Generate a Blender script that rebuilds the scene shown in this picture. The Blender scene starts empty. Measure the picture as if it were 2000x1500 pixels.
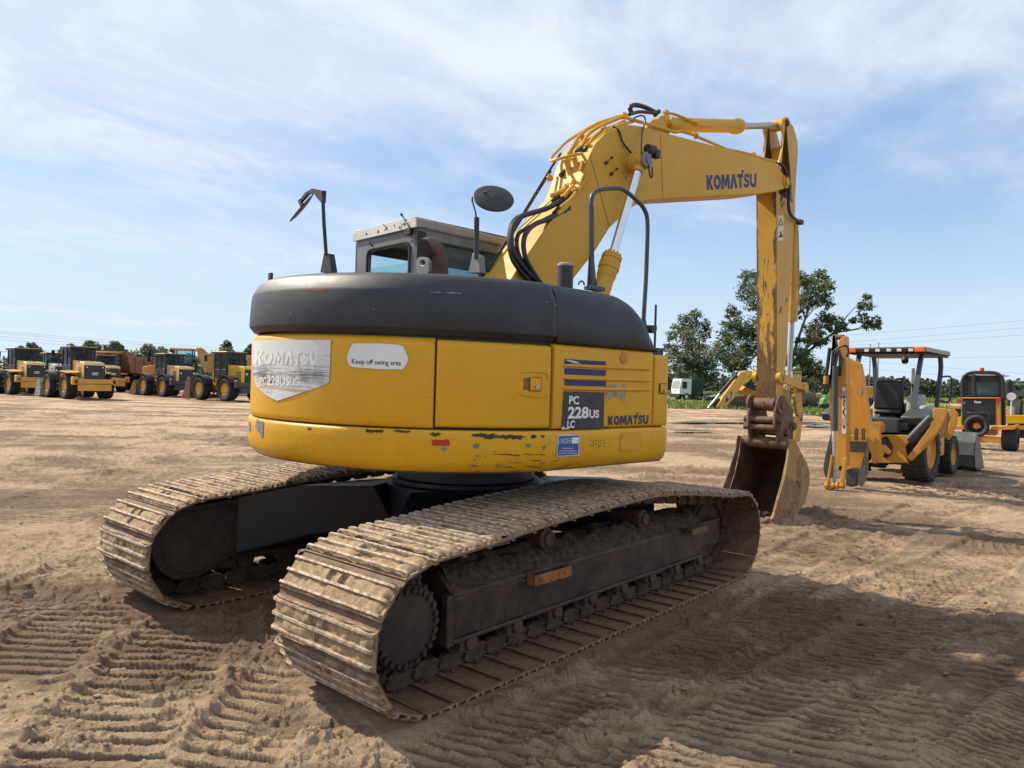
import bpy, bmesh, math, random
import numpy as np
from mathutils import Vector, Matrix, noise as mnoise
random.seed(7)
rng = np.random.default_rng(7)
S = bpy.context.scene
COL = S.collection
R = math.radians

# ------------------------------------------------------------------ camera
FPX, PITCH, YAW, ROLL = 1416.3, -0.0008, 0.7135, 0.0278
CAM = Vector((-4.2705, -4.1689, 1.6067))
FW = Vector((math.cos(YAW)*math.cos(PITCH), math.sin(YAW)*math.cos(PITCH), math.sin(PITCH)))
_rt = Vector((math.sin(YAW), -math.cos(YAW), 0)); _up = _rt.cross(FW)
RT = _rt*math.cos(ROLL)+_up*math.sin(ROLL); UP = _up*math.cos(ROLL)-_rt*math.sin(ROLL)
cd = bpy.data.cameras.new('camera'); cam = bpy.data.objects.new('camera', cd); COL.objects.link(cam)
cd.sensor_width = 36; cd.lens = 36*FPX/2000; cd.clip_start = 0.05; cd.clip_end = 6000
m = Matrix((RT, UP, -FW)).transposed().to_4x4(); m.translation = CAM; cam.matrix_world = m
S.camera = cam
S.render.resolution_x, S.render.resolution_y = 1024, 768

# ------------------------------------------------------------------ light
SUN_AZ, SUN_EL = R(103), R(41)
sd = bpy.data.lights.new('sun', 'SUN'); so = bpy.data.objects.new('sun', sd); COL.objects.link(so)
sd.energy = 4.6; sd.angle = R(0.6); sd.color = (1, .90, .74)
sv = Vector((math.cos(SUN_AZ)*math.cos(SUN_EL), math.sin(SUN_AZ)*math.cos(SUN_EL), math.sin(SUN_EL)))
so.rotation_euler = sv.to_track_quat('Z', 'Y').to_euler()
S.view_settings.view_transform = 'Standard'; S.view_settings.look = 'None'
S.view_settings.exposure = 0.42; S.view_settings.gamma = 1

# ------------------------------------------------------------------ node helpers
class NT:
    def __init__(s, tree): s.t = tree; s.n = tree.nodes; s.l = tree.links
    def node(s, typ, ins=None, **props):
        n = s.n.new(typ)
        for k, v in props.items(): setattr(n, k, v)
        for k, v in (ins or {}).items(): s.put(n.inputs[k], v)
        return n
    def put(s, sock, v):
        if isinstance(v, bpy.types.NodeSocket): s.l.new(v, sock)
        else:
            if isinstance(v, (tuple, list)) and len(v) == 3 and sock.type == 'RGBA': v = (*v, 1)
            sock.default_value = v
    def math(s, op, a, b=0.0, c=0.0, clamp=False):
        n = s.n.new('ShaderNodeMath'); n.operation = op; n.use_clamp = clamp
        s.put(n.inputs[0], a); s.put(n.inputs[1], b); s.put(n.inputs[2], c); return n.outputs[0]
    def mix(s, f, a, b, mode='MIX'):
        n = s.n.new('ShaderNodeMix'); n.data_type = 'RGBA'; n.blend_type = mode
        s.put(n.inputs[0], f); s.put(n.inputs[6], a); s.put(n.inputs[7], b); return n.outputs[2]
    def ramp(s, v, lo, hi, a=0.0, b=1.0):
        n = s.n.new('ShaderNodeMapRange'); n.clamp = True; n.interpolation_type = 'SMOOTHSTEP'
        s.put(n.inputs[0], v); s.put(n.inputs[1], lo); s.put(n.inputs[2], hi); s.put(n.inputs[3], a); s.put(n.inputs[4], b)
        return n.outputs[0]
    def noise(s, vec, scale, detail=4, rough=.55, dist=0.0):
        n = s.n.new('ShaderNodeTexNoise'); s.put(n.inputs['Vector'], vec)
        n.inputs['Scale'].default_value = scale; n.inputs['Detail'].default_value = detail
        n.inputs['Roughness'].default_value = rough; n.inputs['Distortion'].default_value = dist
        return n.outputs['Fac']
    def scale(s, vec, sc):
        n = s.n.new('ShaderNodeMapping'); s.put(n.inputs['Vector'], vec); n.inputs['Scale'].default_value = sc
        return n.outputs[0]

# ------------------------------------------------------------------ sky
W = bpy.data.worlds.new('World'); S.world = W; W.use_nodes = True
W.node_tree.nodes.clear(); t = NT(W.node_tree)
sky = t.node('ShaderNodeTexSky'); sky.sky_type = 'NISHITA'; sky.sun_disc = False
sky.sun_elevation = SUN_EL; sky.sun_rotation = math.pi/2-SUN_AZ; sky.air_density = 1.0; sky.dust_density = 1.2; sky.ozone_density = 1.0
tc = t.node('ShaderNodeTexCoord').outputs['Generated']
sp = t.node('ShaderNodeSeparateXYZ', {0: tc})
zz = t.math('MAXIMUM', sp.outputs[2], 0.0)
den = t.math('ADD', zz, 0.11)
px_ = t.math('DIVIDE', sp.outputs[0], den); py_ = t.math('DIVIDE', sp.outputs[1], den)
cv = t.node('ShaderNodeCombineXYZ', {0: px_, 1: py_, 2: 0.0}).outputs[0]
mp = t.node('ShaderNodeMapping', {'Vector': cv}); mp.inputs['Rotation'].default_value = (0, 0, R(-25)); mp.inputs['Scale'].default_value = (0.75, 1.15, 1); mp.inputs['Location'].default_value = (3.1, 1.7, 0)
n1 = t.noise(mp.outputs[0], 0.8, 9, .60, .5)
n2 = t.noise(mp.outputs[0], 2.6, 7, .6, .5)
n3 = t.noise(cv, 0.33, 3, .5, .2)
# more cloud high up and to the left of the view, thin veil near the horizon
lat = t.node('ShaderNodeVectorMath', {0: tc, 1: tuple(_rt)}, operation='DOT_PRODUCT').outputs['Value']
bias = t.math('ADD', t.ramp(zz, .08, .42, -.10, .15), t.ramp(lat, -.55, .5, .05, -.05))
cl = t.math('ADD', t.math('ADD', t.math('MULTIPLY', n1, .62), t.math('MULTIPLY', n2, .22)), t.math('ADD', t.math('MULTIPLY', n3, .30), bias))
cf = t.ramp(cl, .44, .79, 0.0, .92)
hz = t.ramp(zz, 0.0, .30, .92, 0.0)
base = t.mix(.55, sky.outputs[0], (2.8, 4.6, 7.7))
base = t.mix(hz, base, (5.3, 6.6, 7.6))
ccol = t.mix(t.ramp(n2, .35, .7), (5.3, 6.05, 7.2), (6.9, 7.2, 7.7))
final = t.mix(cf, base, ccol)
bg = t.node('ShaderNodeBackground', {0: final, 1: 0.099})
out = t.node('ShaderNodeOutputWorld', {0: bg.outputs[0]})

# ------------------------------------------------------------------ picture rays -> points on real planes
UT = R(-5.5)                                                      # swing of the upper structure on its tracks
MU = Matrix.Rotation(UT, 4, 'Z'); MUi = MU.inverted()
def ray(px, py): return FW+RT*((px-1000)/FPX)-UP*((py-750)/FPX)
def onplane(px, py, n, d):
    r = ray(px, py); n = Vector(n); return CAM+r*((d-n.dot(CAM))/n.dot(r))
def G(px, py, z=0.0): return onplane(px, py, (0, 0, 1), z)
def Ux(px, py, y):                                                # on the vertical plane y of the upper's frame, returned in that frame
    n = MU.to_3x3()@Vector((0, 1, 0)); return MUi@onplane(px, py, n, y)
def Wd(px, py, dep): return CAM+ray(px, py)*dep
def Wx(px, py, x): return onplane(px, py, (1, 0, 0), x)
def Wy(px, py, y): return onplane(px, py, (0, 1, 0), y)

# ------------------------------------------------------------------ materials
def newmat(name):
    mt = bpy.data.materials.new(name); mt.use_nodes = True; mt.node_tree.nodes.clear()
    t = NT(mt.node_tree); b = t.node('ShaderNodeBsdfPrincipled'); o = t.node('ShaderNodeOutputMaterial', {0: b.outputs[0]})
    return mt, t, b
MATS = {}
def plain(name, col, rough=.6, metal=0.0, var=.15, scale=3.0, dust=0.0, dustcol=(.33, .25, .17), bump=0.0, bscale=60, coat=0.0, streak=0.0):
    """a real surface: base colour with mottling, dust that settles on upward faces, optional vertical streaks"""
    if name in MATS: return MATS[name]
    mt, t, b = newmat(name)
    oc = t.node('ShaderNodeTexCoord').outputs['Object']
    n = t.noise(oc, scale, 6, .6)
    dk = tuple(c*(1-var) for c in col); lt = tuple(min(1, c*(1+var)) for c in col)
    c = t.mix(t.ramp(n, .3, .7), dk, lt)
    if streak:
        sn = t.noise(t.scale(oc, (14, 14, 1.2)), 1.5, 5, .6)
        c = t.mix(t.ramp(sn, .5, .72, 0, streak), c, tuple(k*.35 for k in col))
    r = t.math('ADD', t.math('MULTIPLY', t.noise(oc, scale*6, 4), .25), rough-.12)
    if dust:
        g = t.node('ShaderNodeNewGeometry'); z = t.node('ShaderNodeSeparateXYZ', {0: g.outputs['Normal']}).outputs[2]
        n2 = t.noise(oc, scale*4, 7, .7)
        f = t.math('MULTIPLY', t.math('ADD', t.ramp(z, -.1, .9, .25, 1.0), 0.0), t.ramp(n2, .62-dust*.42, .82-dust*.3, 0, min(1, dust*1.6)))
        c = t.mix(f, c, dustcol); r = t.math('ADD', r, t.math('MULTIPLY', f, .3), 0, True)
    t.put(b.inputs['Base Color'], c); t.put(b.inputs['Roughness'], r); b.inputs['Metallic'].default_value = metal
    if coat: b.inputs['Coat Weight'].default_value = coat; b.inputs['Coat Roughness'].default_value = .15
    if bump:
        bn = t.node('ShaderNodeBump', {'Strength': bump, 'Distance': .01, 'Height': t.noise(oc, bscale, 6, .6)}); t.put(b.inputs['Normal'], bn.outputs[0])
    MATS[name] = mt; return mt

def worn(name, col, rust=.3, edgeband=0, rusts=(.10, .045, .02), prim=(.20, .20, .20), scale=5.0, stretch=(1, 1, 1), zgrad=None, rough=.42, dust=.25, fade=.12, chips=.5, xband=None):
    """weathered machine paint: faded film, chips down to primer and rust, dust"""
    if name in MATS: return MATS[name]
    mt, t, b = newmat(name)
    oc = t.node('ShaderNodeTexCoord').outputs['Object']
    big = t.noise(oc, 1.3, 5, .6); c = t.mix(t.ramp(big, .3, .72), tuple(k*(1-fade) for k in col), tuple(min(1, k*(1+fade*.6)+.006) for k in col))
    fine = t.noise(oc, 22, 5, .65); c = t.mix(t.ramp(fine, .45, .8, 0, .22), c, tuple(k*.72 for k in col))
    so_ = t.scale(oc, stretch)
    rn = t.noise(so_, scale, 10, .68, .4)
    th = .74-rust*.34
    if zgrad:
        z = t.node('ShaderNodeSeparateXYZ', {0: oc}).outputs[2]
        th = t.math('ADD', t.ramp(z, zgrad[0], zgrad[1], -zgrad[2], 0.0), th)
    if edgeband:                                                   # plate edges wear first
        lt_ = t.node('ShaderNodeVectorMath', {0: oc, 1: (math.sin(R(5.5)), math.cos(R(5.5)), 0)}, operation='DOT_PRODUCT').outputs['Value']
        th = t.math('SUBTRACT', th, t.ramp(t.math('ABSOLUTE', lt_), edgeband*.55, edgeband, 0, .13))
    thp = t.math('ADD', th, .02)
    f = t.ramp(rn, th, thp)
    rc = t.mix(t.ramp(t.noise(oc, 30, 6, .7), .3, .7), rusts, tuple(k*2.3 for k in rusts))
    fp = t.ramp(rn, t.math('SUBTRACT', th, .012), th)
    c = t.mix(t.math('MULTIPLY', fp, .55), c, prim)
    c = t.mix(f, c, rc)
    if chips:
        v = t.node('ShaderNodeTexVoronoi', {'Vector': oc, 'Scale': 13.0}); v.inputs['Randomness'].default_value = 1
        cf = t.math('MULTIPLY', t.ramp(v.outputs['Distance'], .05+.05*chips, .03+.05*chips), t.ramp(t.noise(oc, 2.1, 3), .55, .6))
        c = t.mix(cf, c, (.06, .05, .045))
    stn = t.noise(t.scale(oc, (9, 9, .7)), 1.6, 6, .65)             # rain-washed dust runs
    c = t.mix(t.math('MULTIPLY', t.ramp(stn, .52, .72), .05+dust*.5), c, (.33, .235, .12))
    pat = t.noise(oc, .9, 4, .6); c = t.mix(t.ramp(pat, .48, .66, 0, .16), c, tuple(min(1, k*1.18+.012) for k in col))
    g = t.node('ShaderNodeNewGeometry'); nz = t.node('ShaderNodeSeparateXYZ', {0: g.outputs['Normal']}).outputs[2]
    dn = t.noise(oc, 9, 8, .7)
    df = t.math('MULTIPLY', t.ramp(nz, -.2, .9, .15, 1.0), t.ramp(dn, .4, .75, 0, dust))
    c = t.mix(df, c, (.36, .27, .18))
    t.put(b.inputs['Base Color'], c)
    b.inputs['Specular IOR Level'].default_value = .36
    r = t.math('ADD', t.math('MULTIPLY', f, .35), t.math('ADD', t.math('MULTIPLY', t.noise(oc, 7, 5), .3), rough-.13), 0, True)
    t.put(b.inputs['Roughness'], r)
    hb = t.math('ADD', t.math('MULTIPLY', t.noise(oc, 2.2, 2), 2.2), t.math('MULTIPLY', f, -.6)); hb = t.math('ADD', hb, t.math('MULTIPLY', t.noise(oc, 35, 5), .35))
    bn = t.node('ShaderNodeBump', {'Strength': .35, 'Distance': .004, 'Height': hb}); t.put(b.inputs['Normal'], bn.outputs[0])
    MATS[name] = mt; return mt

YEL = (.66, .335, .004)
M_body = worn('yellow machine paint', YEL, rust=.0, rough=.40, dust=.05, fade=.07, chips=.25)
M_bump = worn('scuffed yellow counterweight paint', (.67, .35, .004), rust=.14, rough=.36, dust=.06, fade=.07, chips=.9, scale=3.0, stretch=(.8, .8, 4.5), rusts=(.05, .035, .02))
M_boom = worn('yellow boom paint', (.57, .325, .03), rust=.04, rough=.52, dust=.12, fade=.07, chips=.3)
M_armf = worn('rust worn arm plate', (.54, .29, .02), rust=.39, scale=4.6, stretch=(3.0, 3.0, .6), zgrad=(1.6, 3.6, .18), edgeband=.135, dust=.35, rough=.6, fade=.2, rusts=(.085, .045, .022))
M_arm = worn('yellow arm paint', (.54, .31, .045), rust=.18, scale=4, zgrad=(1.2, 2.4, .08), dust=.2)
M_hood = plain('charcoal hood paint', (.022, .025, .031), .50, var=.25, scale=2.2, dust=.12, dustcol=(.10, .095, .09), streak=.25)
M_black = plain('black steel', (.015, .015, .017), .5, var=.2, dust=.15)
M_hose = plain('black rubber hose', (.012, .012, .013), .42, var=.2, dust=.1, dustcol=(.1, .09, .08))
M_frame = plain('dark oily track frame', (.044, .025, .018), .55, var=.6, scale=3.5, dust=.5, dustcol=(.12, .066, .04), bump=.35, bscale=25, streak=.6)
M_xframe = plain('navy black carbody', (.012, .014, .020), .42, var=.2, scale=3, dust=.12, dustcol=(.10, .07, .05))
M_cover = plain('rusty motor cover', (.036, .023, .018), .6, var=.5, scale=4, dust=.35, dustcol=(.11, .055, .03), bump=.3)
M_steel = plain('rust brown steel', (.13, .072, .040), .72, var=.4, scale=7, dust=.35, dustcol=(.24, .16, .10), bump=.5)
M_link = plain('rusty chain steel', (.075, .042, .027), .6, var=.45, scale=12, dust=.5, dustcol=(.20, .10, .06), bump=.6)
M_chrome = plain('chromed rod', (.72, .72, .74), .22, 1.0, var=.05)
M_oldrod = plain('dull cylinder rod', (.42, .42, .42), .35, .8, var=.1)
M_rub = plain('dusty black tyre', (.020, .019, .018), .75, var=.2, scale=4, dust=.4, dustcol=(.13, .10, .07), bump=.3)
M_white = plain('white decal film', (.74, .74, .73), .4, var=.04)
M_navy = plain('navy decal film', (.012, .020, .11), .5, var=.2, scale=9)
M_dkdec = plain('black decal film', (.03, .03, .032), .45, var=.3, scale=12)
M_red = plain('red reflector', (.40, .015, .010), .3, var=.15)
M_grey = plain('grey primer', (.17, .18, .19), .6, var=.1)
M_rustp = plain('bare rusted scrape', (.045, .032, .022), .7, var=.6, scale=25)
M_cabg = plain('grey cab paint', (.16, .17, .175), .5, var=.2, scale=6, dust=.25, streak=.35)
M_roofw = plain('sunlit white roof paint', (.62, .60, .57), .55, var=.12, scale=5, dust=.15, streak=.1)  # rear edge's left-hand sunlight is put into this white; sides stay tan
M_rooft = plain('dull tan roof edge', (.30, .27, .23), .6, var=.15, scale=5, streak=.2)
M_orange = worn('orange yellow machine paint', (.56, .26, .035), rust=.06, rough=.45, dust=.3, fade=.1)
M_orange2 = worn('orange machine paint', (.62, .22, .02), rust=.1, rough=.45, dust=.25, fade=.1)
M_steeld = plain('shade darkened bucket rust', (.055, .030, .018), .75, var=.5, scale=4, dust=.2, dustcol=(.13, .08, .05), bump=.5)  # rust made darker to carry the shade of the deep interior
M_ply = worn('far yellow loader paint', (.62, .345, .055), rust=.06, rough=.45, dust=.35, fade=.12, chips=0)
M_slate = plain('slate grey machine paint', (.045, .055, .062), .45, var=.12, dust=.2)
M_ltgrey = plain('light grey plastic', (.32, .31, .28), .6, var=.1, dust=.2)
M_seat = plain('black seat vinyl', (.010, .011, .014), .5, var=.15)
M_amber = plain('amber lamp lens', (.75, .16, .02), .25, var=.1)
M_lens = plain('lamp lens', (.70, .68, .60), .3, var=.1)
M_brown = plain('brown rusted bed', (.22, .11, .055), .7, var=.3, dust=.3)
def glassmat(name, tint, alpha=.75, rough=.06):
    mt, t, b = newmat(name)
    b.inputs['Base Color'].default_value = (*tint, 1); b.inputs['Roughness'].default_value = rough
    b.inputs['Transmission Weight'].default_value = alpha; b.inputs['IOR'].default_value = 1.1
    b.inputs['Specular IOR Level'].default_value = .6
    MATS[name] = mt; return mt
M_glass = glassmat('tinted cab glass', (.62, .82, .84), .95)
M_glassd = glassmat('dark window glass', (.35, .45, .47), .85)
M_glassf = glassmat('smoked loader glass', (.30, .38, .40), .92)

# ------------------------------------------------------------------ mesh builder
class MB:
    def __init__(s, T=None): s.v = []; s.f = []; s.mi = []; s.T = T; s.cm = 0
    def add(s, vs, fs, T=None):
        o = len(s.v); T = T if T is not None else s.T
        s.v += [(T@Vector(p)) if T is not None else Vector(p) for p in vs]
        s.f += [tuple(i+o for i in f) for f in fs]; s.mi += [s.cm]*len(fs); return s
    def box(s, c, d, rot=None, T=None):
        x, y, z = d[0]/2, d[1]/2, d[2]/2
        vs = [Vector((a, b, e)) for a in (-x, x) for b in (-y, y) for e in (-z, z)]
        if rot is not None: vs = [rot@p for p in vs]
        return s.add([p+Vector(c) for p in vs], [(0, 1, 3, 2), (4, 6, 7, 5), (0, 4, 5, 1), (2, 3, 7, 6), (0, 2, 6, 4), (1, 5, 7, 3)], T)
    def b2(s, a, b, T=None): return s.box([(p+q)/2 for p, q in zip(a, b)], [abs(p-q) for p, q in zip(a, b)], None, T)
    def prism(s, pts, d, T=None):
        """closed 3D outline swept by the vector d"""
        n = len(pts); d = Vector(d); vs = [Vector(p) for p in pts]+[Vector(p)+d for p in pts]
        return s.add(vs, [tuple(range(n)), tuple(range(2*n-1, n-1, -1))]+[(i, (i+1) % n, n+(i+1) % n, n+i) for i in range(n)], T)
    def xz(s, pts, y0, y1, T=None): return s.prism([(p[0], y0, p[1]) for p in pts], (0, y1-y0, 0), T)
    def xy(s, pts, z0, z1, T=None): return s.prism([(p[0], p[1], z0) for p in pts], (0, 0, z1-z0), T)
    def yz(s, pts, x0, x1, T=None): return s.prism([(x0, p[0], p[1]) for p in pts], (x1-x0, 0, 0), T)
    def cyl(s, a, b, r0, r1=None, n=16, T=None):
        a, b = Vector(a), Vector(b); r1 = r0 if r1 is None else r1; ax = (b-a).normalized()
        u = ax.orthogonal().normalized(); w = ax.cross(u)
        vs = [c+(u*math.cos(k*2*math.pi/n)+w*math.sin(k*2*math.pi/n))*r for c, r in ((a, r0), (b, r1)) for k in range(n)]
        return s.add(vs, [tuple(range(n))[::-1], tuple(range(n, 2*n))]+[(i, (i+1) % n, n+(i+1) % n, n+i) for i in range(n)], T)
    def lathe(s, c, ax, prof, n=24, T=None):
        """profile [(radius, height along ax)] turned about the axis through c; closed when it starts and ends on the axis"""
        c, ax = Vector(c), Vector(ax).normalized(); u = ax.orthogonal().normalized(); w = ax.cross(u)
        vs = []; fs = []; m = len(prof)
        for r, h in prof:
            for k in range(n): a = k*2*math.pi/n; vs.append(c+ax*h+(u*math.cos(a)+w*math.sin(a))*max(r, 1e-4))
        for i in range(m-1):
            for k in range(n): fs.append((i*n+k, i*n+(k+1) % n, (i+1)*n+(k+1) % n, (i+1)*n+k))
        return s.add(vs, fs, T)
    def tube(s, pts, r, n=8, T=None, closed=False):
        P = [Vector(p) for p in pts]; m = len(P); rr = r if isinstance(r, (list, tuple)) else [r]*m
        tg = []
        for i in range(m):
            a = P[(i-1) % m] if (closed or i > 0) else P[i]; b = P[(i+1) % m] if (closed or i < m-1) else P[i]
            tg.append((b-a).normalized())
        u = tg[0].orthogonal().normalized(); vs = []; fs = []
        for i in range(m):
            u = (u-tg[i]*u.dot(tg[i])).normalized(); w = tg[i].cross(u)
            for k in range(n): a = k*2*math.pi/n; vs.append(P[i]+(u*math.cos(a)+w*math.sin(a))*rr[i])
        for i in range(m if closed else m-1):
            j = (i+1) % m
            for k in range(n): fs.append((i*n+k, i*n+(k+1) % n, j*n+(k+1) % n, j*n+k))
        if not closed: fs += [tuple(range(n))[::-1], tuple(range((m-1)*n, m*n))]
        return s.add(vs, fs, T)
    def grid(s, rows, closed=False, T=None):
        h, w = len(rows), len(rows[0]); vs = [p for r in rows for p in r]; fs = []
        for i in range(h-1):
            for k in range(w if closed else w-1): fs.append((i*w+k, i*w+(k+1) % w, (i+1)*w+(k+1) % w, (i+1)*w+k))
        return s.add(vs, fs, T)
    def build(s, name, mats, parent=None, bevel=0.0, smooth=35, seg=2, fixn=True):
        me = bpy.data.meshes.new(name)
        if fixn:
            bm = bmesh.new(); vv = [bm.verts.new(p) for p in s.v]
            for f, mi in zip(s.f, s.mi):
                try: fc = bm.faces.new([vv[i] for i in f]); fc.material_index = mi
                except ValueError: pass
            bmesh.ops.recalc_face_normals(bm, faces=bm.faces); bm.to_mesh(me); bm.free()
        else:
            me.from_pydata([tuple(p) for p in s.v], [], s.f); me.polygons.foreach_set('material_index', s.mi)
        if not isinstance(mats, (list, tuple)): mats = [mats]
        for m_ in mats: me.materials.append(m_)
        if smooth: me.shade_smooth(); me.set_sharp_from_angle(angle=R(smooth))
        o = bpy.data.objects.new(name, me); COL.objects.link(o)
        if parent is not None: o.parent = parent
        if bevel:
            bv = o.modifiers.new('bevel', 'BEVEL'); bv.width = bevel; bv.segments = seg; bv.limit_method = 'ANGLE'; bv.angle_limit = R(40)
            bv.harden_normals = False
        return o

def cr(pts, n=6):
    """Catmull-Rom curve through points"""
    P = [Vector(p) for p in pts]; P = [P[0]*2-P[1]]+P+[P[-1]*2-P[-2]]; out = []
    for i in range(1, len(P)-2):
        for k in range(n):
            u = k/n; a, b, c, d = P[i-1:i+3]
            out.append(.5*((2*b)+(c-a)*u+(2*a-5*b+4*c-d)*u*u+(3*b-a-3*c+d)*u**3))
    out.append(P[-2]); return out
def rnd(pts, r=.03, n=4):
    """polyline with rounded corners"""
    P = [Vector(p) for p in pts]; out = [P[0]]
    for i in range(1, len(P)-1):
        a = (P[i-1]-P[i]); b = (P[i+1]-P[i]); d = min(r, a.length*.45, b.length*.45)
        p0, p1 = P[i]+a.normalized()*d, P[i]+b.normalized()*d
        for k in range(n+1): u = k/n; out.append(p0*(1-u)**2+P[i]*2*u*(1-u)+p1*u*u)
    out.append(P[-1]); return out

def tag(o, label=None, cat=None, group=None, kind=None):
    if label: o['label'] = label
    if cat: o['category'] = cat
    if group: o['group'] = group
    if kind: o['kind'] = kind
    return o
def empty(name, loc, rz=0.0, label=None, cat=None, group=None):
    o = bpy.data.objects.new(name, None); COL.objects.link(o); o.location = loc; o.rotation_euler = (0, 0, rz)
    o.empty_display_size = .3
    return tag(o, label, cat, group)

# flat decals: an outline in picture coordinates laid on a real surface
def decal(px, surf, name, mt, parent, step=None, T=None):
    bm = bmesh.new(); vs = [bm.verts.new((x, -y, 0)) for x, y in px]; bm.faces.new(vs)
    if step:
        x0, x1 = min(p[0] for p in px), max(p[0] for p in px); x = math.ceil(x0/step)*step
        while x < x1:
            bmesh.ops.bisect_plane(bm, geom=bm.verts[:]+bm.edges[:]+bm.faces[:], plane_co=(x, 0, 0), plane_no=(1, 0, 0)); x += step
    for v in bm.verts: v.co = surf(v.co.x, -v.co.y)
    bmesh.ops.recalc_face_normals(bm, faces=bm.faces)
    for f in bm.faces:
        c = f.calc_center_median(); cw = (MU@c if T == 'U' else c)
        if f.normal.dot((MUi.to_3x3()@(CAM-cw)) if T == 'U' else (CAM-cw)) < 0: f.normal_flip()
    me = bpy.data.meshes.new(name); bm.to_mesh(me); bm.free(); me.materials.append(mt)
    if T == 'U': me.transform(MU)
    o = bpy.data.objects.new(name, me); COL.objects.link(o); o.parent = parent
    me.shade_smooth(); return o
def textmesh(txt, bold=0.0, spacing=1.0):
    cu = bpy.data.curves.new('t', 'FONT'); cu.body = txt; cu.size = 1; cu.offset = bold; cu.space_character = spacing; cu.resolution_u = 4
    o = bpy.data.objects.new('t', cu); COL.objects.link(o)
    dg = bpy.context.evaluated_depsgraph_get(); me = bpy.data.meshes.new_from_object(o.evaluated_get(dg))
    COL.objects.unlink(o); bpy.data.objects.remove(o); bpy.data.curves.remove(cu); return me
def lettering(txt, quad, surf, name, mt, parent, bold=.02, spacing=1.0, T=None, rot=0, lift=None):
    """quad: picture corners (top-left, top-right, bottom-right, bottom-left) of the capital letters"""
    me = textmesh(txt, bold, spacing); me.name = name
    co = np.zeros(len(me.vertices)*3); me.vertices.foreach_get('co', co); co = co.reshape(-1, 3)
    if rot: co = np.stack([-co[:, 1], co[:, 0], co[:, 2]], 1)
    lo, hi = co.min(0), co.max(0)
    bm = bmesh.new(); bm.from_mesh(me)
    bmesh.ops.triangulate(bm, faces=bm.faces)
    A, B, C, D = [Vector(q) for q in quad]
    for v in bm.verts:
        x, y = (v.co.x, v.co.y) if not rot else (-v.co.y, v.co.x)
        u = (x-lo[0])/(hi[0]-lo[0]); w = (y-lo[1])/(hi[1]-lo[1])
        p = (D*(1-u)+C*u)*(1-w)+(A*(1-u)+B*u)*w
        v.co = surf(p.x, p.y)
    bm.to_mesh(me); bm.free(); me.materials.clear(); me.materials.append(mt)
    if T == 'U': me.transform(MU)
    o = bpy.data.objects.new(name, me); COL.objects.link(o); o.parent = parent; return o
# ================================================================== EXCAVATOR
EX = empty('excavator', (0, 0, 0), 0, 'large yellow tracked excavator with charcoal engine hood in the foreground, bucket resting on the sand', 'excavator')
# ---- plan outline of the upper structure
_tab = [(0, 1.69), (20, 1.695), (33, 1.695), (42, 1.68), (50, 1.652), (60, 1.622), (68.5, 1.577)]
def _rad(a):
    a = abs(a); xs = [k for k, _ in _tab]; ys = [v for _, v in _tab]; return float(np.interp(a, xs, ys))
FPT = [(x, -1.466) for x in np.linspace(.70, -.56, 36)]
_arc = np.linspace(68.5, -68.5, 120); _r = np.array([_rad(a) for a in _arc]); _r = np.convolve(np.pad(_r, 4, mode='edge'), np.ones(9)/9, 'valid')
FPT += [(-r*math.cos(R(a)), -r*math.sin(R(a))) for a, r in zip(_arc, _r)]
FPT += [(x, 1.466) for x in np.linspace(-.56, .70, 30)]
FPT = np.array(FPT); _sg = np.linalg.norm(np.diff(FPT, axis=0), axis=1); FS = np.concatenate([[0], np.cumsum(_sg)])
_tn = np.gradient(FPT, FS, axis=0); _tn /= np.linalg.norm(_tn, axis=1)[:, None]; FN = np.stack([_tn[:, 1], -_tn[:, 0]], 1)
if FN[5][1] > 0: FN = -FN
def tilt(y, z): return z+.026*(y+1.5)*min(1.1, max(0, (z-1.32)/.55))
def FPp(s, inset, z):
    x = np.interp(s, FS, FPT[:, 0]); y = np.interp(s, FS, FPT[:, 1]); nx = np.interp(s, FS, FN[:, 0]); ny = np.interp(s, FS, FN[:, 1])
    x -= nx*inset; y -= ny*inset; return Vector((x, y, tilt(y, z)))
def s_of_phi(a): return float(np.interp(-a, -_arc, FS[36:156]))
def s_of_x(x): return .70-x
def fpsurf(inset):
    P = FPT-FN*inset
    def f(px, py):
        o = MUi@CAM; r = MUi.to_3x3()@ray(px, py); best = None
        A = P[:-1]; Bd = P[1:]-P[:-1]
        den = r.x*Bd[:, 1]-r.y*Bd[:, 0]; dx = A[:, 0]-o.x; dy = A[:, 1]-o.y
        t_ = (dx*Bd[:, 1]-dy*Bd[:, 0])/den; u = (dx*r.y-dy*r.x)/den
        ok = (t_ > 0) & (u >= -.02) & (u <= 1.02)
        if not ok.any():
            i = int(np.argmin(np.abs(u-.5)+100*(t_ < 0))); tt = t_[i]
        else: tt = t_[ok].min()
        return o+r*float(tt)
    return f
def loft(mb, s0, s1, prof, n=None, edge=.010, back=.04):
    n = n or max(4, int(abs(s1-s0)/.035)); ss = [s0, s0, s0+edge*.3, s0+edge]+list(np.linspace(s0+edge, s1-edge, n))[1:-1]+[s1-edge, s1-edge*.3, s1, s1]
    ex = [back, edge, edge*.3, 0]+[0]*(n-2)+[0, edge*.3, edge, back]
    mb.grid([[FPp(s, i+e, z) for s, e in zip(ss, ex)] for i, z in prof], T=MU)

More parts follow.
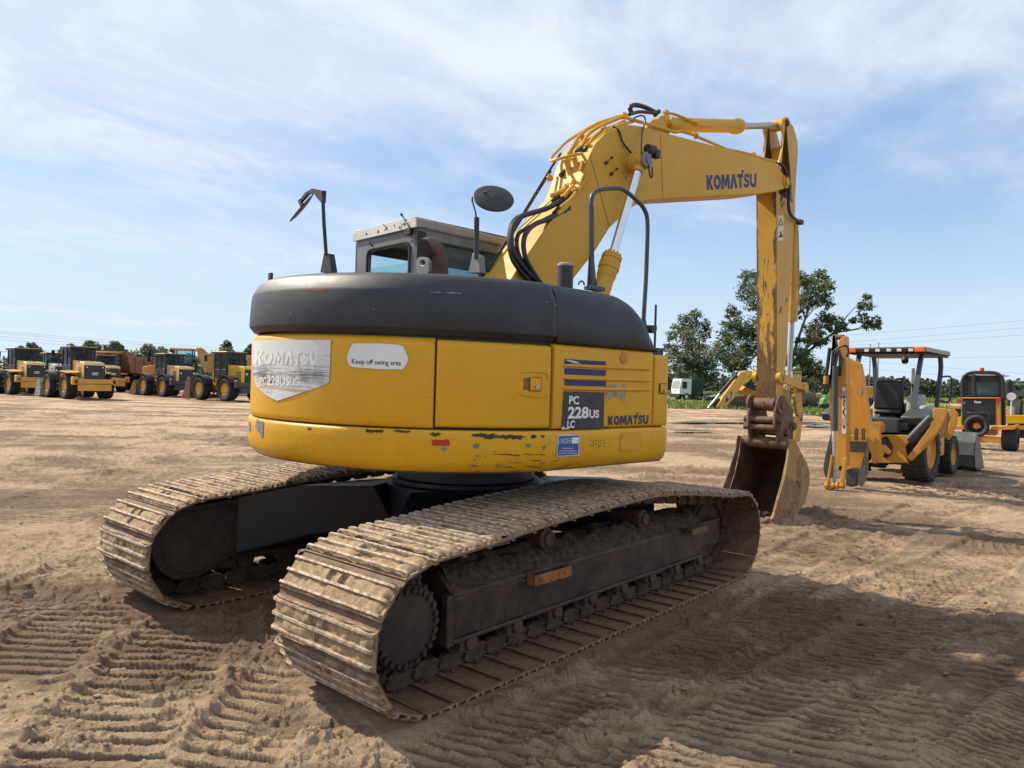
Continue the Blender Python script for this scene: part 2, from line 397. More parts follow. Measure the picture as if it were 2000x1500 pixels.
# bumper / counterweight foot
sEndL = FS[-1]
mb = MB(); loft(mb, 0, sEndL, [(.30, 1.052), (.12, 1.05), (.065, 1.058), (.028, 1.085), (.008, 1.13), (.001, 1.19), (0, 1.25), (0, 1.296), (.004, 1.308), (.014, 1.316), (.05, 1.318)], n=170)
mb.build('bumper', M_bump, EX, smooth=60)
mb = MB(); rim = [FPp(s, .055, 1.06) for s in np.linspace(0, sEndL, 90)]; mb.prism(rim, (0, 0, .84), T=MU); mb.build('body_core', M_black, EX, smooth=0)
sD0, sD1 = s_of_x(-.548), s_of_phi(43.2)
PAN = [(.06, 1.326), (.022, 1.328), (.014, 1.338), (.012, 1.36), (.012, 1.78), (.016, 1.815), (.028, 1.842), (.05, 1.856), (.09, 1.86)]
mb = MB(); loft(mb, sD1+.012, sEndL, PAN, n=90); cw = mb.build('counterweight', M_body, EX, smooth=60)
# side door with a recessed latch
mb = MB(); loft(mb, sD0+.010, sD1, [(.06, 1.334), (.02, 1.336), (.012, 1.344), (.010, 1.36), (.010, 1.80), (.012, 1.83), (.022, 1.842), (.05, 1.848)], n=24); door = mb.build('engine_door', M_body, EX, smooth=60)
fs9 = fpsurf(.007); fs_in = fpsurf(.009)
def latch(parent, x0, x1, y0, y1, surf):
    # pressed surround, dark pocket and paddle
    fr = [(x0-6, y0-9), (x1+8, y0-9), (x1+10, y0), (x1+10, y1+2), (x1+6, y1+11), (x0-4, y1+11), (x0-6, y1)]
    decal([(x0-2, y0-1), (x1+2, y0-1), (x1+1.5, y1+1.5), (x0-2, y1+1)], surf, 'latch_gap', M_black, parent, T='U')
    A = [surf(x, y) for x, y in ((x0, y0), (x1, y0+.6), (x1-.5, y1), (x0, y1-.3))]
    n_ = ((A[1]-A[0]).cross(A[3]-A[0])).normalized(); 
    if n_.dot(MUi.to_3x3()@(CAM)-A[0]) < 0: n_ = -n_
    if n_.y > 0: n_ = -n_
    mb = MB(MU); mb.prism([p-n_*.002 for p in A], n_*.012); mb.build('latch_paddle', M_body, parent, bevel=.003)
    c = surf((x0*.45+x1*.55), y0*.3+y1*.7); mb = MB(MU); mb.cyl(c+n_*.004, c+n_*.022, .012, n=14); mb.build('lock_barrel', M_oldrod, parent)
latch(door, 1035, 1056, 738, 763, fs9)
decal([(1023, 738), (1034, 738), (1033.5, 762), (1022.5, 761)], fs9, 'latch_pocket_shade', plain('latch pocket painted shade', (.22, .105, .008), .6), door, T='U')  # flat patch; the pocket's shade is put into its darker yellow
for pts in ([(1018, 727), (1050, 726), (1068, 730), (1071, 742)], [(1016, 769), (1036, 774), (1062, 775), (1070, 769)]):
    mb = MB(MU); mb.tube(cr([fs9(*p) for p in pts], 5), .0045, 6); mb.build('pressed_rib', M_body, door)
# right side panels
mb = MB(); loft(mb, s_of_x(.520), s_of_x(-.530), [(.06, 1.326), (.02, 1.328), (.012, 1.336), (.010, 1.35), (.010, 1.83), (.014, 1.85), (.03, 1.862), (.06, 1.864)], n=20); sp_ = mb.build('side_panel', M_body, EX, smooth=60)
mb = MB(); loft(mb, .002, s_of_x(.530), [(.06, 1.326), (.01, 1.328), (.004, 1.338), (.002, 1.35), (.002, 1.82), (.008, 1.838), (.03, 1.845), (.40, 1.848)], n=5, back=.4)
fp_ = mb.build('corner_panel', M_body, EX, smooth=60)
mb = MB(MU); mb.b2((.06, -1.43, 1.32), (.67, -.95, 1.845)); mb.b2((.0, -.95, 1.06), (.95, .35, 1.5)); mb.build('tool_box', M_body, EX, bevel=.01)
latch(fp_, 1289, 1300, 750, 768, fpsurf(-.001))
for z0 in ((713.5, 721), (738, 743.5), (759, 761.5)):
    mb = MB(MU); f = fpsurf(.008); a, b = f(1100, z0[0]), f(1271, z0[1]); mb.tube([a+(b-a)*k/12 for k in range(13)], [.006]+[.0115]*11+[.006], 10); mb.build('pressed_rib', M_body, sp_)
mb = MB(MU); c = fs9(1218.5, 699); mb.cyl(c+Vector((0, .01, 0)), c+Vector((0, -.004, 0)), .040, n=28); mb.build('cover_cap', plain('faded orange plug', (.46, .20, .02), .5), sp_, bevel=.002)
# decals on the side
for a, b, c, d in ((701, 712, 706, 713), (718.5, 731, 723, 734.5), (741, 752.5, 744, 755)):
    decal([(1103, a), (1184, c), (1183, d), (1103, b)], fs9, 'navy_stripe', M_navy, sp_, T='U')
decal([(1104, 703), (1110, 702.5), (1126, 706), (1135, 710.5), (1120, 709)], fpsurf(.0055), 'peeled_strip', plain('peeled grey film', (.5, .52, .52), .5), sp_, T='U')
decal([(1101, 764), (1181, 766.5), (1178.5, 837), (1096, 839)], fs9, 'model_plate', M_dkdec, sp_, T='U')
fs5 = fpsurf(.0055)
lettering('PC', ((1112, 773), (1131, 773.5), (1131, 790), (1111.5, 789.5)), fs5, 'model_letters', M_white, sp_, .035, T='U')
lettering('228', ((1110, 794), (1150, 794.5), (1149.5, 817), (1108.5, 818)), fs5, 'model_letters', M_white, sp_, .035, T='U')
lettering('US', ((1151, 800), (1170.5, 800.5), (1170, 816), (1151, 817)), fs5, 'model_letters', M_white, sp_, .035, T='U')
lettering('LC', ((1108.5, 821), (1123, 821), (1122, 836), (1107.5, 836.5)), fs5, 'model_letters', M_white, sp_, .035, T='U')
decal([(1097, 834), (1101, 833), (1104, 836), (1109, 835.5), (1112, 838), (1096.5, 839)], fs5, 'torn_corner', plain('torn white film', (.6, .58, .55), .6), sp_, T='U')
def block_word(quad, surf, name, mt, parent, T='U'):
    """the maker's heavy capitals, drawn as outlines"""
    def strip(P, w, closed=False):
        P = [Vector(p) for p in P]; n = len(P); L = []
        for i in range(n):
            a = P[(i-1) % n] if (closed or i) else P[i]; c_ = P[(i+1) % n] if (closed or i < n-1) else P[i]; d = (c_-a).normalized(); q = Vector((-d.y, d.x))*w/2; L.append((P[i]+q, P[i]-q))
        return [[L[i][0], L[(i+1) % n][0], L[(i+1) % n][1], L[i][1]] for i in range(n if closed else n-1)]
    V = lambda l: [[Vector(p) for p in l]]
    K = V([(0, 0), (0, 1), (.32, 1), (.32, .60), (.62, 1), (1, 1), (.60, .52), (1, 0), (.62, 0), (.32, .42), (.32, 0)])
    O = strip([(.5+.36*math.cos(a), .5+.37*math.sin(a)) for a in np.linspace(0, 2*math.pi, 21)[:-1]], .27, True)
    M_ = V([(0, 0), (.06, 1), (.34, 1), (.5, .52), (.66, 1), (.94, 1), (1, 0), (.75, 0), (.71, .60), (.56, .14), (.44, .14), (.29, .60), (.25, 0)])
    A_ = V([(0, 0), (.34, 1), (.66, 1), (1, 0), (.70, 0), (.5, .66), (.30, 0)])
    T_ = V([(.34, 0), (.34, .75), (0, .75), (0, 1), (1, 1), (1, .75), (.66, .75), (.66, 0)])
    S_ = strip([(.92, .74), (.76, .86), (.5, .885), (.26, .83), (.17, .71), (.26, .59), (.5, .51), (.74, .42), (.83, .30), (.74, .17), (.5, .115), (.24, .14), (.07, .27)], .24)
    U_ = strip([(.15, 1), (.15, .36), (.24, .19), (.5, .12), (.76, .19), (.85, .36), (.85, 1)], .28)
    W_ = [(K, .86), (O, .95), (M_, 1.12), (A_, .92), (T_, .74), (S_, .78), (U_, .86)]; tot = sum(w for _, w in W_)+.05*6; x = 0
    A, B, C, D = [Vector(q) for q in quad]; bm = bmesh.new()
    for polys, w in W_:
        for pl_ in polys:
            vs = []
            for p in pl_:
                u = (x+p.x*w)/tot; v_ = p.y; q = (D*(1-u)+C*u)*(1-v_)+(A*(1-u)+B*u)*v_; vs.append(bm.verts.new(surf(q.x, q.y)))
            bm.faces.new(vs)
        x += w+.05
    bm.normal_update(); bmesh.ops.triangulate(bm, faces=bm.faces, ngon_method='EAR_CLIP')
    me = bpy.data.meshes.new(name); bm.to_mesh(me); bm.free(); me.materials.append(mt)
    if T == 'U': me.transform(MU)
    o = bpy.data.objects.new(name, me); COL.objects.link(o); o.parent = parent; return o
def komatsu(quad, surf, parent, tk, T='U'):
    block_word(quad, surf, 'maker_letters', M_navy, parent, T)
    A, B, C, D = [Vector(q) for q in quad]; e = (B-A); h = (D-A)
    p = [A+e*.700-h*.26, A+e*.745-h*.26, A+e*.735-h*.02, A+e*.712-h*.02]
    decal([(q.x, q.y) for q in p], surf, 'maker_mark', M_navy, parent, T=T)
komatsu(((1188, 812.5), (1267, 810), (1266.5, 828), (1188, 830.5)), fs9, sp_, 0)
decal([(1184.5, 751), (1222, 752), (1222, 788), (1212, 778), (1203, 774), (1193, 777), (1184, 785)], fs9, 'sticker_ghost', plain('faded sticker residue', (.36, .30, .17), .55, scale=12, var=.3), sp_, T='U')
fb = fpsurf(-.003); fb2 = fpsurf(-.0045)
decal([(1090, 849), (1132, 848), (1131, 890), (1087, 892)], fb, 'dealer_sticker', plain('white sticker border', (.55, .56, .60), .5), EX, T='U')
decal([(1092, 852), (1130.5, 850.5), (1129.5, 888), (1089, 890)], fb2, 'dealer_sticker_field', plain('blue dealer sticker', (.035, .075, .33), .45, scale=20), EX, T='U')
fb3 = fpsurf(-.006)
decal([(1117, 854.5), (1130, 854), (1129.5, 866), (1116.5, 866.5)], fb3, 'dealer_sticker_tab', M_white, EX, T='U')
lettering('LINDER', ((1091.5, 856.5), (1115.5, 855.5), (1115, 865.5), (1091, 866.5)), fb3, 'dealer_letters', M_white, EX, .0, 1.25, T='U')
for y, x0, x1, tx in ((877, 1097, 1123, 'TAMPA FLORIDA'), (881.5, 1091, 1128.5, 'NORTH CAROLINA SOUTH'), (886, 1091, 1128, 'GEORGIA VIRGINIA')):
    pass
for y, x0, x1 in ((875, 1098, 1122), (880, 1092, 1128), (884.5, 1092, 1128)):
    k = x0
    while k < x1-2:                                               # the small print is unreadable in the photo: worn dashes
        w_ = random.uniform(1.2, 3.2); decal([(k, y), (k+w_, y), (k+w_, y+1.3), (k, y+1.3)], fb3, 'worn_print', M_white, EX, T='U'); k += w_+.9
# counterweight decals
shield = [(493, 665), (570, 664), (646, 664), (645, 706), (643, 745), (638, 750), (604, 762), (571, 773), (541, 783), (520, 773), (501, 755), (494, 735), (492.5, 700)]
mt, t, b = newmat('scratched silver decal'); oc = t.node('ShaderNodeTexCoord').outputs['Object']
st = t.noise(t.scale(oc, (1.5, 1.5, 55)), 2.0, 8, .75, .4); bn_ = t.noise(oc, 4.5, 5, .6)
zs = t.node('ShaderNodeSeparateXYZ', {0: oc}).outputs[2]
band = t.math('ADD', t.ramp(zs, 1.60, 1.66, 0, .24), t.ramp(zs, 1.74, 1.68, 0, -.0))
fdk = t.ramp(t.math('ADD', t.math('MULTIPLY', st, .62), t.math('ADD', t.math('MULTIPLY', bn_, .38), t.math('MULTIPLY', t.math('ABSOLUTE', t.math('SUBTRACT', zs, 1.62)), -.75))), .40, .56)
t.put(b.inputs['Base Color'], t.mix(fdk, (.66, .66, .66), (.10, .10, .105))); b.inputs['Roughness'].default_value = .42
M_shield = mt
decal(shield, fs9, 'maker_shield', M_shield, cw, step=7, T='U')
decal([(506, 754), (520, 753), (550, 756), (580, 760), (601, 762), (601, 764), (575, 764), (545, 760), (520, 757), (505, 757)], fpsurf(.0055), 'shield_line', plain('tan pin line', (.5, .40, .30), .5), cw, step=7, T='U')
fs4 = fpsurf(.0050)
M_gl = plain('ghost letter film', (.70, .70, .70), .5, var=.12, scale=14)
block_word(((499, 685), (621, 684), (620, 712), (496, 712)), fs4, 'ghost_letters', M_gl, cw)
lettering('PC', ((509, 736), (520.5, 736), (520, 752), (508, 752)), fs4, 'shield_letters', plain('cream letter film', (.70, .62, .42), .5), cw, .03, T='U')
lettering('228USLC', ((521, 733), (586, 737), (585, 754), (520.5, 753)), fs4, 'shield_letters', M_gl, cw, .035, T='U')
decal([(678, 697), (680, 690), (686, 675), (690, 671), (740, 670.5), (780, 673.5), (787, 677), (791, 684), (797, 699), (796, 707), (789, 719), (785, 721.5), (740, 721), (688, 717), (683, 714), (678, 704)], fs9, 'warning_label', M_white, cw, step=7, T='U')
lettering('Keep off swing area', ((687, 701), (783, 704), (783, 717), (687, 713)), fs4, 'warning_letters', M_black, cw, .004, T='U')
decal([(843, 859), (878, 859), (878, 871), (844, 870)], fb, 'red_reflector', M_red, EX, step=9, T='U')
# scrapes and primer patches of their own shapes
def blob(px, py, rx, ry, mt, surf=fb, j=.35, n=16, name='paint_scar', ang=0):
    P = []
    for k in range(n):
        a = 2*math.pi*k/n; q = 1+random.uniform(-j, j); x, y = math.cos(a)*rx*q, math.sin(a)*ry*q
        P.append((px+x*math.cos(ang)-y*math.sin(ang), py+x*math.sin(ang)+y*math.cos(ang)))
    decal(P, surf, name, mt, EX, step=9, T='U')
blob(504, 831, 5, 11, M_grey, n=22); blob(511, 838, 4, 15, M_grey, n=22); blob(487, 835, 2, 12, M_grey)
for x, y, rx, ry in ((604, 838, 4, 2.5), (722, 842, 13, 4.2), (742, 842, 9, 3), (784, 842.5, 13, 2.6), (850, 848, 9, 3.5), (1043, 854, 3, 1.5)): blob(x, y, rx, ry, M_rustp, n=26, j=.5)
for x, y, rx, ry in ((936, 850, 14, 4), (958, 852, 16, 4.5), (985, 853, 18, 3.6), (1010, 854, 14, 4), (1042, 853, 6, 4), (1060, 852, 4, 2.4)): blob(x, y, rx, ry, M_rustp, n=28, j=.45)
for x, y, rx, ry in ((867, 877, 6, 4), (931, 871, 6, 5), (1032, 870, 4.5, 3), (1063, 875, 2.8, 5), (933, 891, 3, 2.5), (927, 899, 2.5, 2), (967, 882, 2, 1.2), (948, 891, 1.6, 2)): blob(x, y, rx, ry, M_grey)
for k in range(34): blob(random.uniform(500, 1060), random.uniform(850, 915), random.uniform(.5, 1.3), random.uniform(.5, 1.1), M_rustp, n=7)
for k in range(26):
    x = random.gauss(1000, 50); y = random.uniform(885, 922); blob(min(x, 1062), y, random.uniform(4, 16), random.uniform(.35, .8), M_rustp, n=12, j=.5, ang=random.uniform(-.06, .08))
for (xa, ya, xb, yb) in ((1079, 903, 1092, 898), (1080, 916, 1133, 904), (1136, 914, 1153, 909), (1200, 908, 1208, 898), (1052, 905, 1066, 903)):
    blob((xa+xb)/2, (ya+yb)/2, abs(xb-xa)/2, .7, M_rustp, n=14, ang=math.atan2(yb-ya, xb-xa), j=.4)
for x in (1154, 1158, 1164, 1169, 1173, 1178, 1181):
    for y in (862, 867, 871):
        if random.random() < .8: blob(x+random.uniform(-1, 1), y+random.uniform(-1.5, 1.5), random.uniform(.5, 1.2), random.uniform(.8, 1.6), M_rustp, n=7)
decal([(1214, 845), (1252, 843), (1253, 868), (1250, 878), (1212, 880), (1211, 860)], fb, 'touched_up_patch', plain('fresh yellow touch up', (.60, .30, .005), .35), EX, T='U')

# ---- hood
HP = [(.08, 1.868), (.035, 1.868), (.026, 1.870), (-.006, 1.905), (-.009, 1.915), (-.004, 2.03), (.004, 2.125), (.010, 2.142), (.044, 2.205), (.066, 2.228), (.10, 2.243), (.16, 2.251), (.26, 2.255), (.45, 2.256)]
mb = MB(); s0, s1 = s_of_x(-.535), s_of_phi(-68)+.1; loft(mb, s0, s1, HP, n=120, edge=.006, back=.02)
cap = [FPp(s, .45, 2.256) for s in np.linspace(s0, s1, 40)]; cap = [cap[0]+Vector((.02, 0, 0))]+cap; mb.add(cap, [tuple(range(len(cap)))], T=MU)
a0, a1 = FPp(s0, .05, 1.87), FPp(s1, .05, 1.87); mb.add([a0, a1, a1+Vector((0, -.1, .37)), a0+Vector((0, .1, .37))], [(0, 1, 2, 3)], T=MU)
hood = mb.build('engine_hood', M_hood, EX, smooth=24)
fh_ = fpsurf(-.010); M_scuf = plain('orange scuff', (.30, .12, .05), .7, var=.4, scale=20); M_scw = plain('pale scuff', (.42, .40, .37), .7)
for x, y, w, h_, mt_ in ((596, 566.5, 10, .6, M_scuf), (618, 566, 18, 1.3, M_scuf), (632, 565, 6, 1.6, M_scuf), (852, 571, 12, .35, M_scw), (880, 572, 14, .45, M_scw), (897, 573, 3, .6, M_scw), (1083, 567, 2.5, 1.4, M_scuf), (1085, 596, 3, 1.2, M_scuf), (1068, 590, 3, .5, M_scw), (730, 604, 2, .5, M_scw), (567, 612, 1.5, .8, M_scw)):
    blob(x, y, w, h_, mt_, surf=fh_, n=20, j=.5, name='hood_scuff')
def zt(x): return float(np.interp(x, [-.53, .05, .14, .20, .268, .33, .379, .43, .482, .52, .549, .57, .590], [2.257, 2.257, 2.252, 2.243, 2.222, 2.194, 2.160, 2.118, 2.068, 2.02, 1.967, 1.92, 1.872]))
rows = []
for x in list(np.linspace(-.530, .05, 10))+list(np.linspace(.08, .590, 24)):
    z = zt(x)+.002; k = min(1, max(.02, (z-1.866)/.20)); xin = max(0, (x-.45))*.25
    sec = [(.08, 1.866), (.03, 1.866), (.004, 1.872), (-.006, 1.872+.014*k), (-.002, 1.872+(z-.1*k-1.872)*.5), (.006, z-.155*k), (.014, z-.105*k), (.030, z-.070*k), (.060, z-.040*k), (.10, z-.020*k), (.16, z-.008*k), (.26, z-.002*k), (.90, z)]
    sec = [(i, max(1.866, q)) for i, q in sec]
    rows.append([Vector((x, -1.466+i+xin*(1 if i < .2 else 0), tilt(-1.466+i, q))) for i, q in sec])
mb = MB(MU); mb.grid(rows); mb.add(rows[0], [tuple(range(len(rows[0])))]); mb.add(rows[-1], [tuple(range(len(rows[0])))]); mb.b2((-.52, -.60, 1.5), (.40, -.565, 2.25)); mb.build('side_hood', M_hood, EX, smooth=60)
# deck between hood and boom, boom foot brackets
mb = MB(MU); mb.b2((-.9, -.5, 1.2), (-.25, 1.40, 2.20)); mb.b2((-.3, .36, 1.06), (1.45, 1.40, 1.62)); mb.build('deck', M_black, EX)
mb = MB(MU)
for y in (-.27, .23): mb.xz([(-.2, 1.1), (.9, 1.1), (1.05, 1.5), (.3, 2.05), (.05, 2.08), (-.2, 1.7)], y, y+.04)
mb.build('boom_bracket', M_boom, EX)
def xz(px, y=-.2): return [(lambda p: (p.x, p.z))(Ux(a, b, y)) for a, b in px]
def UX(px, py, x):
    n = MU.to_3x3()@Vector((1, 0, 0)); return MUi@onplane(px, py, n, x)

# ---- boom
bo = xz([(1008, 530), (1029, 500), (1068, 442), (1127, 376), (1141, 338), (1150, 308), (1163, 281), (1183, 260), (1205, 248), (1225, 243), (1252, 246), (1285, 255), (1355, 274), (1425, 292), (1495, 313), (1514, 318), (1522, 326), (1533, 345), (1537, 358), (1533, 368), (1516, 374), (1477, 379), (1400, 383), (1320, 387), (1260, 391), (1248, 397), (1231, 407), (1190, 446), (1162, 491), (1119, 546)])
bo += [(.75, 2.05), (.25, 1.80), (.08, 1.86), (.03, 2.0), (.10, 2.26)]
mb = MB(MU); mb.xz(bo, -.2, .2); boom = mb.build('boom', M_boom, EX, bevel=.008, smooth=25)
# flange lips, weld seams, bolted pads on the visible side
fbm = lambda px, py: Ux(px, py, -.2025)
M_seam = plain('dark weld seam', (.20, .105, .02), .7)
def seam(pts, w=.5):
    L = [Vector((*p, 0)) for p in pts]
    for a, b in zip(L, L[1:]):
        nrm = (b-a).normalized(); nrm = Vector((-nrm.y, nrm.x, 0))*w
        decal([((a+nrm).x, (a+nrm).y), ((b+nrm).x, (b+nrm).y), ((b-nrm).x, (b-nrm).y), ((a-nrm).x, (a-nrm).y)], fbm, 'weld_seam', M_seam, boom, T='U')
seam([(1153, 305), (1190, 442)]); seam([(1290, 262), (1295, 389)], .35)
for cx_, cy_, l in ((1183, 318, 9), (1193, 340, 10)):
    seam([(cx_-2, cy_+l*.4), (cx_+10, cy_-l)], 1.2)
    c = Ux(cx_, cy_, -.2); mb = MB(MU); mb.cyl(c, c+Vector((0, -.02, 0)), .018, n=8); mb.build('boom_bolt', M_rustp, boom); mb = MB(MU); c2 = Ux(cx_+11, cy_-10, -.2); mb.cyl(c2, c2+Vector((0, -.015, 0)), .012, n=8); mb.build('boom_bolt', M_rustp, boom)
komatsu(((1380, 342), (1477.5, 338.5), (1478, 365.5), (1381, 371)), fbm, boom, 0)
# reinforcement disc and cylinder pin boss
c = Ux(1245, 318, -.2); mb = MB(MU); mb.cyl(c, c+Vector((0, -.006, 0)), .26, n=40); mb.build('pin_doubler', M_boom, boom, bevel=.002)
pinc = Ux(1250, 316, -.33)
mb = MB(MU); mb.cyl((pinc.x, -.20, pinc.z), (pinc.x, -.27, pinc.z), .085, n=24); mb.cyl((pinc.x, -.27, pinc.z), (pinc.x, -.285, pinc.z), .105, n=24); mb.build('pin_boss', M_boom, boom, bevel=.004); mb = MB(MU); mb.cyl((pinc.x, .20, pinc.z), (pinc.x, .285, pinc.z), .09, n=24); mb.build('pin_boss', M_boom, boom, bevel=.004)
mb = MB(MU); mb.cyl((pinc.x, -.39, pinc.z), (pinc.x, -.42, pinc.z), .075, n=24); mb.cyl((pinc.x, -.42, pinc.z), (pinc.x, -.432, pinc.z), .03, n=12); mb.build('boom_pin', M_grey, boom, bevel=.003)
q = Vector((pinc.x+.05, -.41, pinc.z+.09)); mb = MB(MU); mb.cyl(q+Vector((-.05, 0, .02)), q+Vector((.06, -.0, .03)), .045, n=14); mb.box(q+Vector((.09, 0, 0)), (.07, .06, .08)); mb.build('work_lamp', M_black, boom, bevel=.004)
mb = MB(MU); mb.tube(cr([(pinc.x+.0, -.43, pinc.z-.05), (pinc.x+.01, -.44, pinc.z-.14), (pinc.x+.05, -.44, pinc.z-.16), (pinc.x+.06, -.43, pinc.z-.06)], 4), .008, 6); mb.build('lamp_cable', M_hose, boom)
# boom cylinders
for sgn in (-1, 1):
    y = .335*sgn; r0 = Ux(1195, 502, -.335); b0 = Ux(1177, 566, -.335); d = (b0-r0).normalized()
    r0.y = b0.y = y; top = Vector((pinc.x, y, pinc.z)); d = (r0-top).normalized(); foot = r0+d*1.15
    mb = MB(MU); mb.cyl(r0, foot, .080, n=24); mb.lathe(r0-d*.02, d, [(0, 0), (.085, 0), (.095, .012), (.095, .05), (.088, .055), (.088, .075), (.098, .08), (.098, .15), (.090, .155), (.090, .22), (.080, .25)], 28)
    for k in range(10): a = k*2*math.pi/10; u = d.orthogonal().normalized(); w = d.cross(u); p = r0-d*.02+(u*math.cos(a)+w*math.sin(a))*.07; mb.cyl(p, p-d*.02, .012, n=6)
    bc = mb.build('boom_cylinder', M_boom, EX, bevel=0)
    mb = MB(MU); mb.cyl(r0, top+d*.06, .041, n=24); mb.build('cylinder_rod', M_chrome, bc)
    mb = MB(MU); mb.cyl(top+Vector((0, -.055*1, 0)), top+Vector((0, .055, 0)), .085, n=24); mb.cyl(top+d*.03, top+d*.12, .055, n=16); mb.build('rod_eye', M_boom, bc, bevel=.004)
# arm cylinder on top of the boom
a0, a1, a2 = Ux(1292, 243, 0), Ux(1444, 246.5, 0), Ux(1520, 245, 0); d = (a1-a0).normalized()
mb = MB(MU); mb.cyl(a0+d*.08, a1-d*.06, .078, n=26); mb.lathe(a1-d*.17, d, [(.078, 0), (.092, .03), (.094, .13), (.085, .16), (.085, .175), (0, .175)], 26)
mb.cyl(a0+d*.05, a0+d*.12, .09, n=22); mb.cyl(a0+Vector((0, -.06, 0)), a0+Vector((0, .06, 0)), .085, n=22); ac = mb.build('arm_cylinder', M_boom, EX, bevel=.003)
mb = MB(MU); mb.cyl(a1-d*.1, a2, .04, n=22); mb.build('cylinder_rod', M_oldrod, ac)
mb = MB(MU); mb.cyl(a2+Vector((0, -.07, 0)), a2+Vector((0, .07, 0)), .075, n=20); mb.build('rod_eye', M_boom, ac, bevel=.004)
mb = MB(MU)
for y in (-.12, .08): mb.xz(xz([(1262, 252), (1268, 240), (1281, 232), (1292, 231), (1301, 238), (1304, 252), (1310, 266), (1262, 262)], y), y, y+.04)
mb.build('cylinder_bracket', M_boom, boom, bevel=.004)
mb = MB(MU); mb.cyl(a0+Vector((0, -.15, 0)), a0+Vector((0, .15, 0)), .045, n=18); mb.build('bracket_pin', M_boom, boom)
# hydraulic pipes
def pipe(pts, r=.016, mt=M_boom, name='hydraulic_pipe', par=None, n=5, rn=.05):
    P = [Ux(*p) for p in pts]; mb = MB(MU); mb.tube(rnd(P, rn, n), r*1.25, 8); return mb.build(name, mt, par or boom)
def zb(*pts): return [(1040+x*.2, 200+y*.2, Y) for x, y, Y in pts]
pipe(zb((600, 235, .15), (560, 238, .16), (425, 325, .17), (330, 385, .17), (180, 540, .17), (175, 578, .10), (260, 550, -.02), (440, 502, -.12), (480, 495, -.17), (540, 600, -.20), (528, 740, -.21), (450, 870, -.20), (370, 960, -.19), (285, 1035, -.16)), .011, rn=.06)
pipe(zb((355, 500, .06), (440, 350, .06), (530, 262, .05), (640, 205, .03), (900, 122, .02)), .015)
pipe(zb((470, 440, -.02), (540, 310, -.02), (640, 240, -.03), (800, 172, -.04), (885, 140, -.06), (960, 165, -.12), (1100, 205, -.16), (1400, 292, -.16), (1450, 278, -.16), (1570, 315, -.16), (1640, 348, -.16), (1900, 460, -.16), (2000, 478, -.16), (2130, 508, -.16), (2270, 555, -.17), (2400, 590, -.17)), .014)
pipe(zb((540, 420, -.09), (610, 320, -.09), (700, 262, -.09), (800, 228, -.09), (900, 180, -.10)), .014)
pipe(zb((560, 480, -.15), (620, 380, -.15), (700, 292, -.16), (790, 246, -.16), (900, 205, -.12), (980, 190, -.1)), .012)
pipe(zb((330, 580, .02), (385, 760, -.02), (315, 860, -.04), (190, 912, -.04)), .019)
pipe(zb((410, 560, -.06), (455, 715, -.09), (400, 820, -.11), (335, 885, -.12), (300, 930, -.13)), .019)
pipe(zb((490, 575, -.16), (470, 665, -.16)), .013)
pipe(zb((380, 870, -.14), (440, 860, -.19), (380, 945, -.19), (270, 1030, -.17)), .015)
pipe(zb((1270, 100, .0), (1380, 112, -.05), (1500, 160, -.09), (1660, 222, -.09), (1750, 222, -.09)), .012, par=boom)
for x, y, Y in ((545, 425, -.12), (465, 455, .0), (330, 575, .02), (410, 555, -.06), (330, 840, -.04), (400, 800, -.1), (430, 860, -.19), (700, 262, -.12), (900, 130, -.03), (1600, 330, -.16), (2160, 515, -.16), (1600, 215, -.09), (500, 350, .05), (170, 740, .12), (1310, 105, .0)):
    mb = MB(MU); c = Ux(1040+x*.2, 200+y*.2, Y); mb.box(c, (.05, .05, .035), Matrix.Rotation(.9, 3, 'Y')); mb.cyl(c, c+Vector((-.02, 0, .035)), .012, n=6); mb.build('pipe_clamp', M_boom, boom, bevel=.004)
for x, y, Y in ((460, 470, -.03), (530, 455, -.1), (230, 940, -.05), (310, 925, -.12), (240, 1060, -.14), (330, 1050, -.18), (1215, 105, -.0), (300, 690, .08)):
    mb = MB(MU); c = Ux(1040+x*.2, 200+y*.2, Y); mb.cyl(c+Vector((-.035, 0, -.03)), c+Vector((.035, 0, .03)), .024, n=10); mb.build('hose_fitting', M_black, boom)
def z3(*pts): return [(900+x*.35, 180+y*.35, Y) for x, y, Y in pts]
def hose(pts, r=.022, par=None, mt=M_hose): 
    P = [Ux(*p) for p in pts]; mb = MB(MU); mb.tube(cr(P, 7), r, 10); return mb.build('hydraulic_hose', mt, par or boom)
hose(z3((600, 585, -.12), (500, 640, -.12), (420, 668, -.12), (330, 700, -.14), (285, 770, -.17), (295, 890, -.22), (370, 1000, -.26), (440, 1060, -.28)))
hose(z3((560, 600, -.09), (480, 650, -.08), (390, 675, -.08), (300, 715, -.10), (272, 800, -.14), (285, 920, -.20), (350, 1020, -.24), (400, 1070, -.25)))
hose(z3((605, 655, -.18), (500, 705, -.18), (410, 740, -.19), (355, 810, -.22), (360, 920, -.26), (420, 1030, -.28), (445, 1065, -.28)))
hose(z3((560, 665, -.14), (460, 715, -.14), (370, 760, -.15), (318, 800, -.18), (322, 900, -.22), (390, 1020, -.25), (420, 1070, -.25)), .018)
hose(z3((952, 115, .03), (945, 85, .03), (975, 72, .03), (1030, 85, .02), (1090, 115, .02)), .024)
hose(z3((940, 125, -.03), (1000, 110, -.01), (1090, 118, .0)), .018)
hose(z3((850, 190, -.18), (885, 220, -.21), (905, 280, -.22), (965, 358, -.24)), .009)
hose(z3((940, 170, -.1), (975, 140, -.15), (1015, 132, -.2), (1030, 160, -.22), (1012, 230, -.24), (1008, 340, -.4)), .008)
